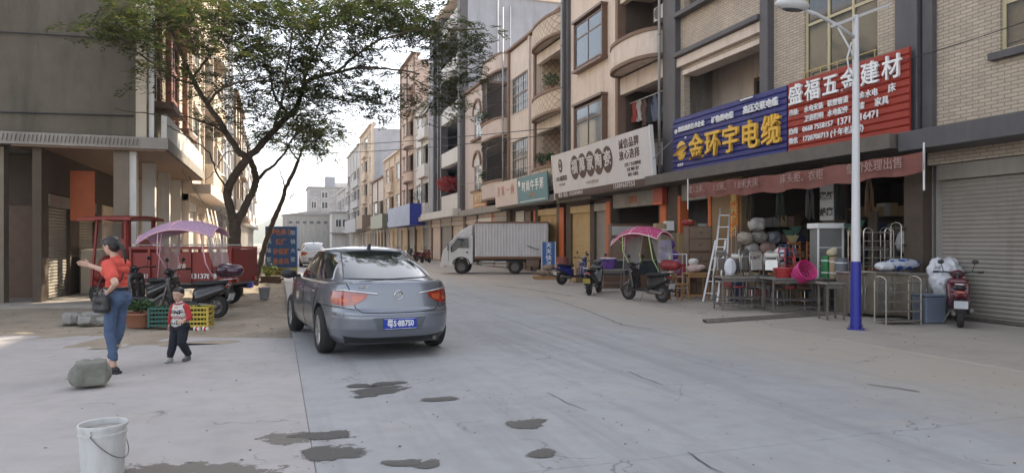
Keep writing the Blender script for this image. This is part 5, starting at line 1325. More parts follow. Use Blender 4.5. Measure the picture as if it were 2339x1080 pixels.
m = MB(); m.lathe([(.035,-.04),(.035,-.01)],14,(.83,0,1.12),'Y'); m.build('round_mark', WHITET, r)
letters('金环宇', WHITET, r, (.53,-.03,.24), FACE_N, .12, bold=.003)
m = MB(); m.box(3.75,4.3,-.06,-.02,1.76,1.80); m.build('lamp_tube', WHITEP, r)
# red hardware sign
r = slat_sign('shop_sign','red slatted hardware sign with white characters and phone numbers', 12.8, 15.25, 3.93, 3.75, 1.86, REDS)
for i,ch in enumerate('盛福五金建材'): letters(ch, WHITET, r, (.34+.60*i,-.04,1.46), FACE_N, .55, bold=.008, depth=.03, sx=.95)
for t_,x_,z_,s_ in (('承接:',.06,1.04,.17),('水电安装',.62,1.04,.17),('联塑管道',1.42,1.04,.17),('五金水电',2.22,1.04,.185),('床',3.22,1.04,.21),
       ('卫浴照明',.62,.80,.17),('水电配件',1.42,.80,.17),('墙漆',2.22,.80,.18),('家具',2.85,.80,.20),('热线',.06,.55,.17),('0668 7558157',.56,.55,.185),('13711616471',1.72,.55,.235),('微信',.06,.30,.17),('1720700713 (十年老品牌)',.56,.30,.185)):
    letters(t_, WHITET, r, (x_,-.02,z_), FACE_N, s_, bold=.0025, depth=.012, align='LEFT', sx=.98)
m = MB(); m.box(.25,.9,-.05,-.02,.03,.06); m.build('lamp_tube', WHITEP, r)
# white ceramics sign
BRD = M('sign_white_cloth', (.60,.575,.57), rough=.6, var=.05, dirt=.12); DBR = M('sign_dark_brown', (.075,.035,.025), rough=.6, var=.15)
r = sign_root('shop_sign','long white sign with five characters in brown ovals above the grey shutters', 12.42, 30.75, 3.88, tilt=R(5))
m = MB(); m.box(0,9.2,0,.08,0,1.78); m.build('panel', BRD, r)
m = MB(); m.box(-.02,9.22,-.02,.10,-.26,-.003); st = m.build('bottom_strip', DBR, r)
for x_ in (0,9.16):
    m = MB(); m.box(x_,x_+.06,-.04,.10,-.3,1.80); m.build('edge_post', WHITEP, r)
for i,ch in enumerate('福萬家陶瓷'):
    m = MB(); m.lathe([(.46,-.012),(.46,-.001)],26,(0,0,0),'Y'); m.v = [(x*.95,y,z*1.15) for x,y,z in m.v]; o = m.build('brown_oval', DBR, r, loc=(2.55+.80*i,0,.98))
    letters(ch, BRD, o, (0,-.018,0), FACE_N, .66, bold=.012, depth=.005)
for j,t_ in enumerate(('诚信品牌','放心选择')): letters(t_, DBR, r, (7.55,-.01,1.38-.42*j), FACE_N, .38, bold=.002, depth=.006, spacing=1.12)
for j,t_ in enumerate(('主营: 广东名牌陶瓷','卫浴 地砖 瓷片','厨具 马赛克')): letters(t_, DBR, r, (7.75,-.01,.60-.19*j), FACE_N, .15, bold=.0, depth=.004)
m = MB(); m.lathe([(.26,-.012),(.26,-.001)],24,(0,0,0),'Y'); m.v = [(x*.85,y,z*1.2) for x,y,z in m.v]; o = m.build('brown_oval', DBR, r, loc=(.95,0,1.22))
m = MB(); m.lathe([(.15,-.02),(.15,-.013)],24,(0,0,0),'Y'); m.v = [(x*.8,y,z*1.3) for x,y,z in m.v]; m.build('oval_core', BRD, o)
letters('福', DBR, o, (0,-.025,0), FACE_N, .22, bold=.006, depth=.003)
letters('FXU福萬家', DBR, r, (1.0,-.01,.62), FACE_N, .26, bold=.002, depth=.004); letters('FUWANJIA', M('faint_letter',(.42,.36,.33),rough=.6), r, (1.0,-.01,.36), FACE_N, .15, depth=.004)
letters('中 国 名 牌 陶 瓷', M('faint_letter',(.42,.36,.33),rough=.6), r, (4.2,-.01,.22), FACE_N, .16, depth=.004)
letters('地址 电话: 13423898969', BRD, st, (.5,-.025,-.13), FACE_N, .22, bold=.004, depth=.004, align='LEFT', spacing=1.25); letters('15089607253', BRD, st, (6.1,-.025,-.13), FACE_N, .25, bold=.005, depth=.004, align='LEFT', spacing=1.3)
m = MB(); m.bar((9.2,.0,.6),(9.6,.75,1.3),.025); m.build('stay_rod', DSTEEL, r)
# pink and teal signs
r = sign_root('shop_sign','pale pink sign with faint red characters next to the teal sign', 12.45, 40.3, 3.68, tilt=R(3))
m = MB(); m.box(0,4.1,0,.07,0,1.42); m.build('panel', M('sign_pink',(.58,.49,.44),rough=.6,var=.06), r)
for i,ch in enumerate('百家一向'): letters(ch, M('faded_red',(.45,.20,.17),rough=.6), r, (.75+.85*i,-.01,.85), FACE_N, .62, bold=.006)
r = sign_root('shop_sign','teal sign with white characters between the white and pink signs', 12.45, 36.1, 3.64, tilt=R(3))
m = MB(); m.box(0,4.4,0,.07,0,1.42); m.build('panel', M('sign_teal',(.10,.215,.24),rough=.55,var=.1), r)
for i,ch in enumerate('时尚牛手湘'): letters(ch, WHITET, r, (1.0+.66*i,-.01,.86), FACE_N, .58, bold=.010)
letters('湘味小炒', M('sign_tan',(.45,.30,.18),rough=.6), r, (2.2,-.01,.40), FACE_N, .22, bold=.004); m = MB(); m.box(.3,4.1,-.012,-.001,.10,.13); m.build('white_line', WHITET, r)
m = MB(); m.lathe([(.16,-.012),(.16,-.001)],16,(.3,0,1.1),'Y'); m.build('round_mark', WHITET, r)
r = sign_root('shop_sign','small orange brown sign under the arched windows', 12.75, 46.5, 3.92)
m = MB(); m.box(0,3.2,0,.07,0,1.05); m.build('panel', M('sign_orange_brown',(.42,.20,.08),rough=.6,var=.2), r)
letters('美丽家居', M('sign_cream',(.62,.50,.32),rough=.6), r, (1.6,-.01,.62), FACE_N, .62, bold=.008); m = MB(); m.box(.2,3.0,-.012,-.001,.12,.2); m.build('white_line', M('sign_cream',(.6,.5,.3)), r)
# box signs farther on
def box_sign(label, y0,y1,z0,z1,x0,front,side):
    r = thing('shop_sign', label, 'sign', (x0,y0,z0)); h = z1-z0; L = y1-y0
    m = MB(); m.box(0,FX-.15-x0,.0,.06,0,h); m.build('side_panel', side, r); m = MB(); m.box(0,FX-.15-x0,L-.06,L,0,h); m.build('side_panel', side, r)
    m = MB(); m.box(0,.06,.062,L-.062,0,h); m.build('front_panel', front, r); m = MB(); m.box(.062,FX-.15-x0,.062,L-.062,0,.05); m.build('bottom_panel', side, r); m = MB(); m.box(.062,FX-.15-x0,.062,L-.062,h-.05,h); m.build('top_panel', side, r)
box_sign('blue box sign with a pale front over the distant shops', 64.5,78,3.2,5.2,11.6,M('sign_pale_blue',(.30,.36,.52),rough=.5,var=.2,scale=1),M('sign_royal_blue',(.012,.03,.26),rough=.5))
box_sign('pale green box sign far along the right side', 84,95,3.3,5.0,11.8,M('sign_pale_green',(.36,.38,.31),rough=.6),M('sign_dull_green',(.13,.15,.12),rough=.6))
box_sign('tan box sign under the tall ochre block', 104,112,3.6,5.6,11.7,M('sign_tan2',(.42,.33,.24),rough=.6),M('sign_brown2',(.2,.15,.11),rough=.6))
box_sign('grey box sign farthest up the right side', 113,132,3.2,5.4,11.7,M('sign_grey2',(.42,.40,.40),rough=.6),M('sign_grey3',(.25,.24,.24),rough=.6))
# red cloth banner below the hardware sign
r = sign_root('cloth_banner','faded red cloth banner with pale characters under the hardware shop ledge', 12.2, 19.1, 2.98, cat='banner')
n = 60; A=[];B=[];C_=[];D_=[]
for i in range(n+1):
    s_ = 8.5*i/n; sag = -.10*math.sin(PI*i/n)-.03*math.sin(i*.7); dp = .03*math.sin(i*1.1)+.02*math.sin(i*2.7)
    A.append((s_,dp,.42+sag*.5)); B.append((s_,dp*1.5,.02+sag)); C_.append((s_,dp+.01,.42+sag*.5)); D_.append((s_,dp*1.5+.01,.02+sag))
m = MB(); m.strip(A,B); m.strip(D_,C_); m.strip(C_,A); m.build('cloth', M('banner_red',(.20,.075,.06),rough=.9,var=.3,scale=2,dirt=.6,dcol=(.15,.105,.09)), r, smooth=True)
BW = M('banner_letter',(.33,.21,.18),rough=.8,var=.2)
for t_,s_,z_ in (('宽1.2米、',.15,.22),('1.5米、',1.45,.20),('1.8米大床',2.45,.20),('床头柜、衣柜',4.35,.20),('低价处理出售',6.55,.24)): letters(t_, BW, r, (s_,-.075,z_), FACE_N, .25, bold=.002, depth=.003, align='LEFT')
for x_ in (.02,8.48):
    m = MB(); m.cyl((x_,0,-.35),(x_,0,.6),.02); m.build('end_pole', WHITEP, r)
# street lamp
x,y = W(1955,12.86)
r = thing('street_lamp','tall white street lamp with blue lower pole in front of the hardware shop','street lamp',(x,y,.006))
LW = M('lamp_white',(.62,.62,.63),rough=.4,var=.05,dirt=.12); LB = M('lamp_blue',(.02,.025,.26),rough=.4,var=.08)
m = MB(); m.lathe([(.20,0),(.20,.02)],4); m.build('base_plate', LB, r)
for a_ in range(4):
    m = MB(); m.cyl((.15*math.cos(a_*PI/2),.15*math.sin(a_*PI/2),.02),(.15*math.cos(a_*PI/2),.15*math.sin(a_*PI/2),.08),.014,n=6); m.build('anchor_bolt', DSTEEL, r)
m = MB(); m.lathe([(.098,.02),(.088,1.24)],20); m.build('lower_pole', LB, r, smooth=40)
m = MB(); m.lathe([(.078,1.241),(.052,5.75)],20); m.build('upper_pole', LW, r, smooth=40)
for sg in (-1,):
    m = MB(); m.tube([(0,0,5.32),(sg*.4,0,5.52),(sg*.9,0,5.68),(sg*1.15,0,5.73)],.032,8); arm = m.build('arm', LW, r, smooth=True)
    m = MB(); m.tube([(0,0,4.85),(sg*.12,0,5.1),(sg*.42,0,5.50)],.018,6); m.build('brace', LW, arm, smooth=True)
    m = MB(); m.tube([(sg*.02,0,4.55),(sg*.16,0,4.72),(sg*.20,0,4.95),(sg*.10,0,5.25)],.014,6); m.build('scroll', LW, arm, smooth=True)
    m = MB(); m.ell((sg*1.42,0,5.79),(.36,.15,.11),20,12); hd = m.build('lamp_head', LW, arm, smooth=True); 
    m = MB(); m.ell((sg*1.42,0,5.725),(.24,.10,.055),18,10); m.build('lamp_lens', M('lamp_glass',(.10,.11,.12),rough=.15,spec=.8), hd, smooth=True)
m = MB(); m.bar((-.55,0,5.50),(.75,0,6.02),.07,.05); m.build('cross_bar', LW, r)
# overhead wires
def wire(name, label, p0, p1, sag, rr=.014, n=18):
    p0 = Vector(p0); p1 = Vector(p1); pts = [(p0.lerp(p1,i/n)+Vector((0,0,-sag*4*(i/n)*(1-i/n))))-p0 for i in range(n+1)]
    m = MB(); m.tube(pts, rr, 5); tag(m.build(name, BLACK, None, smooth=True, loc=p0), label, 'cable', 'overhead cables')
xa = LX+.2
wire('overhead_cable','upper black cable crossing the street in front of the far fronts',(xa,62,9.3),(FX,31.5,7.2),.25,.022)
wire('overhead_cable','lower black cable crossing the street in front of the far fronts',(xa,62,9.0),(FX,31.5,6.9),.45,.022)
wire('overhead_cable','thin cable running along the pink and cream fronts',(12.9,62,6.3),(12.9,29,5.7),.3,.012)
wire('overhead_cable','thin cable from the red sign corner to the right edge pillar',(12.75,11.55,5.5),(12.9,6,5.9),.1,.010)
wire('overhead_cable','cable drooping under the left canopy beside the tree',(LX+.3,24,4.2),(LX+.1,40,3.9),.5,.02)
wire('overhead_cable','second cable drooping below the left canopy',(LX+.35,27,3.9),(LX+.2,44,3.5),.6,.018)
# vertical blue sign by the lorry
x,y = W(1253,33.4); r = thing('standing_sign','narrow blue standing sign with white characters behind the truck tail','sign',(x,y,.01),heading(1,0))
m = MB(); m.box(-.3,.3,-.06,.06,.35,1.6); m.build('panel', M('sign_mid_blue',(.02,.10,.33),rough=.45,var=.1), r)
for i,ch in enumerate('天天快餐'): letters(ch, WHITET, r, (0,-.066,1.43-.30*i), FACE_N, .28, bold=.004, depth=.003)
for sx in (-1,1):
    m = MB(); m.box(sx*.31-.02 if sx > 0 else -.34,sx*.31+.03 if sx > 0 else -.305,-.05,.05,0,1.62); m.build('leg', WHITEP, r)
# blue advertising board by the leaning tree
x,y = W(643,28.6); r = thing('advertising_board','blue advertising board with orange middle and yellow foot by the leaning tree','sign',(x,y,.02),heading(1,.05))
m = MB(); m.box(-.63,.63,-.08,.08,.55,2.22); m.build('panel', M('board_blue',(.018,.075,.22),rough=.5,var=.1), r)
m = MB(); m.box(-.63,.63,-.085,.085,.22,.547); yb = m.build('foot_panel', M('board_yellow',(.42,.33,.05),rough=.5,var=.1), r)
OT = M('board_orange',(.45,.16,.05),rough=.6,var=.2)
for i,t_ in enumerate(('特色美食','烧烤','砂锅粥','桑拿鸡')):
    letters(t_, OT, r, (0,-.086,1.98-.40*i), FACE_N, .27, bold=.004, depth=.003, sx=.8)
for i in range(4):
    for sx,ch in ((-.48,'精风味饭'[i]),(.48,'阳镇大堂'[i])): letters(ch, M('board_pale',(.45,.55,.62),rough=.6), r, (sx,-.086,1.95-.36*i), FACE_N, .20, bold=.003, depth=.003)
for i in range(2): letters(('订座热线 1352768','欢迎光临')[i], BLACK, yb, (0,-.091,.46-.15*i), FACE_N, .11, bold=.004, depth=.003)
for sx in (-.5,.5):
    m = MB(); m.bar((sx,.0,0),(sx,.0,.25),.05); m.build('leg', DSTEEL, r)
# ------------------------------------------------------------------ people
SKIN = M('skin', (.52,.33,.24), rough=.55, var=.08, scale=6); HAIR = M('black_hair', (.012,.010,.009), rough=.45, var=.3, scale=20)
def hand(m, wrist, dirv, palm_n, r=1.0, curl=.5, thumb=1):
    d = Vector(dirv).normalized(); nrm = Vector(palm_n).normalized(); sd_ = d.cross(nrm).normalized(); wv = Vector(wrist)
    pc = wv+d*.045*r
    for k in (-1,-.33,.33,1): m.cap(wv+sd_*.012*r*k, wv+d*.085*r+sd_*.030*r*k, .016*r, .013*r, 8)
    for i,(k,l) in enumerate(((-1,.060),(-.33,.072),(.33,.078),(1,.068))):
        b = wv+d*.088*r+sd_*.030*r*k; a1 = (d*math.cos(curl*.6)+nrm*math.sin(curl*.6)); a2 = (d*math.cos(curl*1.5)+nrm*math.sin(curl*1.5)); a3 = (d*math.cos(curl*2.2)+nrm*math.sin(curl*2.2))
        p1 = b+a1*l*r*.45; p2 = p1+a2*l*r*.33; p3 = p2+a3*l*r*.24
        m.cap(b,p1,.0095*r,.009*r,8); m.cap(p1,p2,.009*r,.008*r,8); m.cap(p2,p3,.008*r,.007*r,8)
    t0 = wv+d*.025*r+sd_*.026*r*thumb; t1 = t0+(d*.6+sd_*thumb*.8).normalized()*.042*r; t2 = t1+(d*.9+sd_*thumb*.35+nrm*.2).normalized()*.032*r
    m.cap(t0,t1,.013*r,.011*r,8); m.cap(t1,t2,.010*r,.009*r,8)
def head(m, c, h, fwd, up=(0,0,1)):      # adds a head's volumes; h = head height
    f = Vector(fwd).normalized(); u = (Vector(up)-f*Vector(up).dot(f)).normalized(); l = u.cross(f); c = Vector(c); k = h
    Mx = Matrix((f,l,u)).transposed()
    m.ell(c+u*.10*k-f*.05*k,(.42*k,.345*k,.40*k),16,12,Mx); m.ell(c-u*.14*k+f*.08*k,(.29*k,.27*k,.33*k),14,10,Mx); m.cap(c+f*.22*k-u*.38*k,c+f*.20*k-u*.36*k,.10*k)
    m.cap(c+f*.345*k+u*.02*k,c+f*.42*k-u*.13*k,.035*k,.055*k); m.ell(c+f*.40*k-u*.14*k,(.06*k,.075*k,.045*k),8,6,Mx)
    m.cap(c+f*.30*k-u*.255*k-l*.06*k,c+f*.30*k-u*.255*k+l*.06*k,.05*k); m.cap(c+f*.30*k+u*.09*k-l*.16*k,c+f*.30*k+u*.09*k+l*.16*k,.05*k)
    for s_ in (-1,1):
        m.ell(c+l*s_*.345*k-f*.03*k-u*.05*k,(.075*k,.035*k,.11*k),8,6,Mx); m.ell(c+f*.22*k-u*.1*k+l*s_*.15*k,(.10*k,.09*k,.10*k),8,6,Mx)
    return c,f,l,u,k,Mx
def face(root, c,f,l,u,k,Mx):
    for s_ in (-1,1):
        m = MB(); m.ell(c+f*.325*k+u*.02*k+l*s_*.145*k,(.035*k,.06*k,.026*k),10,6,Mx); e_ = m.build('eye', M('eye_white',(.6,.58,.55),rough=.3), root, smooth=True)
        m = MB(); m.ell(c+f*.352*k+u*.02*k+l*s_*.145*k,(.014*k,.028*k,.027*k),8,6,Mx); m.build('iris', HAIR, e_, smooth=True)
        m = MB(); m.tube([c+f*.335*k+u*.12*k+l*s_*.06*k,c+f*.34*k+u*.145*k+l*s_*.14*k,c+f*.29*k+u*.125*k+l*s_*.22*k],.014*k,5); m.build('eyebrow', HAIR, root, smooth=True)
    m = MB(); m.tube([c+f*.345*k-u*.255*k+l*q*.1*k-u*.01*k*abs(q) for q in (-1,-.5,0,.5,1)],.020*k,6); m.build('lips', M('lips',(.36,.13,.11),rough=.5), root, smooth=True)
from mathutils import noise as mnoise
def creases(o, amp, sc, zs=1.0):
    for v in o.data.vertices:
        q = Vector((v.co.x*sc,v.co.y*sc,v.co.z*sc*zs)); n_ = mnoise.noise(q)+.5*mnoise.noise(q*2.3)
        rid = 1-abs(mnoise.noise(q*1.3+Vector((5,1,2)))); v.co += v.normal*(amp*(n_*.7+(rid-.75)*1.6)+amp*.75)
    return o
# --- the woman in the coral top, facing left, one hand on her hip
x,y = W(266,8.62); fw = heading(-1,.10)
wm = thing('person','woman in coral top and jeans with a black shoulder bag, hand on hip','person',(x,y,0),fw)
b = MB()
hd = head(b,(.055,.02,1.555),.225,(.97,-.10,-.12))
b.cap((0,0,1.36),(.03,.01,1.47),.052,.048)
b.cap((0,0,1.10),(0,0,1.27),.085,.09); b.cap((0,-.12,1.31),(0,.12,1.31),.045)
# far arm stretched out forward, near arm with the hand on the hip
b.cap((.0,-.165,1.315),(.27,-.23,1.22),.048,.040); b.cap((.27,-.23,1.22),(.50,-.22,1.30),.037,.027); hand(b,(.51,-.22,1.305),(.95,.05,.25),(.1,.9,-.3),1.0,.35,1)
b.cap((.0,.165,1.315),(-.20,.30,1.11),.048,.040); b.cap((-.20,.30,1.11),(-.035,.185,1.005),.037,.028); hand(b,(-.03,.182,1.0),(.75,-.35,-.45),(-.2,-.9,.1),.95,.5,-1)
# legs
for s_,kx,fx_ in ((1,.035,-.03),(-1,.02,.13)):
    b.cap((0,s_*.08,.90),(kx,s_*.085,.50),.068,.046); b.cap((kx,s_*.085,.50),(fx_,s_*.09,.12),.045,.032); b.cap((fx_,s_*.09,.10),(fx_+.13,s_*.09,.06),.034,.028)
b.cap((0,-.06,.95),(0,.06,.95),.09)
remesh(b,'body',.0095,SKIN,wm,smooth=3)
face(wm,*hd)
t = MB()
for z,rx,ry in ((1.04,.112,.150),(1.10,.105,.140),(1.18,.112,.148),(1.26,.125,.168),(1.32,.105,.165)): t.ell((0,0,z),(rx,ry,.075),16,8)
t.cap((0,-.13,1.33),(0,.13,1.33),.062); t.cap((0,-.15,1.32),(.18,-.205,1.255),.068,.062); t.cap((0,.15,1.32),(-.125,.245,1.19),.068,.064); t.cap((0,0,1.33),(.01,0,1.385),.07,.06)
t.ell((.085,-.05,1.23),(.06,.07,.07)); t.ell((.085,.05,1.23),(.06,.07,.07))
creases(remesh(t,'shirt',.010,M('coral_cloth',(.62,.085,.06),rough=.85,var=.12,scale=4),wm,smooth=3),.009,11,.8)
j = MB(); j.cap((0,-.06,.97),(0,.06,.97),.108); j.ell((-.02,0,.93),(.112,.150,.13),16,10); j.ell((-.05,-.07,.90),(.092,.085,.10)); j.ell((-.05,.07,.90),(.092,.085,.10))
for s_,kx,fx_ in ((1,.035,-.03),(-1,.02,.13)):
    j.cap((0,s_*.078,.88),(kx,s_*.086,.50),.080,.056); j.cap((kx,s_*.086,.50),(fx_,s_*.09,.19),.055,.042)
creases(remesh(j,'jeans',.010,M('denim',(.075,.115,.20),rough=.9,var=.22,scale=7,bump=.2,bscale=90),wm,smooth=2),.007,10,2.2)
m = MB(); m.tube([(.108*math.cos(a_),.150*math.sin(a_),1.035) for a_ in [2*PI*i/20 for i in range(20)]],.022,6,closed=True); m.build('waistband', BLACK, wm, smooth=True)
for s_,fx_ in ((1,-.03),(-1,.13)):
    m = MB(); m.cap((fx_-.05,s_*.09,.03),(fx_+.15,s_*.09,.03),.03); m.cap((fx_-.03,s_*.09,.05),(fx_+.1,s_*.09,.05),.04); m.v = [(a_,b_,max(.0,c_)) for a_,b_,c_ in m.v]; o = remesh(m,'shoe',.01,M('black_shoe',(.02,.018,.018),rough=.6),wm)
    m = MB(); m.tube([(fx_+.055,s_*.09-.042,.075),(fx_+.06,s_*.09,.092),(fx_+.055,s_*.09+.042,.075)],.009,5); m.build('shoe_strap', WHITEP, o, smooth=True)
    m = MB(); m.prism([(fx_-.075,-.004),(fx_+.175,-.004),(fx_+.18,.022),(fx_-.08,.03)],s_*.09-.042,s_*.09+.042,lambda a_,b_,c_:(a_,c_,b_)); m.build('sole', BLACK, o)
hr = MB(); c,f,l,u,k,Mx = hd
hr.ell(c+u*.13*k-f*.10*k,(.44*k,.375*k,.42*k),16,12,Mx); hr.ell(c-f*.22*k-u*.05*k,(.27*k,.34*k,.33*k),14,10,Mx); hr.cap(c+f*.27*k+u*.38*k-l*.1*k,c+f*.27*k+u*.38*k+l*.1*k,.08*k); hr.cap(c+f*.30*k+u*.30*k+l*.22*k,c+f*.12*k+u*.05*k+l*.34*k,.07*k,.05*k); hr.cap(c+f*.30*k+u*.30*k-l*.22*k,c+f*.12*k+u*.05*k-l*.34*k,.07*k,.05*k)
pt = [c-f*.42*k+u*.10*k, c-f*.60*k+u*.0*k, c-f*.74*k-u*.30*k, c-f*.80*k-u*.75*k, c-f*.76*k-u*1.1*k]
for p_,q_,r0,r1 in zip(pt,pt[1:],(.11,.13,.12,.09),(.13,.12,.09,.03)): hr.cap(p_,q_,r0*k,r1*k)
remesh(hr,'hair',.010,HAIR,wm,smooth=3)
m = MB(); m.cap((.10,.21,.80),(-.03,.23,.80),.055); m.cap((.10,.21,.90),(-.03,.23,.90),.05); m.cap((.11,.21,.80),(.10,.21,.92),.05); m.cap((-.04,.23,.80),(-.03,.23,.92),.05); bag = remesh(m,'shoulder_bag',.014,M('black_leather',(.018,.018,.02),rough=.4,bump=.2),wm)
m = MB(); m.tube([(.10,.215,.95),(.105,.17,1.10),(.09,.07,1.24),(.04,-.06,1.385),(-.02,-.10,1.385),(-.10,-.02,1.30),(-.13,.09,1.15),(-.10,.20,1.02),(-.03,.235,.95)],.008,6); m.build('bag_strap', BLACK, bag, smooth=True)
# --- the toddler
x,y = W(411,9.42); fw = heading(-.22,-.97)
ch = thing('person','toddler in a white shirt with red sleeves and dark trousers walking','person',(x,y,0),fw)
b = MB(); hd = head(b,(.035,0,.895),.195,(.95,.10,-.22))
b.cap((0,0,.77),(.01,0,.83),.038,.038); b.cap((0,0,.55),(0,0,.70),.085,.085); b.cap((0,-.07,.735),(0,.07,.735),.045)
b.cap((0,.105,.725),(.02,.165,.60),.032,.028); b.cap((.02,.165,.60),(.13,.155,.565),.027,.021); hand(b,(.135,.154,.563),(.9,-.1,-.1),(-.1,-.6,-.6),.62,.8,1)
b.cap((0,-.105,.725),(-.02,-.16,.59),.032,.028); b.cap((-.02,-.16,.59),(-.01,-.165,.47),.027,.021); hand(b,(-.01,-.165,.465),(.1,0,-1),(.2,.9,0),.62,.6,1)
LEG = ((1,.07,-.05,.115,.16),(-1,-.03,.06,-.105,.03))
for s_,kx,_,fx_,_ in ((1,.05,0,-.075,0),(-1,.05,0,.10,0)):
    b.cap((0,s_*.055,.46),(kx,s_*.062,.26),.058,.042); b.cap((kx,s_*.062,.26),(fx_,s_*.065,.07),.04,.028); b.cap((fx_,s_*.065,.05),(fx_+.07,s_*.068,.03),.025,.022)
b.cap((0,-.04,.48),(0,.04,.48),.075); remesh(b,'body',.008,SKIN,ch,smooth=3); face(ch,*hd)
WSH = M('white_cotton',(.62,.60,.57),rough=.9,var=.05); RSH = M('red_cotton',(.42,.035,.04),rough=.9,var=.1)
t = MB()
for z,rx,ry in ((.495,.098,.118),(.54,.10,.12),(.62,.098,.118),(.69,.088,.112),(.735,.07,.095)): t.ell((0,0,z),(rx,ry,.055),16,8)
t.cap((0,0,.745),(.008,0,.775),.055,.048); sh = creases(remesh(t,'shirt',.009,WSH,ch,smooth=3),.004,16)
for s_,e0,e1 in ((1,(.02,.168,.595),(.085,.16,.575)),(-1,(-.022,-.163,.585),(-.015,-.167,.51))):
    t = MB(); t.cap((0,s_*.085,.735),(0,s_*.108,.715),.045,.042); t.cap((0,s_*.108,.715),e0,.041,.036); t.cap(e0,e1,.035,.031); remesh(t,'sleeve',.009,RSH,ch,smooth=3)
m = MB(); m.tube([(.055*math.cos(a_)+.012,.055*math.sin(a_),.785-.012*math.cos(a_)) for a_ in [2*PI*i/16 for i in range(16)]],.010,6,closed=True); m.build('collar', RSH, ch, smooth=True)
INK = M('shirt_print',(.03,.03,.035),rough=.9)
bvs = BVHTree.FromPolygons([v.co.copy() for v in sh.data.vertices],[tuple(p_.vertices) for p_ in sh.data.polygons])
for i,(t_,sz,mm) in enumerate((('ONE',.082,INK),('COOL',.070,M('red_print',(.45,.12,.10),rough=.9)),('DUDE',.085,INK))):
    me = text_mesh(t_,sz,.0012,.001).copy(); me.materials.clear()
    for v in me.vertices:       # wrap the print round the chest
        yy, zz = -v.co.x*-1, .665-.068*i+v.co.y
        h_ = bvs.ray_cast(Vector((.5,yy,zz)),Vector((-1,0,0)))
        v.co = Vector(((h_[0].x if h_[0] else .09)+.003+v.co.z,yy,zz))
    link('lettering', me, mm, sh)
j = MB(); j.cap((0,-.045,.47),(0,.045,.47),.088)
for s_,kx,fx_ in ((1,.05,-.075),(-1,.05,.10)):
    j.cap((0,s_*.058,.45),(kx,s_*.064,.26),.070,.054); j.cap((kx,s_*.064,.26),(fx_,s_*.066,.10),.053,.044)
creases(remesh(j,'trousers',.009,M('navy_cotton',(.016,.017,.026),rough=.9,var=.25,scale=9),ch,smooth=2),.006,14,2)
for s_,fx_ in ((1,-.075),(-1,.10)):
    m = MB(); m.cap((fx_-.02,s_*.066,.028),(fx_+.085,s_*.068,.024),.030,.026); m.cap((fx_-.01,s_*.066,.05),(fx_+.03,s_*.066,.045),.03); m.v = [(a_,b_,max(0,c_)) for a_,b_,c_ in m.v]; remesh(m,'shoe',.008,M('grey_shoe',(.12,.12,.125),rough=.7) if s_ > 0 else M('pale_shoe',(.40,.40,.38),rough=.7),ch)
hr = MB(); c,f,l,u,k,Mx = hd
hr.ell(c+u*.17*k-f*.10*k,(.42*k,.365*k,.38*k),16,12,Mx); hr.ell(c-f*.2*k+u*.0*k,(.25*k,.33*k,.30*k),12,8,Mx); hr.cap(c+f*.24*k+u*.40*k-l*.12*k,c+f*.24*k+u*.40*k+l*.12*k,.06*k)
remesh(hr,'hair',.009,HAIR,ch,smooth=2)
from mathutils import noise as mnoise
# ------------------------------------------------------------------ goods in front of the shops
def place(name, label, cat, px, Z, rz=None, z=0, group=None):
    x,y = W(px,Z); return thing(name,label,cat,(x,y,z+.010),heading(1,.10) if rz is None else rz,group)
def table(label, px, Z, w, d, h, rz=None, top=STEEL, leg=DSTEEL, shelf=True, name='steel_table', group=None, lw=.035):
    r = place(name,label,'table',px,Z,rz,group=group)
    m = MB(); m.box(-w/2,w/2,-d/2,d/2,h-.035,h); m.build('table_top', top, r, bevel=.006)
    for sx in (-1,1):
        for sy in (-1,1):
            m = MB(); m.box(sx*(w/2-.05)-lw/2,sx*(w/2-.05)+lw/2,sy*(d/2-.05)-lw/2,sy*(d/2-.05)+lw/2,0,h-.036); m.build('leg', leg, r)
    for sy in (-1,1):
        m = MB(); m.box(-w/2+.07,w/2-.07,sy*(d/2-.05)-.012,sy*(d/2-.05)+.012,.10,.13); m.build('stretcher', leg, r)
        m = MB(); m.box(-w/2+.07,w/2-.07,sy*(d/2-.05)-.010,sy*(d/2-.05)+.010,h-.12,h-.04); m.build('apron_rail', leg, r)
    for sx in (-1,1):
        m = MB(); m.box(sx*(w/2-.05)-.012,sx*(w/2-.05)+.012,-d/2+.07,d/2-.07,.105,.128); m.build('stretcher', leg, r)
    if shelf:
        m = MB(); m.box(-w/2+.07,w/2-.07,-d/2+.07,d/2-.07,.27,.285); m.build('lower_shelf', leg, r)
    return r
table('long steel table nearest the ladders with folded frames on it',1688,16.7,1.12,.6,.78)
table('long steel table with the pink basket on it',1812,16.1,1.32,.62,.78)
table('small low steel table frame just left of the street lamp',1899,14.5,.46,.42,.76,shelf=False)
table('steel table frame set behind the ladder end table',1735,18.1,1.2,.6,.74,shelf=False)
table('steel table frame under the green and tan rolls',1905,16.4,.62,.6,.74)
RW = M('reddish_wood',(.30,.11,.035),rough=.45,var=.25,scale=4)
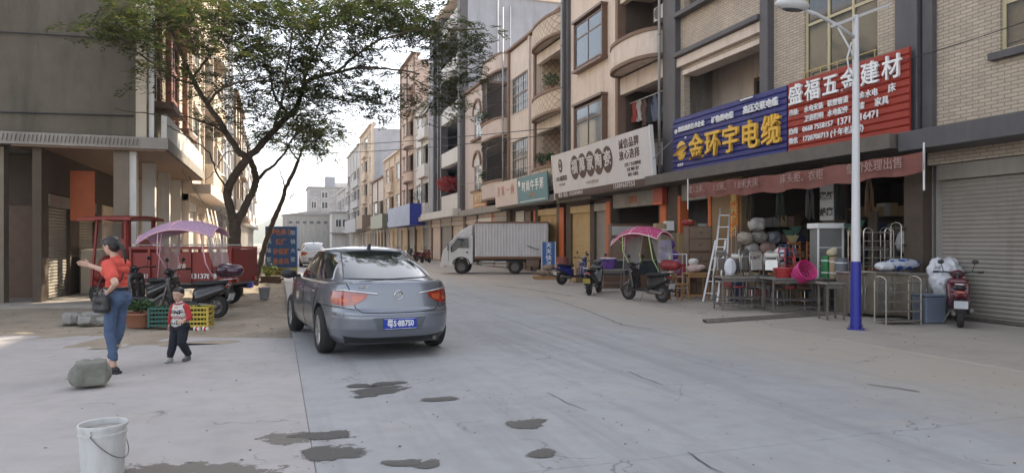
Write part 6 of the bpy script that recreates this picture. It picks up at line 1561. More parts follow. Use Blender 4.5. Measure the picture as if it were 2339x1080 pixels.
# folded chairs and frames standing on the first table
def folded(label, px, Z, z, h, w, lean, mat, group='folded metal chairs on the steel tables'):
    r = place('folded_chair',label,'chair',px,Z,heading(1,lean),z,group)
    m = MB(); m.tube([(-w/2,0,0),(-w/2+.02,.10,h*.9),(-w/4,.12,h),(w/4,.12,h),(w/2-.02,.10,h*.9),(w/2,0,0)],.013,6); m.build('back_frame', mat, r, smooth=True)
    m = MB(); m.tube([(-w/2+.04,.18,0),(-w/2+.06,.02,h*.8),(w/2-.06,.02,h*.8),(w/2-.04,.18,0)],.012,6); m.build('leg_frame', mat, r, smooth=True)
    m = MB(); m.tbox((0,.05,h*.45),(w*.8,.03,h*.45),rx=R(-8)); m.build('seat', BLACK if mat is DSTEEL else STEEL, r, bevel=.01)
    m = MB(); m.tbox((0,.10,h*.85),(w*.8,.02,h*.2)); m.build('backrest', STEEL, r, bevel=.008)
for i,(px,h,w,l,mt) in enumerate(((1652,.62,.36,.3,STEEL),(1682,.55,.34,-.5,DSTEEL),(1706,.66,.36,.5,STEEL),(1730,.6,.34,.1,STEEL),(1762,.58,.36,-.4,STEEL))):
    folded('folded metal chair on the first steel table, %s from the ladder end'%('nearest','second','third','fourth','fifth')[i],px,16.75-.03*i,.785,h,w,l,mt)
m = MB(); m.ell((0,0,.22),(.15,.07,.22)); m.cap((0,0,.1),(0,0,.36),.08); r = place('folded_cloth','white folded cloth standing between the folded chairs','cloth',1668,16.45,z=.785); remesh(m,'cloth',.02,M('white_cloth',(.62,.62,.66),rough=.95,var=.1),r)
def stool(label, px, Z, h, mat, top, group='stools under the steel tables'):
    r = place('stool',label,'stool',px,Z,heading(1,.4),0,group)
    m = MB(); m.lathe([(.15,h-.03),(.16,h-.015),(.15,h),(.01,h)],16); m.build('seat', top, r, smooth=40)
    for i in range(4):
        a_ = PI/4+i*PI/2; m = MB(); m.cyl((.11*math.cos(a_),.11*math.sin(a_),h-.03),(.17*math.cos(a_),.17*math.sin(a_),0),.011,n=6); m.build('leg', mat, r)
    m = MB(); m.tube([(.145*math.cos(2*PI*i/14),.145*math.sin(2*PI*i/14),h*.4) for i in range(14)],.008,5,closed=True); m.build('foot_ring', mat, r)
ords = ('first','second','third','fourth','fifth','sixth','seventh','eighth')
for i,(px,Z,h) in enumerate(((1662,17.5,.46),(1690,17.3,.5),(1718,17.4,.46),(1748,17.2,.6),(1776,17.0,.46),(1806,17.0,.5),(1838,16.8,.46),(1862,16.7,.6))):
    stool('metal stool under the steel tables, %s from the ladder end'%ords[i],px,Z,h,DSTEEL if i%2 else STEEL,(DWOOD,M('red_plastic',(.40,.03,.03),rough=.4),BLACK,RW)[i%4] if i%4 != 3 else DWOOD)
table('third long steel table in the second row, behind the gap',1756,17.3,1.0,.5,.72,shelf=False)
table('dark wooden table behind the tables near the white cabinet',1850,17.0,.9,.5,.66,top=DWOOD,leg=DWOOD,shelf=False,name='wooden_table')
r = place('glass_counter','glass counter inside the open shop behind the pink canopy scooter','counter',1440,24.6)
m = MB(); m.box(-1.0,1.0,-.25,.25,0,.45); m.build('base', DWOOD, r); m = MB(); m.box(-1.0,1.0,-.25,.25,.452,.95); m.build('glass_case', GLASS, r); m = MB(); m.box(-1.02,1.02,-.27,.27,.952,.98); m.build('top', STEEL, r)
# long hanging rail behind
r = place('clothes_rail','long thin metal rail behind the folded chairs','rail',1705,17.4)
m = MB(); m.cyl((-.7,0,1.28),(.7,0,1.28),.014,n=8); m.build('rail', DSTEEL, r)
for sx in (-.68,.68):
    m = MB(); m.cyl((sx,0,0),(sx,0,1.28),.014,n=8); m.build('upright', DSTEEL, r)
# plastic baskets
def basket(label, px, Z, z, w, h, mat, tilt=0, name='plastic_basket'):
    r = place(name,label,'basket',px,Z,z=z); r.rotation_euler = (tilt,0,heading(1,.3))
    n = 20
    m = MB(); m.lathe([(w*.38,0),(w*.38,.012)],n); m.build('base', mat, r)
    for k in range(5):
        zz = h*(k+.5)/5; rr = w*(.38+.12*zz/h); m = MB(); m.tube([(rr*math.cos(2*PI*i/n),rr*math.sin(2*PI*i/n),zz) for i in range(n)],h*.055,5,closed=True); m.build('band', mat, r, smooth=True)
    m = MB()
    for i in range(n): m.bar((w*.38*math.cos(2*PI*i/n),w*.38*math.sin(2*PI*i/n),0),(w*.5*math.cos(2*PI*i/n),w*.5*math.sin(2*PI*i/n),h),.03,.012)
    o = m.build('upright_ribs', mat, r); o['kind'] = 'stuff'
    m = MB(); m.tube([(w*.51*math.cos(2*PI*i/n),w*.51*math.sin(2*PI*i/n),h) for i in range(n)],.016,6,closed=True); m.build('rim', mat, r, smooth=True)
    return r
PINKP = M('pink_plastic',(.52,.03,.17),rough=.35,var=.1)
basket('bright pink plastic basket tilted on the steel table',1822,16.0,.80,.46,.36,PINKP,R(62))
basket('red plastic basin beside the pink basket',1788,16.1,.785,.40,.20,M('red_plastic',(.40,.03,.03),rough=.4))
# rolls
for px,rr,h,mat,lab in ((1887,.11,.52,M('green_roll',(.02,.16,.05),rough=.5),'green plastic sheet roll standing beside the tan roll'),(1904,.09,.50,M('tan_roll',(.36,.26,.15),rough=.7),'tan roll standing between the green and grey rolls'),(1922,.14,.48,M('grey_roll',(.13,.135,.15),rough=.5),'thick grey roll standing just behind the lamp post')):
    r = place('sheet_roll',lab,'roll',px,16.4-.004*(px-1887)*3,z=.75,group='rolls of sheeting on the table')
    m = MB(); m.lathe([(rr*.25,h),(rr*.28,h-.02),(rr,h-.004),(rr,0),(rr*.2,0)],22,cap=False); m.build('roll', mat, r, smooth=40)
    for z in (.12,h-.12):
        m = MB(); m.lathe([(rr+.004,z),(rr+.004,z+.025)],22,cap=False); m.build('tape', WHITEP, r)
m = MB(); m.ell((0,0,.08),(.13,.10,.09)); m.cap((-.05,0,.1),(.08,.02,.15),.07); r = place('cloth_bundle','beige cloth bundle lying on the tan roll','cloth',1900,16.45,z=1.255); remesh(m,'cloth',.018,M('beige_cloth',(.50,.42,.28),rough=.95),r)
# white framed cabinet and wooden chairs
r = place('display_cabinet','white framed display cabinet standing behind the rolls','cabinet',1886,17.2)
m = MB(); m.box(-.30,.30,-.2,.2,.08,1.92); m.build('body', M('cabinet_grey',(.17,.165,.155),rough=.5), r)
m = MB(); m.box(-.35,.35,-.25,.25,1.923,2.05); m.build('top', WHITEP, r, bevel=.01)
for sx in (-1,1):
    m = MB(); m.box(sx*.315-.018,sx*.315+.018,-.24,-.205,.0,1.92); m.build('front_post', WHITEP, r)
for z in (.55,1.0,1.45):
    m = MB(); m.box(-.29,.29,-.215,-.203,z,z+.02); m.build('shelf_edge', WHITEP, r)
def wchair(label, px, Z, z, mat, rz):
    r = place('wooden_chair',label,'chair',px,Z,rz,z,'wooden chairs stacked by the display cabinet')
    m = MB(); m.box(-.2,.2,-.2,.2,.42,.45); m.build('seat', mat, r, bevel=.008)
    for sx in (-1,1):
        m = MB(); m.box(sx*.18-.02,sx*.18+.02,-.2,-.16,0,.42); m.build('leg', mat, r)
        m = MB(); m.bar((sx*.18,.18,0),(sx*.17,.24,.98),.04); m.build('rear_leg', mat, r)
    for z_ in (.62,.76,.92):
        m = MB(); m.bar((-.17,.215,z_),(.17,.215,z_),.02,.07); m.build('back_slat', mat, r)
table('low wooden bench carrying the stacked wooden chairs',1840,18.2,1.0,.55,.62,top=RW,leg=RW,name='wooden_bench')
wchair('reddish wooden chair left of the display cabinet, on the bench',1826,18.2,.63,RW,heading(1,.2)); wchair('reddish wooden chair close against the display cabinet, on the bench',1853,18.1,.63,RW,heading(-1,.1))
wchair('light wooden chair standing before the bench',1848,17.5,.0,WOOD,heading(.3,1))
# steel cabinets, racks and packages by the lamp
def scab(label, px, Z, w, h, d=.5):
    r = place('steel_cabinet',label,'cabinet',px,Z,group='stainless steel cabinets by the lamp')
    m = MB(); m.box(-w/2,w/2,-d/2,d/2,.06,h-.04); m.build('body', M('steel_brown',(.26,.225,.18),rough=.35,metal=.6,var=.25,scale=3,dirt=.4), r, bevel=.006)
    m = MB(); m.box(-w/2-.02,w/2+.02,-d/2-.02,d/2+.02,h-.038,h); m.build('worktop', STEEL, r, bevel=.006)
    for sx in (-1,1):
        m = MB(); m.box(sx*w/4-w*.21,sx*w/4+w*.21,-d/2-.018,-d/2-.002,.12,h-.1); dr = m.build('door', STEEL, r, bevel=.004)
        m = MB(); m.cyl((sx*.04,-d/2-.035,h*.5),(sx*.04,-d/2-.035,h*.68),.010,n=8); m.build('handle', CHROME, dr)
        m = MB(); m.box(sx*(w/2-.04)-.02,sx*(w/2-.04)+.02,-d/2+.02,-d/2+.06,0,.06); m.build('foot', BLACK, r)
    return r
scab('stainless cabinet right behind the lamp pole',1955,15.3,.62,.95); scab('stainless cabinet under the arched rack',2020,15.0,.72,.97); scab('stainless cabinet at the far right of the row',2098,14.6,.7,.95)
r = place('arched_rack','chrome rack with two arched ends standing on the steel cabinet','rack',2007,15.0,z=.975)
AR = M('chrome_rack',(.50,.46,.40),rough=.25,metal=.8,var=.15)
for sx in (-1,1):
    m = MB(); cxx = sx*.24; m.tube([(cxx-.10,0,0),(cxx-.10,0,.82)]+[(cxx-.10*math.cos(PI*i/8),0,.82+.10*math.sin(PI*i/8)) for i in range(1,8)]+[(cxx+.10,0,.82),(cxx+.10,0,0)],.014,6); m.build('arched_end', AR, r, smooth=True)
for i in range(5):
    m = MB(); m.cyl((-.34,-.02,.10+.18*i),(.34,-.02,.10+.18*i),.011,n=6); m.build('cross_bar', AR, r)
def rack(label, px, Z, w, h, d, n, rz=None):
    r = place('shelf_rack',label,'rack',px,Z,rz)
    for sx in (-1,1):
        for sy in (-1,1):
            m = MB(); m.cyl((sx*w/2,sy*d/2,0),(sx*w/2,sy*d/2,h),.014,n=8); m.build('upright', AR, r)
        m = MB(); m.tube([(sx*w/2,-d/2,h)]+[(sx*w/2,-d/2*math.cos(PI*i/6),h+.08*math.sin(PI*i/6)) for i in range(1,6)]+[(sx*w/2,d/2,h)],.014,6); m.build('arch', AR, r, smooth=True)
    for k in range(n):
        z = .05+(h-.1)*k/(n-1); m = MB(); m.box(-w/2,w/2,-d/2,d/2,z,z+.012); sh_ = m.build('shelf', DSTEEL, r)
        m = MB(); m.cyl((-w/2,-d/2-.012,z+.02),(w/2,-d/2-.012,z+.02),.012,n=6); m.build('shelf_rail', AR, sh_)
rack('low chrome rack with four shelves standing in front right of the lamp',2050,13.75,.72,.84,.36,5)
m = MB(); m.box(-.22,.22,-.2,.2,0,.52); r = place('plastic_bin','blue grey plastic bin beside the low chrome rack','bin',2122,13.9); m.build('bin', M('bluegrey_plastic',(.13,.16,.21),rough=.5), r, bevel=.03)
m = MB(); m.box(-.23,.23,-.21,.21,.523,.56); m.build('lid', M('bluegrey_plastic',(.13,.16,.21)), r, bevel=.01)
def sack(label, px, Z, z, sx,sy,sz, mat, seed, group=None, name='sack', cat='sack', rz=None, vox=.03):
    rs = random.Random(seed); r = place(name,label,cat,px,Z,rz,z,group)
    m = MB(); m.ell((0,0,sz*.5),(sx*.5,sy*.5,sz*.5),14,10)
    for _ in range(7): m.ell((rs.uniform(-.3,.3)*sx,rs.uniform(-.3,.3)*sy,sz*rs.uniform(.35,.65)),(sx*.28,sy*.3,sz*.36),10,8)
    o = remesh(m,'body',vox,mat,r,smooth=1)
    for v in o.data.vertices:       # creases and dents
        q = v.co*9+Vector((seed*3.1,0,0)); d_ = mnoise.noise_vector(q)*.030+mnoise.noise_vector(q*2.7)*.016; v.co += Vector((d_.x*sx,d_.y*sy,d_.z*sz))*2.2
        v.co.x *= 1+.12*max(0,.5-v.co.z/sz); v.co.z = v.co.z*.97 if v.co.z > .8*sz else v.co.z
    o.data.transform(Matrix.Translation((0,0,-min(v.co.z for v in o.data.vertices))))
    return r
WPK = M('white_plastic_pack',(.60,.60,.63),rough=.4,var=.08,bump=.5,bscale=9)
sack('big white padded bundle left of its twin above the packages',2078,16.2,1.28,.50,.42,.62,WPK,1,'white padded bundles')
sack('big white padded bundle at the right edge of the goods',2126,15.8,1.28,.50,.42,.62,WPK,2,'white padded bundles')
table('stacked steel bench under the white padded bundles',2100,16.2,1.3,.6,1.26,name='steel_bench')
sack('blue and white plastic wrapped package on the steel cabinet',2062,15.0,.985,.80,.42,.26,M_dots('blue_white_pack',(.60,.62,.68),(.05,.12,.42),6,.42),3)
sack('white plastic wrapped package lying beside the arched rack',2020,14.75,.985,.42,.30,.20,WPK,4)
sack('large silvery white bag at the right edge above the maroon scooter',2160,14.4,.35,.7,.6,.95,WPK,5)
# long tubes on the ground
x0,y0 = GR(1612,738); x1,y1 = GR(1905,719)
for i,(o_,ln,lab) in enumerate(((0,1,'pale square metal tube lying on the pavement in front'),(.09,.96,'dark metal tube lying just behind the pale tube'),(.16,.82,'short dark metal tube lying behind the other tubes'))):
    t = thing('metal_tube',lab,'tube',(x0+o_*.35,y0+o_,.012),math.atan2(y1-y0,x1-x0)); L = math.hypot(x1-x0,y1-y0)*ln
    m = MB(); m.box(0,L,-.03,.03,0,.05); m.build('tube', (STEEL,DSTEEL,DSTEEL)[i], t, bevel=.004); m = MB(); m.box(-.004,-.001,-.022,.022,.008,.042); m.build('end_dark', BLACK, t)  # tube is solid; black end plate paints the dark of a hollow
# ladders
def ladder(label, a, b, w, n):
    a = Vector(a); b = Vector(b); r = thing('ladder',label,'ladder',a); d = b-a; sd_ = Vector((math.sin(TH+1.57+.3),math.cos(TH+1.57+.3),0)).normalized()*w/2
    for s_ in (-1,1):
        m = MB(); m.bar(sd_*s_,d+sd_*s_*.75,.05,.025); m.build('side_rail', M('aluminium',(.55,.54,.52),rough=.4,metal=.6,var=.1), r)
    for k in range(n):
        p_ = d*((k+.7)/(n+.3)); q = 1-.25*(k/n); m = MB(); m.bar(p_-sd_*q,p_+sd_*q,.04,.025); m.build('rung', M('aluminium',(.55,.54,.52)), r)
xa,ya = W(1640,19.3); xb,yb = W(1656,21.2); ladder('tall aluminium ladder leaning by the couplet board',(xa,ya,.02),(xb,yb,2.62),.36,7)
xa,ya = W(1622,18.6); xb,yb = W(1646,19.6); ladder('short aluminium ladder in front of the tall ladder',(xa,ya,.02),(xb,yb,1.65),.36,5)
for i in range(6):
    xa,ya = W(1668+5*i,19.5); xb,yb = W(1672+5*i,21); t = thing('metal_pole','thin metal pole leaning beside the ladder, %s from the ladder'%('first','second','third','fourth','fifth','last')[i],'pole',(xa,ya,.01),group='poles leaning by the ladder')
    m = MB(); m.cyl((0,0,0),(xb-xa,yb-ya,1.9+.1*(i%3)),.014,n=6); m.build('pole', DSTEEL if i%2 else STEEL, t)
# pile of bags in the shop mouth
bagm = [M('bag_%d'%i,c_,rough=.5,var=.25,bump=.4,bscale=12) for i,c_ in enumerate(((.22,.20,.18),(.30,.25,.20),(.16,.16,.17),(.34,.31,.28),(.22,.13,.11)))]
bl = table('low shelf under the pile of goods bags in the shop mouth',1738,19.6,1.3,.7,.85,top=DWOOD,leg=DWOOD,name='goods_shelf')
pos = [(1705,.86),(1735,.86),(1765,.86),(1718,1.20),(1752,1.20),(1735,1.55),(1700,1.50),(1770,1.5),(1728,1.88)]
for i,(px,z) in enumerate(pos): sack('crumpled goods bag in the shop mouth pile, the %s of it'%('lower left one','lower middle one','lower right one','second row left one','second row right one','upper middle one','upper left one','upper right one','topmost one')[i],px,19.6+.1*(i%2),z,.42,.36,.40,bagm[i%5],20+i,'bags piled in the shop mouth')
for i,(px,Z,z) in enumerate(((1775,18.3,.75),(1790,18.2,.76),(1782,18.3,1.1),(1798,18.4,1.12))): sack('grey and white goods bag behind the pink basket, %s'%('left bottom','right bottom','left top','right top')[i],px,Z,z,.30,.28,.36,(bagm[3],bagm[0],WPK,bagm[2])[i],40+i,'bags behind the pink basket')
table('goods table behind the pink basket',1786,18.3,.9,.5,.74,top=DWOOD,leg=DWOOD,name='goods_table')
# dressers and table of the furniture shop
def dresser(label, px, Z, z, w, h, mat):
    r = place('dresser',label,'cabinet',px,Z,z=z,group='dressers stacked outside the furniture shop')
    m = MB(); m.box(-w/2,w/2,-.22,.22,0,h); m.build('body', mat, r, bevel=.008)
    for k in range(2):
        m = MB(); m.box(-w/2+.04,w/2-.04,-.24,-.222,.04+k*h*.48,.02+(k+1)*h*.47); dr = m.build('drawer', M('drawer_front',(.17,.115,.075),rough=.4,var=.2), r, bevel=.005)
        m = MB(); m.cyl((-.05,-.255,.04+(k+.5)*h*.47),(.05,-.255,.04+(k+.5)*h*.47),.009,n=6); m.build('handle', CHROME, dr)
for i,(z,h,lab) in enumerate(((0,.72,'lowest of the dark dressers stacked outside the furniture shop'),(.73,.55,'middle one of the stacked dark dressers'),(1.29,.78,'brown topmost dresser of the stack'))): dresser(lab,1594,21.2,z,.74,h,DWOOD)
sack('red and yellow wrapped bundle lying on top of the stacked dressers',1572,21.1,2.08,.42,.3,.2,M_dots('red_yellow_cloth',(.36,.05,.05),(.6,.45,.15),5,.35),61)
table('folding wooden table heaped with cloth by the dressers',1590,19.5,.66,.5,.74,top=WOOD,leg=WOOD,shelf=False,name='wooden_table')
sack('pinkish cloth heap on the folding wooden table',1588,19.5,.745,.50,.36,.24,M('pink_cloth',(.48,.36,.32),rough=.95,var=.2),62); sack('white cloth heap on top of the pinkish heap',1584,19.6,.95,.30,.26,.2,M('white_cloth2',(.55,.52,.48),rough=.95),63)
basket('red plastic tub behind the cloth table',1566,20.4,.55,.7,.40,M('red_tub',(.32,.03,.02),rough=.4))
table('stand holding the red tub',1566,20.4,.6,.45,.54,top=DWOOD,leg=DWOOD,name='wooden_stand',shelf=False)
PUR = M('purple_bag',(.13,.055,.26),rough=.5,var=.25,bump=.4,bscale=12)
table('steel frame holding the purple bundles',1530,21.0,.62,.5,1.0,top=STEEL,name='steel_stand')
sack('lower purple wrapped bundle on the steel frame',1528,21.0,1.01,.55,.42,.36,PUR,70,'purple bundles'); sack('upper purple wrapped bundle on the steel frame',1524,21.0,1.35,.46,.38,.30,PUR,71,'purple bundles')
sack('lilac bag leaning beside the purple bundles',1545,20.3,.62,.35,.3,.5,M('lilac_bag',(.22,.13,.30),rough=.5,var=.2),72)
r = place('white_frame','thin white metal stand frame beside the purple bundles','frame',1546,19.9)
for sx in (-1,1):
    m = MB(); m.tube([(sx*.24,-.2,0),(sx*.24,-.12,1.25),(sx*.24,.2,1.25),(sx*.24,.24,0)],.016,6); m.build('side_frame', WHITEP, r, smooth=True)
for z in (.3,.62,1.25):
    m = MB(); m.cyl((-.24,-.14,z),(.24,-.14,z),.013,n=6); m.build('cross_bar', WHITEP, r)
wchair('light folding wooden stool chair in front of the lilac bag',1552,19.2,0,WOOD,heading(.6,.6))
# purple basin, cartons, barrel, pallet of sacks
table('small grey table carrying the purple basin',1396,22.6,.85,.5,.72,name='grey_table')
r = place('plastic_basin','deep purple plastic basin on the small grey table','basin',1390,22.6,z=.73); m = MB(); m.lathe([(.20,0),(.27,.30),(.29,.31),(.29,.33),(.255,.33),(.19,.03)],24); m.build('basin', PUR, r, smooth=40); m = MB(); m.lathe([(.29,.331),(.26,.35),(.02,.37)],24); m.build('lid', M('pale_lid',(.5,.46,.5),rough=.4), r, smooth=40)
def carton(label, px, Z, z, w, d, h, mat=CARD, rz=None, group=None):
    r = place('carton',label,'box',px,Z,rz,z,group); m = MB(); m.box(-w/2,w/2,-d/2,d/2,0,h); m.build('box', mat, r, bevel=.006)
    m = MB(); m.box(-.03,.03,-d/2-.002,d/2+.002,h,h+.003); m.build('tape', M('parcel_tape',(.45,.36,.22),rough=.3), r); return r
carton('brown carton behind the dark blue scooter',1322,28.0,.02,.55,.45,.55,rz=heading(1,.5)); carton('tilted brown carton on top of the carton behind the scooter',1326,28.0,.575,.4,.35,.3,rz=heading(1,-.3))
r = place('metal_drum','dull red drum beside the narrow blue sign','drum',1284,30.8); m = MB(); m.lathe([(.27,0),(.28,.02),(.28,.3),(.29,.31),(.28,.33),(.28,.6),(.29,.62),(.28,.64),(.28,.92),(.26,.93),(.02,.93)],24); m.build('drum', M('dull_red',(.20,.06,.05),rough=.6,var=.25), r, smooth=35)
m = MB(); m.lathe([(.03,.93),(.03,.95)],10,(.12,0,0)); m.build('bung', DSTEEL, r)
r = place('pallet','pale wooden pallet under the grey brown sacks','pallet',1252,30.3)
for i in range(6):
    m = MB(); m.box(-.62+.21*i,-.46+.21*i,-.42,.42,.10,.125); m.build('plank', WOOD, r)
for y_ in (-.38,0,.38):
    m = MB(); m.box(-.62,.62,y_-.04,y_+.04,0,.099); m.build('runner', WOOD, r)
for i,(px,z,w) in enumerate(((1240,.14,.55),(1266,.14,.55),(1252,.36,.5),(1276,.38,.45))): sack('grey brown sack on the pallet, %s'%('front left','front right','upper left','upper right')[i],px,30.2+.1*i,z,w,.5,.28,M('sack_brown',(.25,.19,.145),rough=.9,var=.2),80+i,'sacks on the pallet')
# things inside the shops
for i,(px,Z,z,w,h,c_) in enumerate(((1535,24.2,0,.9,1.9,(.20,.16,.12)),(1575,24.0,0,.9,1.9,(.30,.21,.10)))): carton('tall flat carton standing inside the furniture shop, %s'%('left','right')[i],px,Z,z,w,.4,h,M('tallcard%d'%i,c_,rough=.8))
r = place('shop_shelf','pale shelf board with boxes inside the furniture shop','shelf',1555,24.8)
m = MB(); m.box(-1.0,1.0,-.2,.2,2.0,2.05); m.build('board', WHITEP, r)
for i in range(5):
    m = MB(); m.box(-.95+.38*i,-.62+.38*i,-.18,.18,2.052,2.25+.08*(i%2)); m.build('box', (CARD,WHITEP,M('grey_board',(.36,.35,.33)))[i%3], r)
r = place('wardrobe','dark wardrobe standing inside the open shop left of the furniture shop','wardrobe',1445,27.2)
m = MB(); m.box(-.9,.9,-.25,.25,0,2.3); m.build('body', DWOOD, r); 
for sx in (-1,1):
    m = MB(); m.box(sx*.45-.42,sx*.45+.42,-.27,-.252,.1,1.75); m.build('door', M('drawer_front',(.17,.115,.075)), r)
m = MB(); m.box(-.88,.88,-.27,-.252,1.85,2.2); m.build('top_panel', M('grey_board',(.36,.35,.33)), r)
sh = [(1780,21.5,2.2,'tall goods shelf at the back of the hardware shop, left of the pillar'),(1960,19.5,2.4,'tall goods shelf at the back of the hardware shop, right of the lamp'),(2060,18.5,2.4,'tall goods shelf at the back of the hardware shop near the right end')]
for px,Z,h,lab in sh:
    r = place('goods_shelf',lab,'shelf',px,Z); rs = random.Random(px)
    for sx in (-.8,.8):
        m = MB(); m.box(sx-.02,sx+.02,-.2,.2,0,h); m.build('upright', DSTEEL, r)
    for k in range(5):
        z = .15+k*(h-.3)/4; m = MB(); m.box(-.8,.8,-.2,.2,z,z+.025); m.build('shelf', DSTEEL, r); x_ = -.76
        while x_ < .6:
            w_ = rs.uniform(.12,.3); m = MB(); m.box(x_,min(.76,x_+w_),-.18,rs.uniform(0,.18),z+.026,z+.03+rs.uniform(.15,.36)); m.build('boxed_goods', rs.choice([CARD,DWOOD,bagm[0],bagm[1],bagm[4],M('navy_box',(.03,.04,.09)),M('pale_box',(.4,.38,.35))]), r); x_ += w_+.02
rs = random.Random(31); tints = (('brown',(.30,.20,.11)),('dark blue',(.03,.04,.10)),('white',(.50,.49,.47)),('dull red',(.25,.05,.04)),('grey',(.22,.22,.22)),('tan',(.42,.32,.20)),('dark green',(.04,.09,.06)),('orange',(.42,.16,.05)))
for i in range(16):
    t_ = i/15; px = 1655+t_*440; Z = 19.2-t_*2.7+rs.uniform(-.2,.2); nm, c_ = tints[i%8]; h = rs.uniform(.35,.7); w = rs.uniform(.4,.6)
    carton('%s box in the low row behind the tables, %s from the ladders'%(nm,('first','second','third','fourth','fifth','sixth','seventh','eighth','ninth','tenth','eleventh','twelfth','thirteenth','fourteenth','fifteenth','sixteenth')[i]),px,Z,0,w,.35,h,M('goods_'+nm.replace(' ','_'),c_,rough=.65,var=.2),heading(1,rs.uniform(-.4,.4)),'boxes behind the steel tables')
    if i%2 == 0:
        nm2, c2 = tints[(i+3)%8]; carton('%s box on the %s box behind the tables, upper %s'%(nm2,nm,('first','second','third','fourth','fifth','sixth','seventh','eighth')[i//2]),px,Z,h+.012,w*.8,.3,rs.uniform(.25,.5),M('goods_'+nm2.replace(' ','_'),c2,rough=.65,var=.2),heading(1,rs.uniform(-.4,.4)),'boxes behind the steel tables')
for i,(px,Z,h) in enumerate(((1800,18.9,1.7),(1808,18.8,1.55),(1815,18.9,1.8),(1868,17.9,1.6),(1942,16.6,1.8),(1950,16.5,1.65),(1958,16.6,1.9))):
    r = place('broom','long handled broom standing among the goods, %s from the ladders'%ords[i],'broom',px,Z,group='brooms among the goods')
    m = MB(); m.cyl((0,0,0),(.08,.1,h),.012,n=6); m.build('handle', (WOOD,RW,STEEL)[i%3], r); m = MB(); m.prism([(-.10,h+.22),(.26,h+.22),(.13,h),(.04,h)],.07,.13,lambda a_,b_,c_:(a_,c_,b_)); m.build('bristles', M('bristle',(.35,.28,.14),rough=.9) if i%2 else M('goods_dark_green',(.04,.09,.06)), r)
# goods hung from the shop ceiling
for i in (0,2,4,6,8):
    px = 1715+34*i; Z = 19.6-.011*(px-1715)*1.0; nm = ('black','grey','green','blue','white','orange','black','grey','brown')[i]; nl = {'green':'dark green','white':'dull grey'}.get(nm,nm)
    c_ = {'black':(.02,.02,.02),'grey':(.2,.2,.2),'green':(.03,.05,.035),'blue':(.03,.07,.25),'white':(.10,.095,.09),'orange':(.45,.14,.03),'brown':(.16,.09,.05)}[nm]; mt = M('hung_'+nm,c_,rough=.5,var=.2)
    r = place('hose_coil' if i%2 else 'hanging_bundle','%s %s hung under the shop ceiling, %s from the couplet board'%(nl,'hose coil' if i%2 else 'bundle of straps',('first','second','third','fourth','fifth')[i//2]),'hose' if i%2 else 'bundle',px,Z,heading(1,.3),2.3,'goods hung under the shop ceiling')
    if i%2:
        for k in range(4):
            m = MB(); m.tube([(.20*math.cos(2*PI*q/20),.03*(k-1.5),.22+(.20+.01*k)*math.sin(2*PI*q/20)) for q in range(20)],.018,5,closed=True); m.build('loop', mt, r, smooth=True)
        m = MB(); m.cyl((0,0,.40),(0,0,1.25),.008,n=5); m.build('cord', BLACK, r)
    else:
        for k in range(6):
            m = MB(); m.tube([(-.02,0,.9),(-.12+.05*k,.02*(k%3),.5),(-.14+.055*k,.02*(k%2),-.05-.05*(k%3))],.016,5); m.build('strap', mt, r, smooth=True)
        m = MB(); m.cyl((-.02,0,.85),(-.02,0,1.25),.008,n=5); m.build('cord', BLACK, r)
# more racks and stacked stools on the right
rack('tall chrome rack standing behind the steel cabinets',1985,16.2,.8,1.85,.36,6)
rack('tall chrome rack under the right end of the red sign',2085,15.7,.8,1.95,.36,6)
for i in range(6):
    r = place('plastic_stool','%s stool in the nested stack on the table by the cabinet, %s from the bottom'%(('red','blue')[i%2],ords[i]),'stool',1795+2*(i%2),17.0,heading(1,.3),.73+.10*i,'nested plastic stools')
    mt = (M('red_plastic',(.40,.03,.03),rough=.4),M('goods_dark_blue',(.03,.04,.10)))[i%2]
    m = MB(); m.box(-.12,.12,-.12,.12,.28,.31); m.build('seat', mt, r, bevel=.01)
    for sx in (-1,1):
        for sy in (-1,1):
            m = MB(); m.bar((sx*.11,sy*.11,.28),(sx*.15,sy*.15,0),.03); m.build('leg', mt, r)
# potted plants on the balconies
LEAFP = M_leaf('pot_plant_leaves', [(.02,.06,.02),(.04,.10,.03),(.07,.12,.03)], .3); FLR = M_leaf('bougainvillea', [(.40,.03,.035),(.5,.06,.05),(.3,.03,.03)], .4)
def plant(label, loc, rad, h, mat, n=260, ls=.06, seed=0, pot=True, name='potted_plant', group=None):
    rs = random.Random(seed); r = thing(name,label,'plant',loc,group=group)
    if pot: m = MB(); m.lathe([(.10,0),(.14,.22),(.16,.22),(.16,.25),(.13,.25),(.12,.2)],14); m.build('pot', M('terracotta',(.28,.12,.07),rough=.8,var=.15), r, smooth=40)
    m = MB(); st = MB()
    for k in range(7):
        a_ = rs.uniform(0,6.3); st.tube([(0,0,.2 if pot else 0),(rad*.35*math.cos(a_),rad*.35*math.sin(a_),.2+h*.5),(rad*.7*math.cos(a_),rad*.7*math.sin(a_),.2+h*.85)],.008,4)
    st.build('stems', BARK, r)
    for _ in range(n):
        while True:
            p_ = Vector((rs.uniform(-1,1),rs.uniform(-1,1),rs.uniform(-1,1)))
            if .15 < p_.length < 1: break
        c = Vector((p_.x*rad,p_.y*rad,.2+h*.55+p_.z*h*.5)); a_ = Vector((rs.uniform(-1,1),rs.uniform(-1,1),rs.uniform(-.6,.8))).normalized(); b_ = a_.cross(Vector((rs.uniform(-1,1),rs.uniform(-1,1),1))).normalized()
        l_ = ls*rs.uniform(.6,1.4); m.add([c-a_*l_,c+b_*l_*.45,c+a_*l_,c-b_*l_*.45],[(0,1,2,3)])
    m.build('foliage', mat, r); return r
plant('red bougainvillea spilling over the white balcony parapet', (FX-.25,54.5,5.3), 1.1, 1.3, FLR, 700, .10, 1, False, 'flowering_plant')
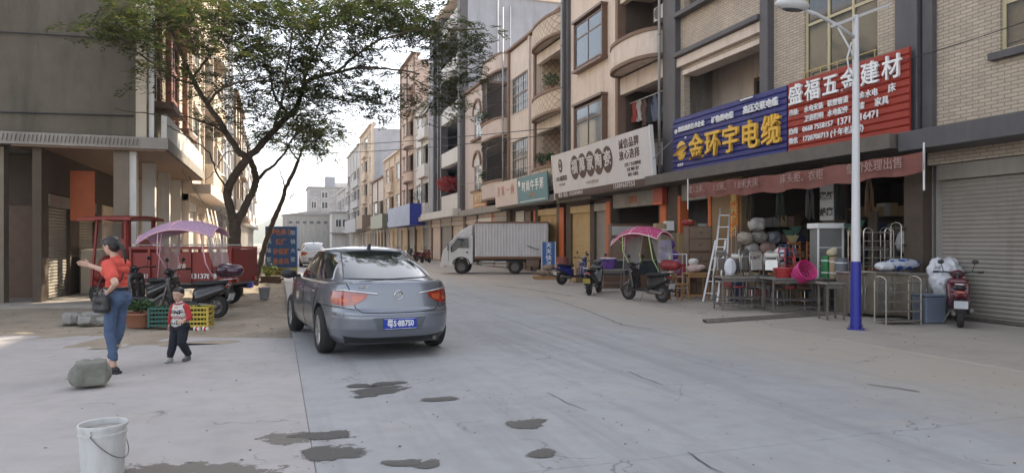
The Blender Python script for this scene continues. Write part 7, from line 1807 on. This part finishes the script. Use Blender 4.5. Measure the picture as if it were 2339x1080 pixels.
for i,(yy,zz,rad,lab) in enumerate(((32.2,9.05,.45,'leafy pot plant on the upper diamond tile balcony, nearer end'),(33.6,5.35,.4,'leafy pot plant on the lower diamond tile balcony, middle'),(32.3,5.35,.3,'small pot plant on the lower diamond tile balcony, nearer end'),(44.6,9.25,.5,'bushy plant inside the upper iron cage'),(43.2,9.25,.3,'small plant inside the upper iron cage, nearer end'),(44.0,5.45,.35,'bushy plant inside the lower iron cage'),(66.5,5.3,.7,'leafy plant on the white building balcony'))):
    plant(lab,(FX-.38,yy,zz),rad,rad*1.5,LEAFP,220,.07,10+i,True,group='pot plants on the balconies')
# second, pale parked car far up the left
wc = copy_tree(carr); x,y = W(716,47); wc.location = (x,y,.004); wc.rotation_euler = (0,0,PI/2-R(2)); wc.scale = (1,1,1.06); wc['label'] = 'pale distant car parked beyond the grey saloon on the left'
WCP = M('pale_car_paint',(.52,.53,.55),rough=.3,metal=.2,coat=.8,var=.05)
for c_ in list(kids(wc)):
    if c_.name.startswith(('body','cabin')) :
        c_.data = c_.data.copy(); c_.data.materials[0] = WCP
    if c_.name.startswith(('number_plate','lettering','emblem')):
        for q in kids(c_): bpy.data.objects.remove(q)
        bpy.data.objects.remove(c_)
# ------------------------------------------------------------------ left-hand foreground
# stone block and white bucket
r = thing('stone_block','rough grey green stone block behind the bucket at the left edge','stone',(*W(208,7.75),0)); m = MB(); m.tbox((0,0,.135),(.30,.28,.26),rz=.2)
for i in range(6): m.ell((.10*math.cos(i),.09*math.sin(i*1.7),.13+.03*math.sin(i*2)),(.11,.10,.13))
o = remesh(m,'block',.02,M('mossy_stone',(.20,.20,.17),rough=.95,var=.35,scale=6,bump=.9,bscale=18),r,smooth=2); 
zmin = min(v.co.z for v in o.data.vertices); o.data.transform(Matrix.Translation((0,0,-zmin)))
r = thing('paint_bucket','dirty white plastic bucket with wire handle in the lower left corner','bucket',(*W(235,4.78),0)); BK = M('bucket_white',(.56,.56,.55),rough=.45,var=.08,dirt=.4,dcol=(.28,.26,.23),dscale=4)
m = MB(); m.lathe([(.118,0),(.128,.012),(.143,.30),(.150,.302),(.150,.315),(.145,.318),(.146,.345),(.153,.347),(.153,.368),(.148,.372),(.142,.368),(.136,.30),(.12,.02),(.01,.015)],40); m.build('shell', BK, r, smooth=35)
m = MB(); m.lathe([(.137,.33),(.08,.326),(.01,.33)],30,cap=False); m.build('cement_residue', M('dried_cement',(.30,.285,.265),rough=.95,var=.4,scale=14,bump=1,bscale=30), r)
m = MB(); m.tube([(.155*math.cos(t_),.155*math.sin(t_),.33-.19*math.sin((t_+PI*.62)/(PI*1.0)*PI) ) for t_ in [-.62*PI+PI*i/24 for i in range(25)]],.0035,5); m.build('wire_handle', DSTEEL, r, smooth=True)
for t_ in (-.62*PI,.38*PI):
    m = MB(); m.lathe([(.02,-.006),(.02,.006)],12,(0,0,0),'X'); m.build('handle_lug', BK, r, loc=(.152*math.cos(t_),.152*math.sin(t_),.33), rot=(0,0,t_))
# crates with greens
def crate(label, px, Z, w, d, h, mat, fill):
    r = place('crate',label,'crate',px,Z,heading(1,.15),.02)
    for sx in (-1,1):
        for sy in (-1,1):
            m = MB(); m.box(sx*w/2-.02,sx*w/2+.02,sy*d/2-.02,sy*d/2+.02,0,h); m.build('corner_post', mat, r)
    for k in range(5):
        z = .02+(h-.05)*k/4
        for sy in (-1,1):
            m = MB(); m.box(-w/2+.02,w/2-.02,sy*d/2-.012,sy*d/2+.012,z,z+h*.10); m.build('slat', mat, r)
        for sx in (-1,1):
            m = MB(); m.box(sx*w/2-.012,sx*w/2+.012,-d/2+.02,d/2-.02,z,z+h*.10); m.build('slat', mat, r)
    for k in range(1,8):
        for sy in (-1,1):
            m = MB(); m.box(-w/2+w*k/8-.006,-w/2+w*k/8+.006,sy*d/2-.010,sy*d/2+.010,.02,h-.02); m.build('upright', mat, r)
    m = MB(); m.box(-w/2+.02,w/2-.02,-d/2+.02,d/2-.02,.01,.03); m.build('base', mat, r)
    rs = random.Random(px); x,y = W(px,Z); q = thing('vegetable_heap',fill,'vegetables',(x,y,.05),heading(1,.15)); m = MB()
    for _ in range(240):
        c = Vector((rs.uniform(-.45,.45)*w,rs.uniform(-.42,.42)*d,h-.12+rs.uniform(-.05,.10))); a_ = Vector((rs.uniform(-1,1),rs.uniform(-1,1),rs.uniform(-.3,.8))).normalized(); b_ = a_.cross(Vector((rs.uniform(-1,1),.3,1))).normalized(); l_ = rs.uniform(.03,.07)
        m.add([c-a_*l_,c+b_*l_*.5,c+a_*l_,c-b_*l_*.5],[(0,1,2,3)])
    m.build('leaves', LEAFP, q); m = MB(); m.ell((0,0,h*.35),(w*.44,d*.42,h*.42)); m.build('mass', M('veg_mass',(.05,.07,.02),rough=.9,var=.3,scale=12), q)
crate('dark green plastic crate of greens behind the toddler',378,13.1,.46,.36,.36,M('dark_green_plastic',(.03,.10,.08),rough=.5,var=.1),'green leaves heaped in the dark green crate')
crate('yellow plastic crate of greens to the right of the toddler',449,13.0,.48,.36,.38,M('yellow_plastic',(.48,.36,.05),rough=.5,var=.1),'green leaves heaped in the yellow crate')
r = place('clay_basin','wide terracotta basin with seedlings between woman and toddler','basin',322,13.2); m = MB(); m.lathe([(.22,0),(.30,.22),(.33,.24),(.33,.27),(.28,.27),(.25,.2),(.02,.19)],26); m.build('basin', M('terracotta',(.28,.12,.07)), r, smooth=40)
plant('green seedlings growing in the wide terracotta basin',(*W(322,13.2),.10),.26,.20,LEAFP,200,.05,77,False,'seedlings')
rs = random.Random(5)
for i,(px,Z,s_) in enumerate(((212,13.6,.34),(238,13.3,.26),(226,14.0,.30),(196,13.2,.30),(252,13.8,.22),(160,13.4,.34),(285,14.1,.2))):
    r = place('rubble_stone','grey rubble stone on the dirt edge, %s from the left edge'%('third','fifth','fourth','second','sixth','first','seventh')[i],'stone',px,Z,rs.uniform(0,6),.0,'rubble stones at the dirt edge'); m = MB()
    for _ in range(5): m.tbox((rs.uniform(-.25,.25)*s_,rs.uniform(-.25,.25)*s_,s_*.35),(s_*rs.uniform(.5,.9),s_*rs.uniform(.5,.8),s_*rs.uniform(.4,.65)),rz=rs.uniform(0,3),rx=rs.uniform(-.4,.4))
    remesh(m,'stone',.025,M('rubble_grey',(.26,.25,.23),rough=.95,var=.25,scale=4,bump=.7),r,smooth=1)
# litter by the yellow crate
for i,(px,lab) in enumerate(((456,'crumpled white and red paper cup by the yellow crate'),(476,'second crumpled paper cup right of the first one'))):
    r = place('paper_cup',lab,'litter',px,12.35,heading(.3,1),.02); m = MB(); m.lathe([(.03,0),(.042,.10),(.044,.10),(.04,.1),(.028,.01)],14,(0,0,0),'Y'); m.v = [(x_,y_,z_+.042) for x_,y_,z_ in m.v]; m.build('cup', WHITEP, r, smooth=40)
    m = MB(); m.lathe([(.0365,.03),(.0405,.07)],14,(0,0,.042),'Y',cap=False); m.build('red_band', M('red_plastic',(.40,.03,.03)), r)
# grey bucket on the dirt, blue bundle, planter, low plants
r = place('metal_bucket','small grey bucket standing on the dirt left of the car','bucket',604,19.6); m = MB(); m.lathe([(.12,0),(.155,.30),(.165,.30),(.165,.315),(.15,.315),(.14,.28),(.1,.03),(.01,.03)],24); m.build('shell', M('grey_bucket',(.22,.22,.23),rough=.5,var=.2), r, smooth=40); m = MB(); m.tube([(.16*math.cos(PI*i/12),-.0,.31+.0-.10*math.sin(PI*i/12)*-1.0) for i in range(13)],.005,4); m.build('handle', DSTEEL, r)
r = place('blue_drum_stack','blue plastic stack with a grey cover beside the tree','container',566,24.5); BLU = M('deep_blue_plastic',(.02,.025,.20),rough=.5,var=.25,scale=6)  # blue drums piled up under a grey cover
for k in range(3):
    m = MB(); m.lathe([(.17,.01+.29*k),(.19,.03+.29*k),(.19,.25+.29*k),(.16,.29+.29*k),(.06,.295+.29*k)],20); m.build('drum', BLU, r, smooth=35)
m = MB(); m.ell((0,0,.93),(.28,.24,.10)); m.build('cover', M('grey_cover',(.18,.18,.17),rough=.7,var=.2), r, smooth=True)
r = place('brick_planter','low dark brick planter below the advertising board','planter',616,27.6); 
for k in range(3):
    for i in range(4):
        m = MB(); o_ = .1*(k%2); m.box(-.42+.21*i+o_,-.22+.21*i+o_,-.14,.14,.085*k,.085*k+.075); m.build('brick', M('dark_brick',(.14,.085,.065),rough=.9,var=.25), r)
plant('yellow green bush in the brick planter',(*W(612,27.6),.05),.4,.5,M_leaf('bush_leaves',[(.08,.12,.02),(.14,.16,.03),(.05,.09,.02)],.3),260,.06,90,False,'bush')
plant('low bush at the foot of the leaning tree',(*W(586,26.6),.0),.35,.5,M_leaf('bush_leaves',[(.08,.12,.02),(.14,.16,.03)]),240,.06,91,False,'bush')
# boards and poles leaning at the left shop fronts
for i in range(9):
    x_ = LX+.35+.02*i; y_ = 32.5+.42*i; t = thing('timber_board','pale timber board leaning at the left shop front, %s along the row'%('first','second','third','fourth','fifth','sixth','seventh','eighth','ninth')[i],'board',(x_+.5,y_,.08),group='timber leaning on the left shop fronts')
    m = MB(); m.bar((0,0,0),(-.55,.15*((i%3)-1),2.5+.25*(i%3)),.14,.03); m.build('board', M('pale_timber',(.50,.42,.31),rough=.8,var=.15) if i%2 else WHITEP, t)
for i,(yy,zz) in enumerate(((24.5,1.3),(27.2,1.2))):
    r = thing('glass_showcase','glass fronted showcase under the left canopy, %s'%('nearer one','farther one')[i],'cabinet',(LX-1.9,yy,.08),group='showcases under the left canopy'); m = MB(); m.box(-.3,.3,-.9,.9,0,zz); m.build('body', WARM, r)
    for k in range(3):
        m = MB(); m.box(.302,.315,-.85+.58*k,-.32+.58*k,.1,zz-.1); m.build('pane', GLASS, r)
# ------------------------------------------------------------------ thin haze that pales the far end of the street
hz = MB(); hz.box(-660,660,-210,1610,-1.2,75)
hzm = bpy.data.materials.new('haze_air'); hzm.use_nodes = True; t_ = hzm.node_tree; t_.nodes.remove(t_.nodes['Principled BSDF'])
pv = t_.nodes.new('ShaderNodeVolumePrincipled'); pv.inputs['Color'].default_value = (.92,.93,.97,1); pv.inputs['Density'].default_value = .0005; pv.inputs['Anisotropy'].default_value = .3
t_.links.new(pv.outputs[0], t_.nodes['Material Output'].inputs['Volume'])
tag(hz.build('haze', hzm), 'pale thin haze filling the street', 'haze', kind='stuff')
bpy.data.scenes.remove(TS)
for o_ in [o_ for o_ in bpy.data.objects if o_.users == 0 or not o_.users_scene]: bpy.data.objects.remove(o_)
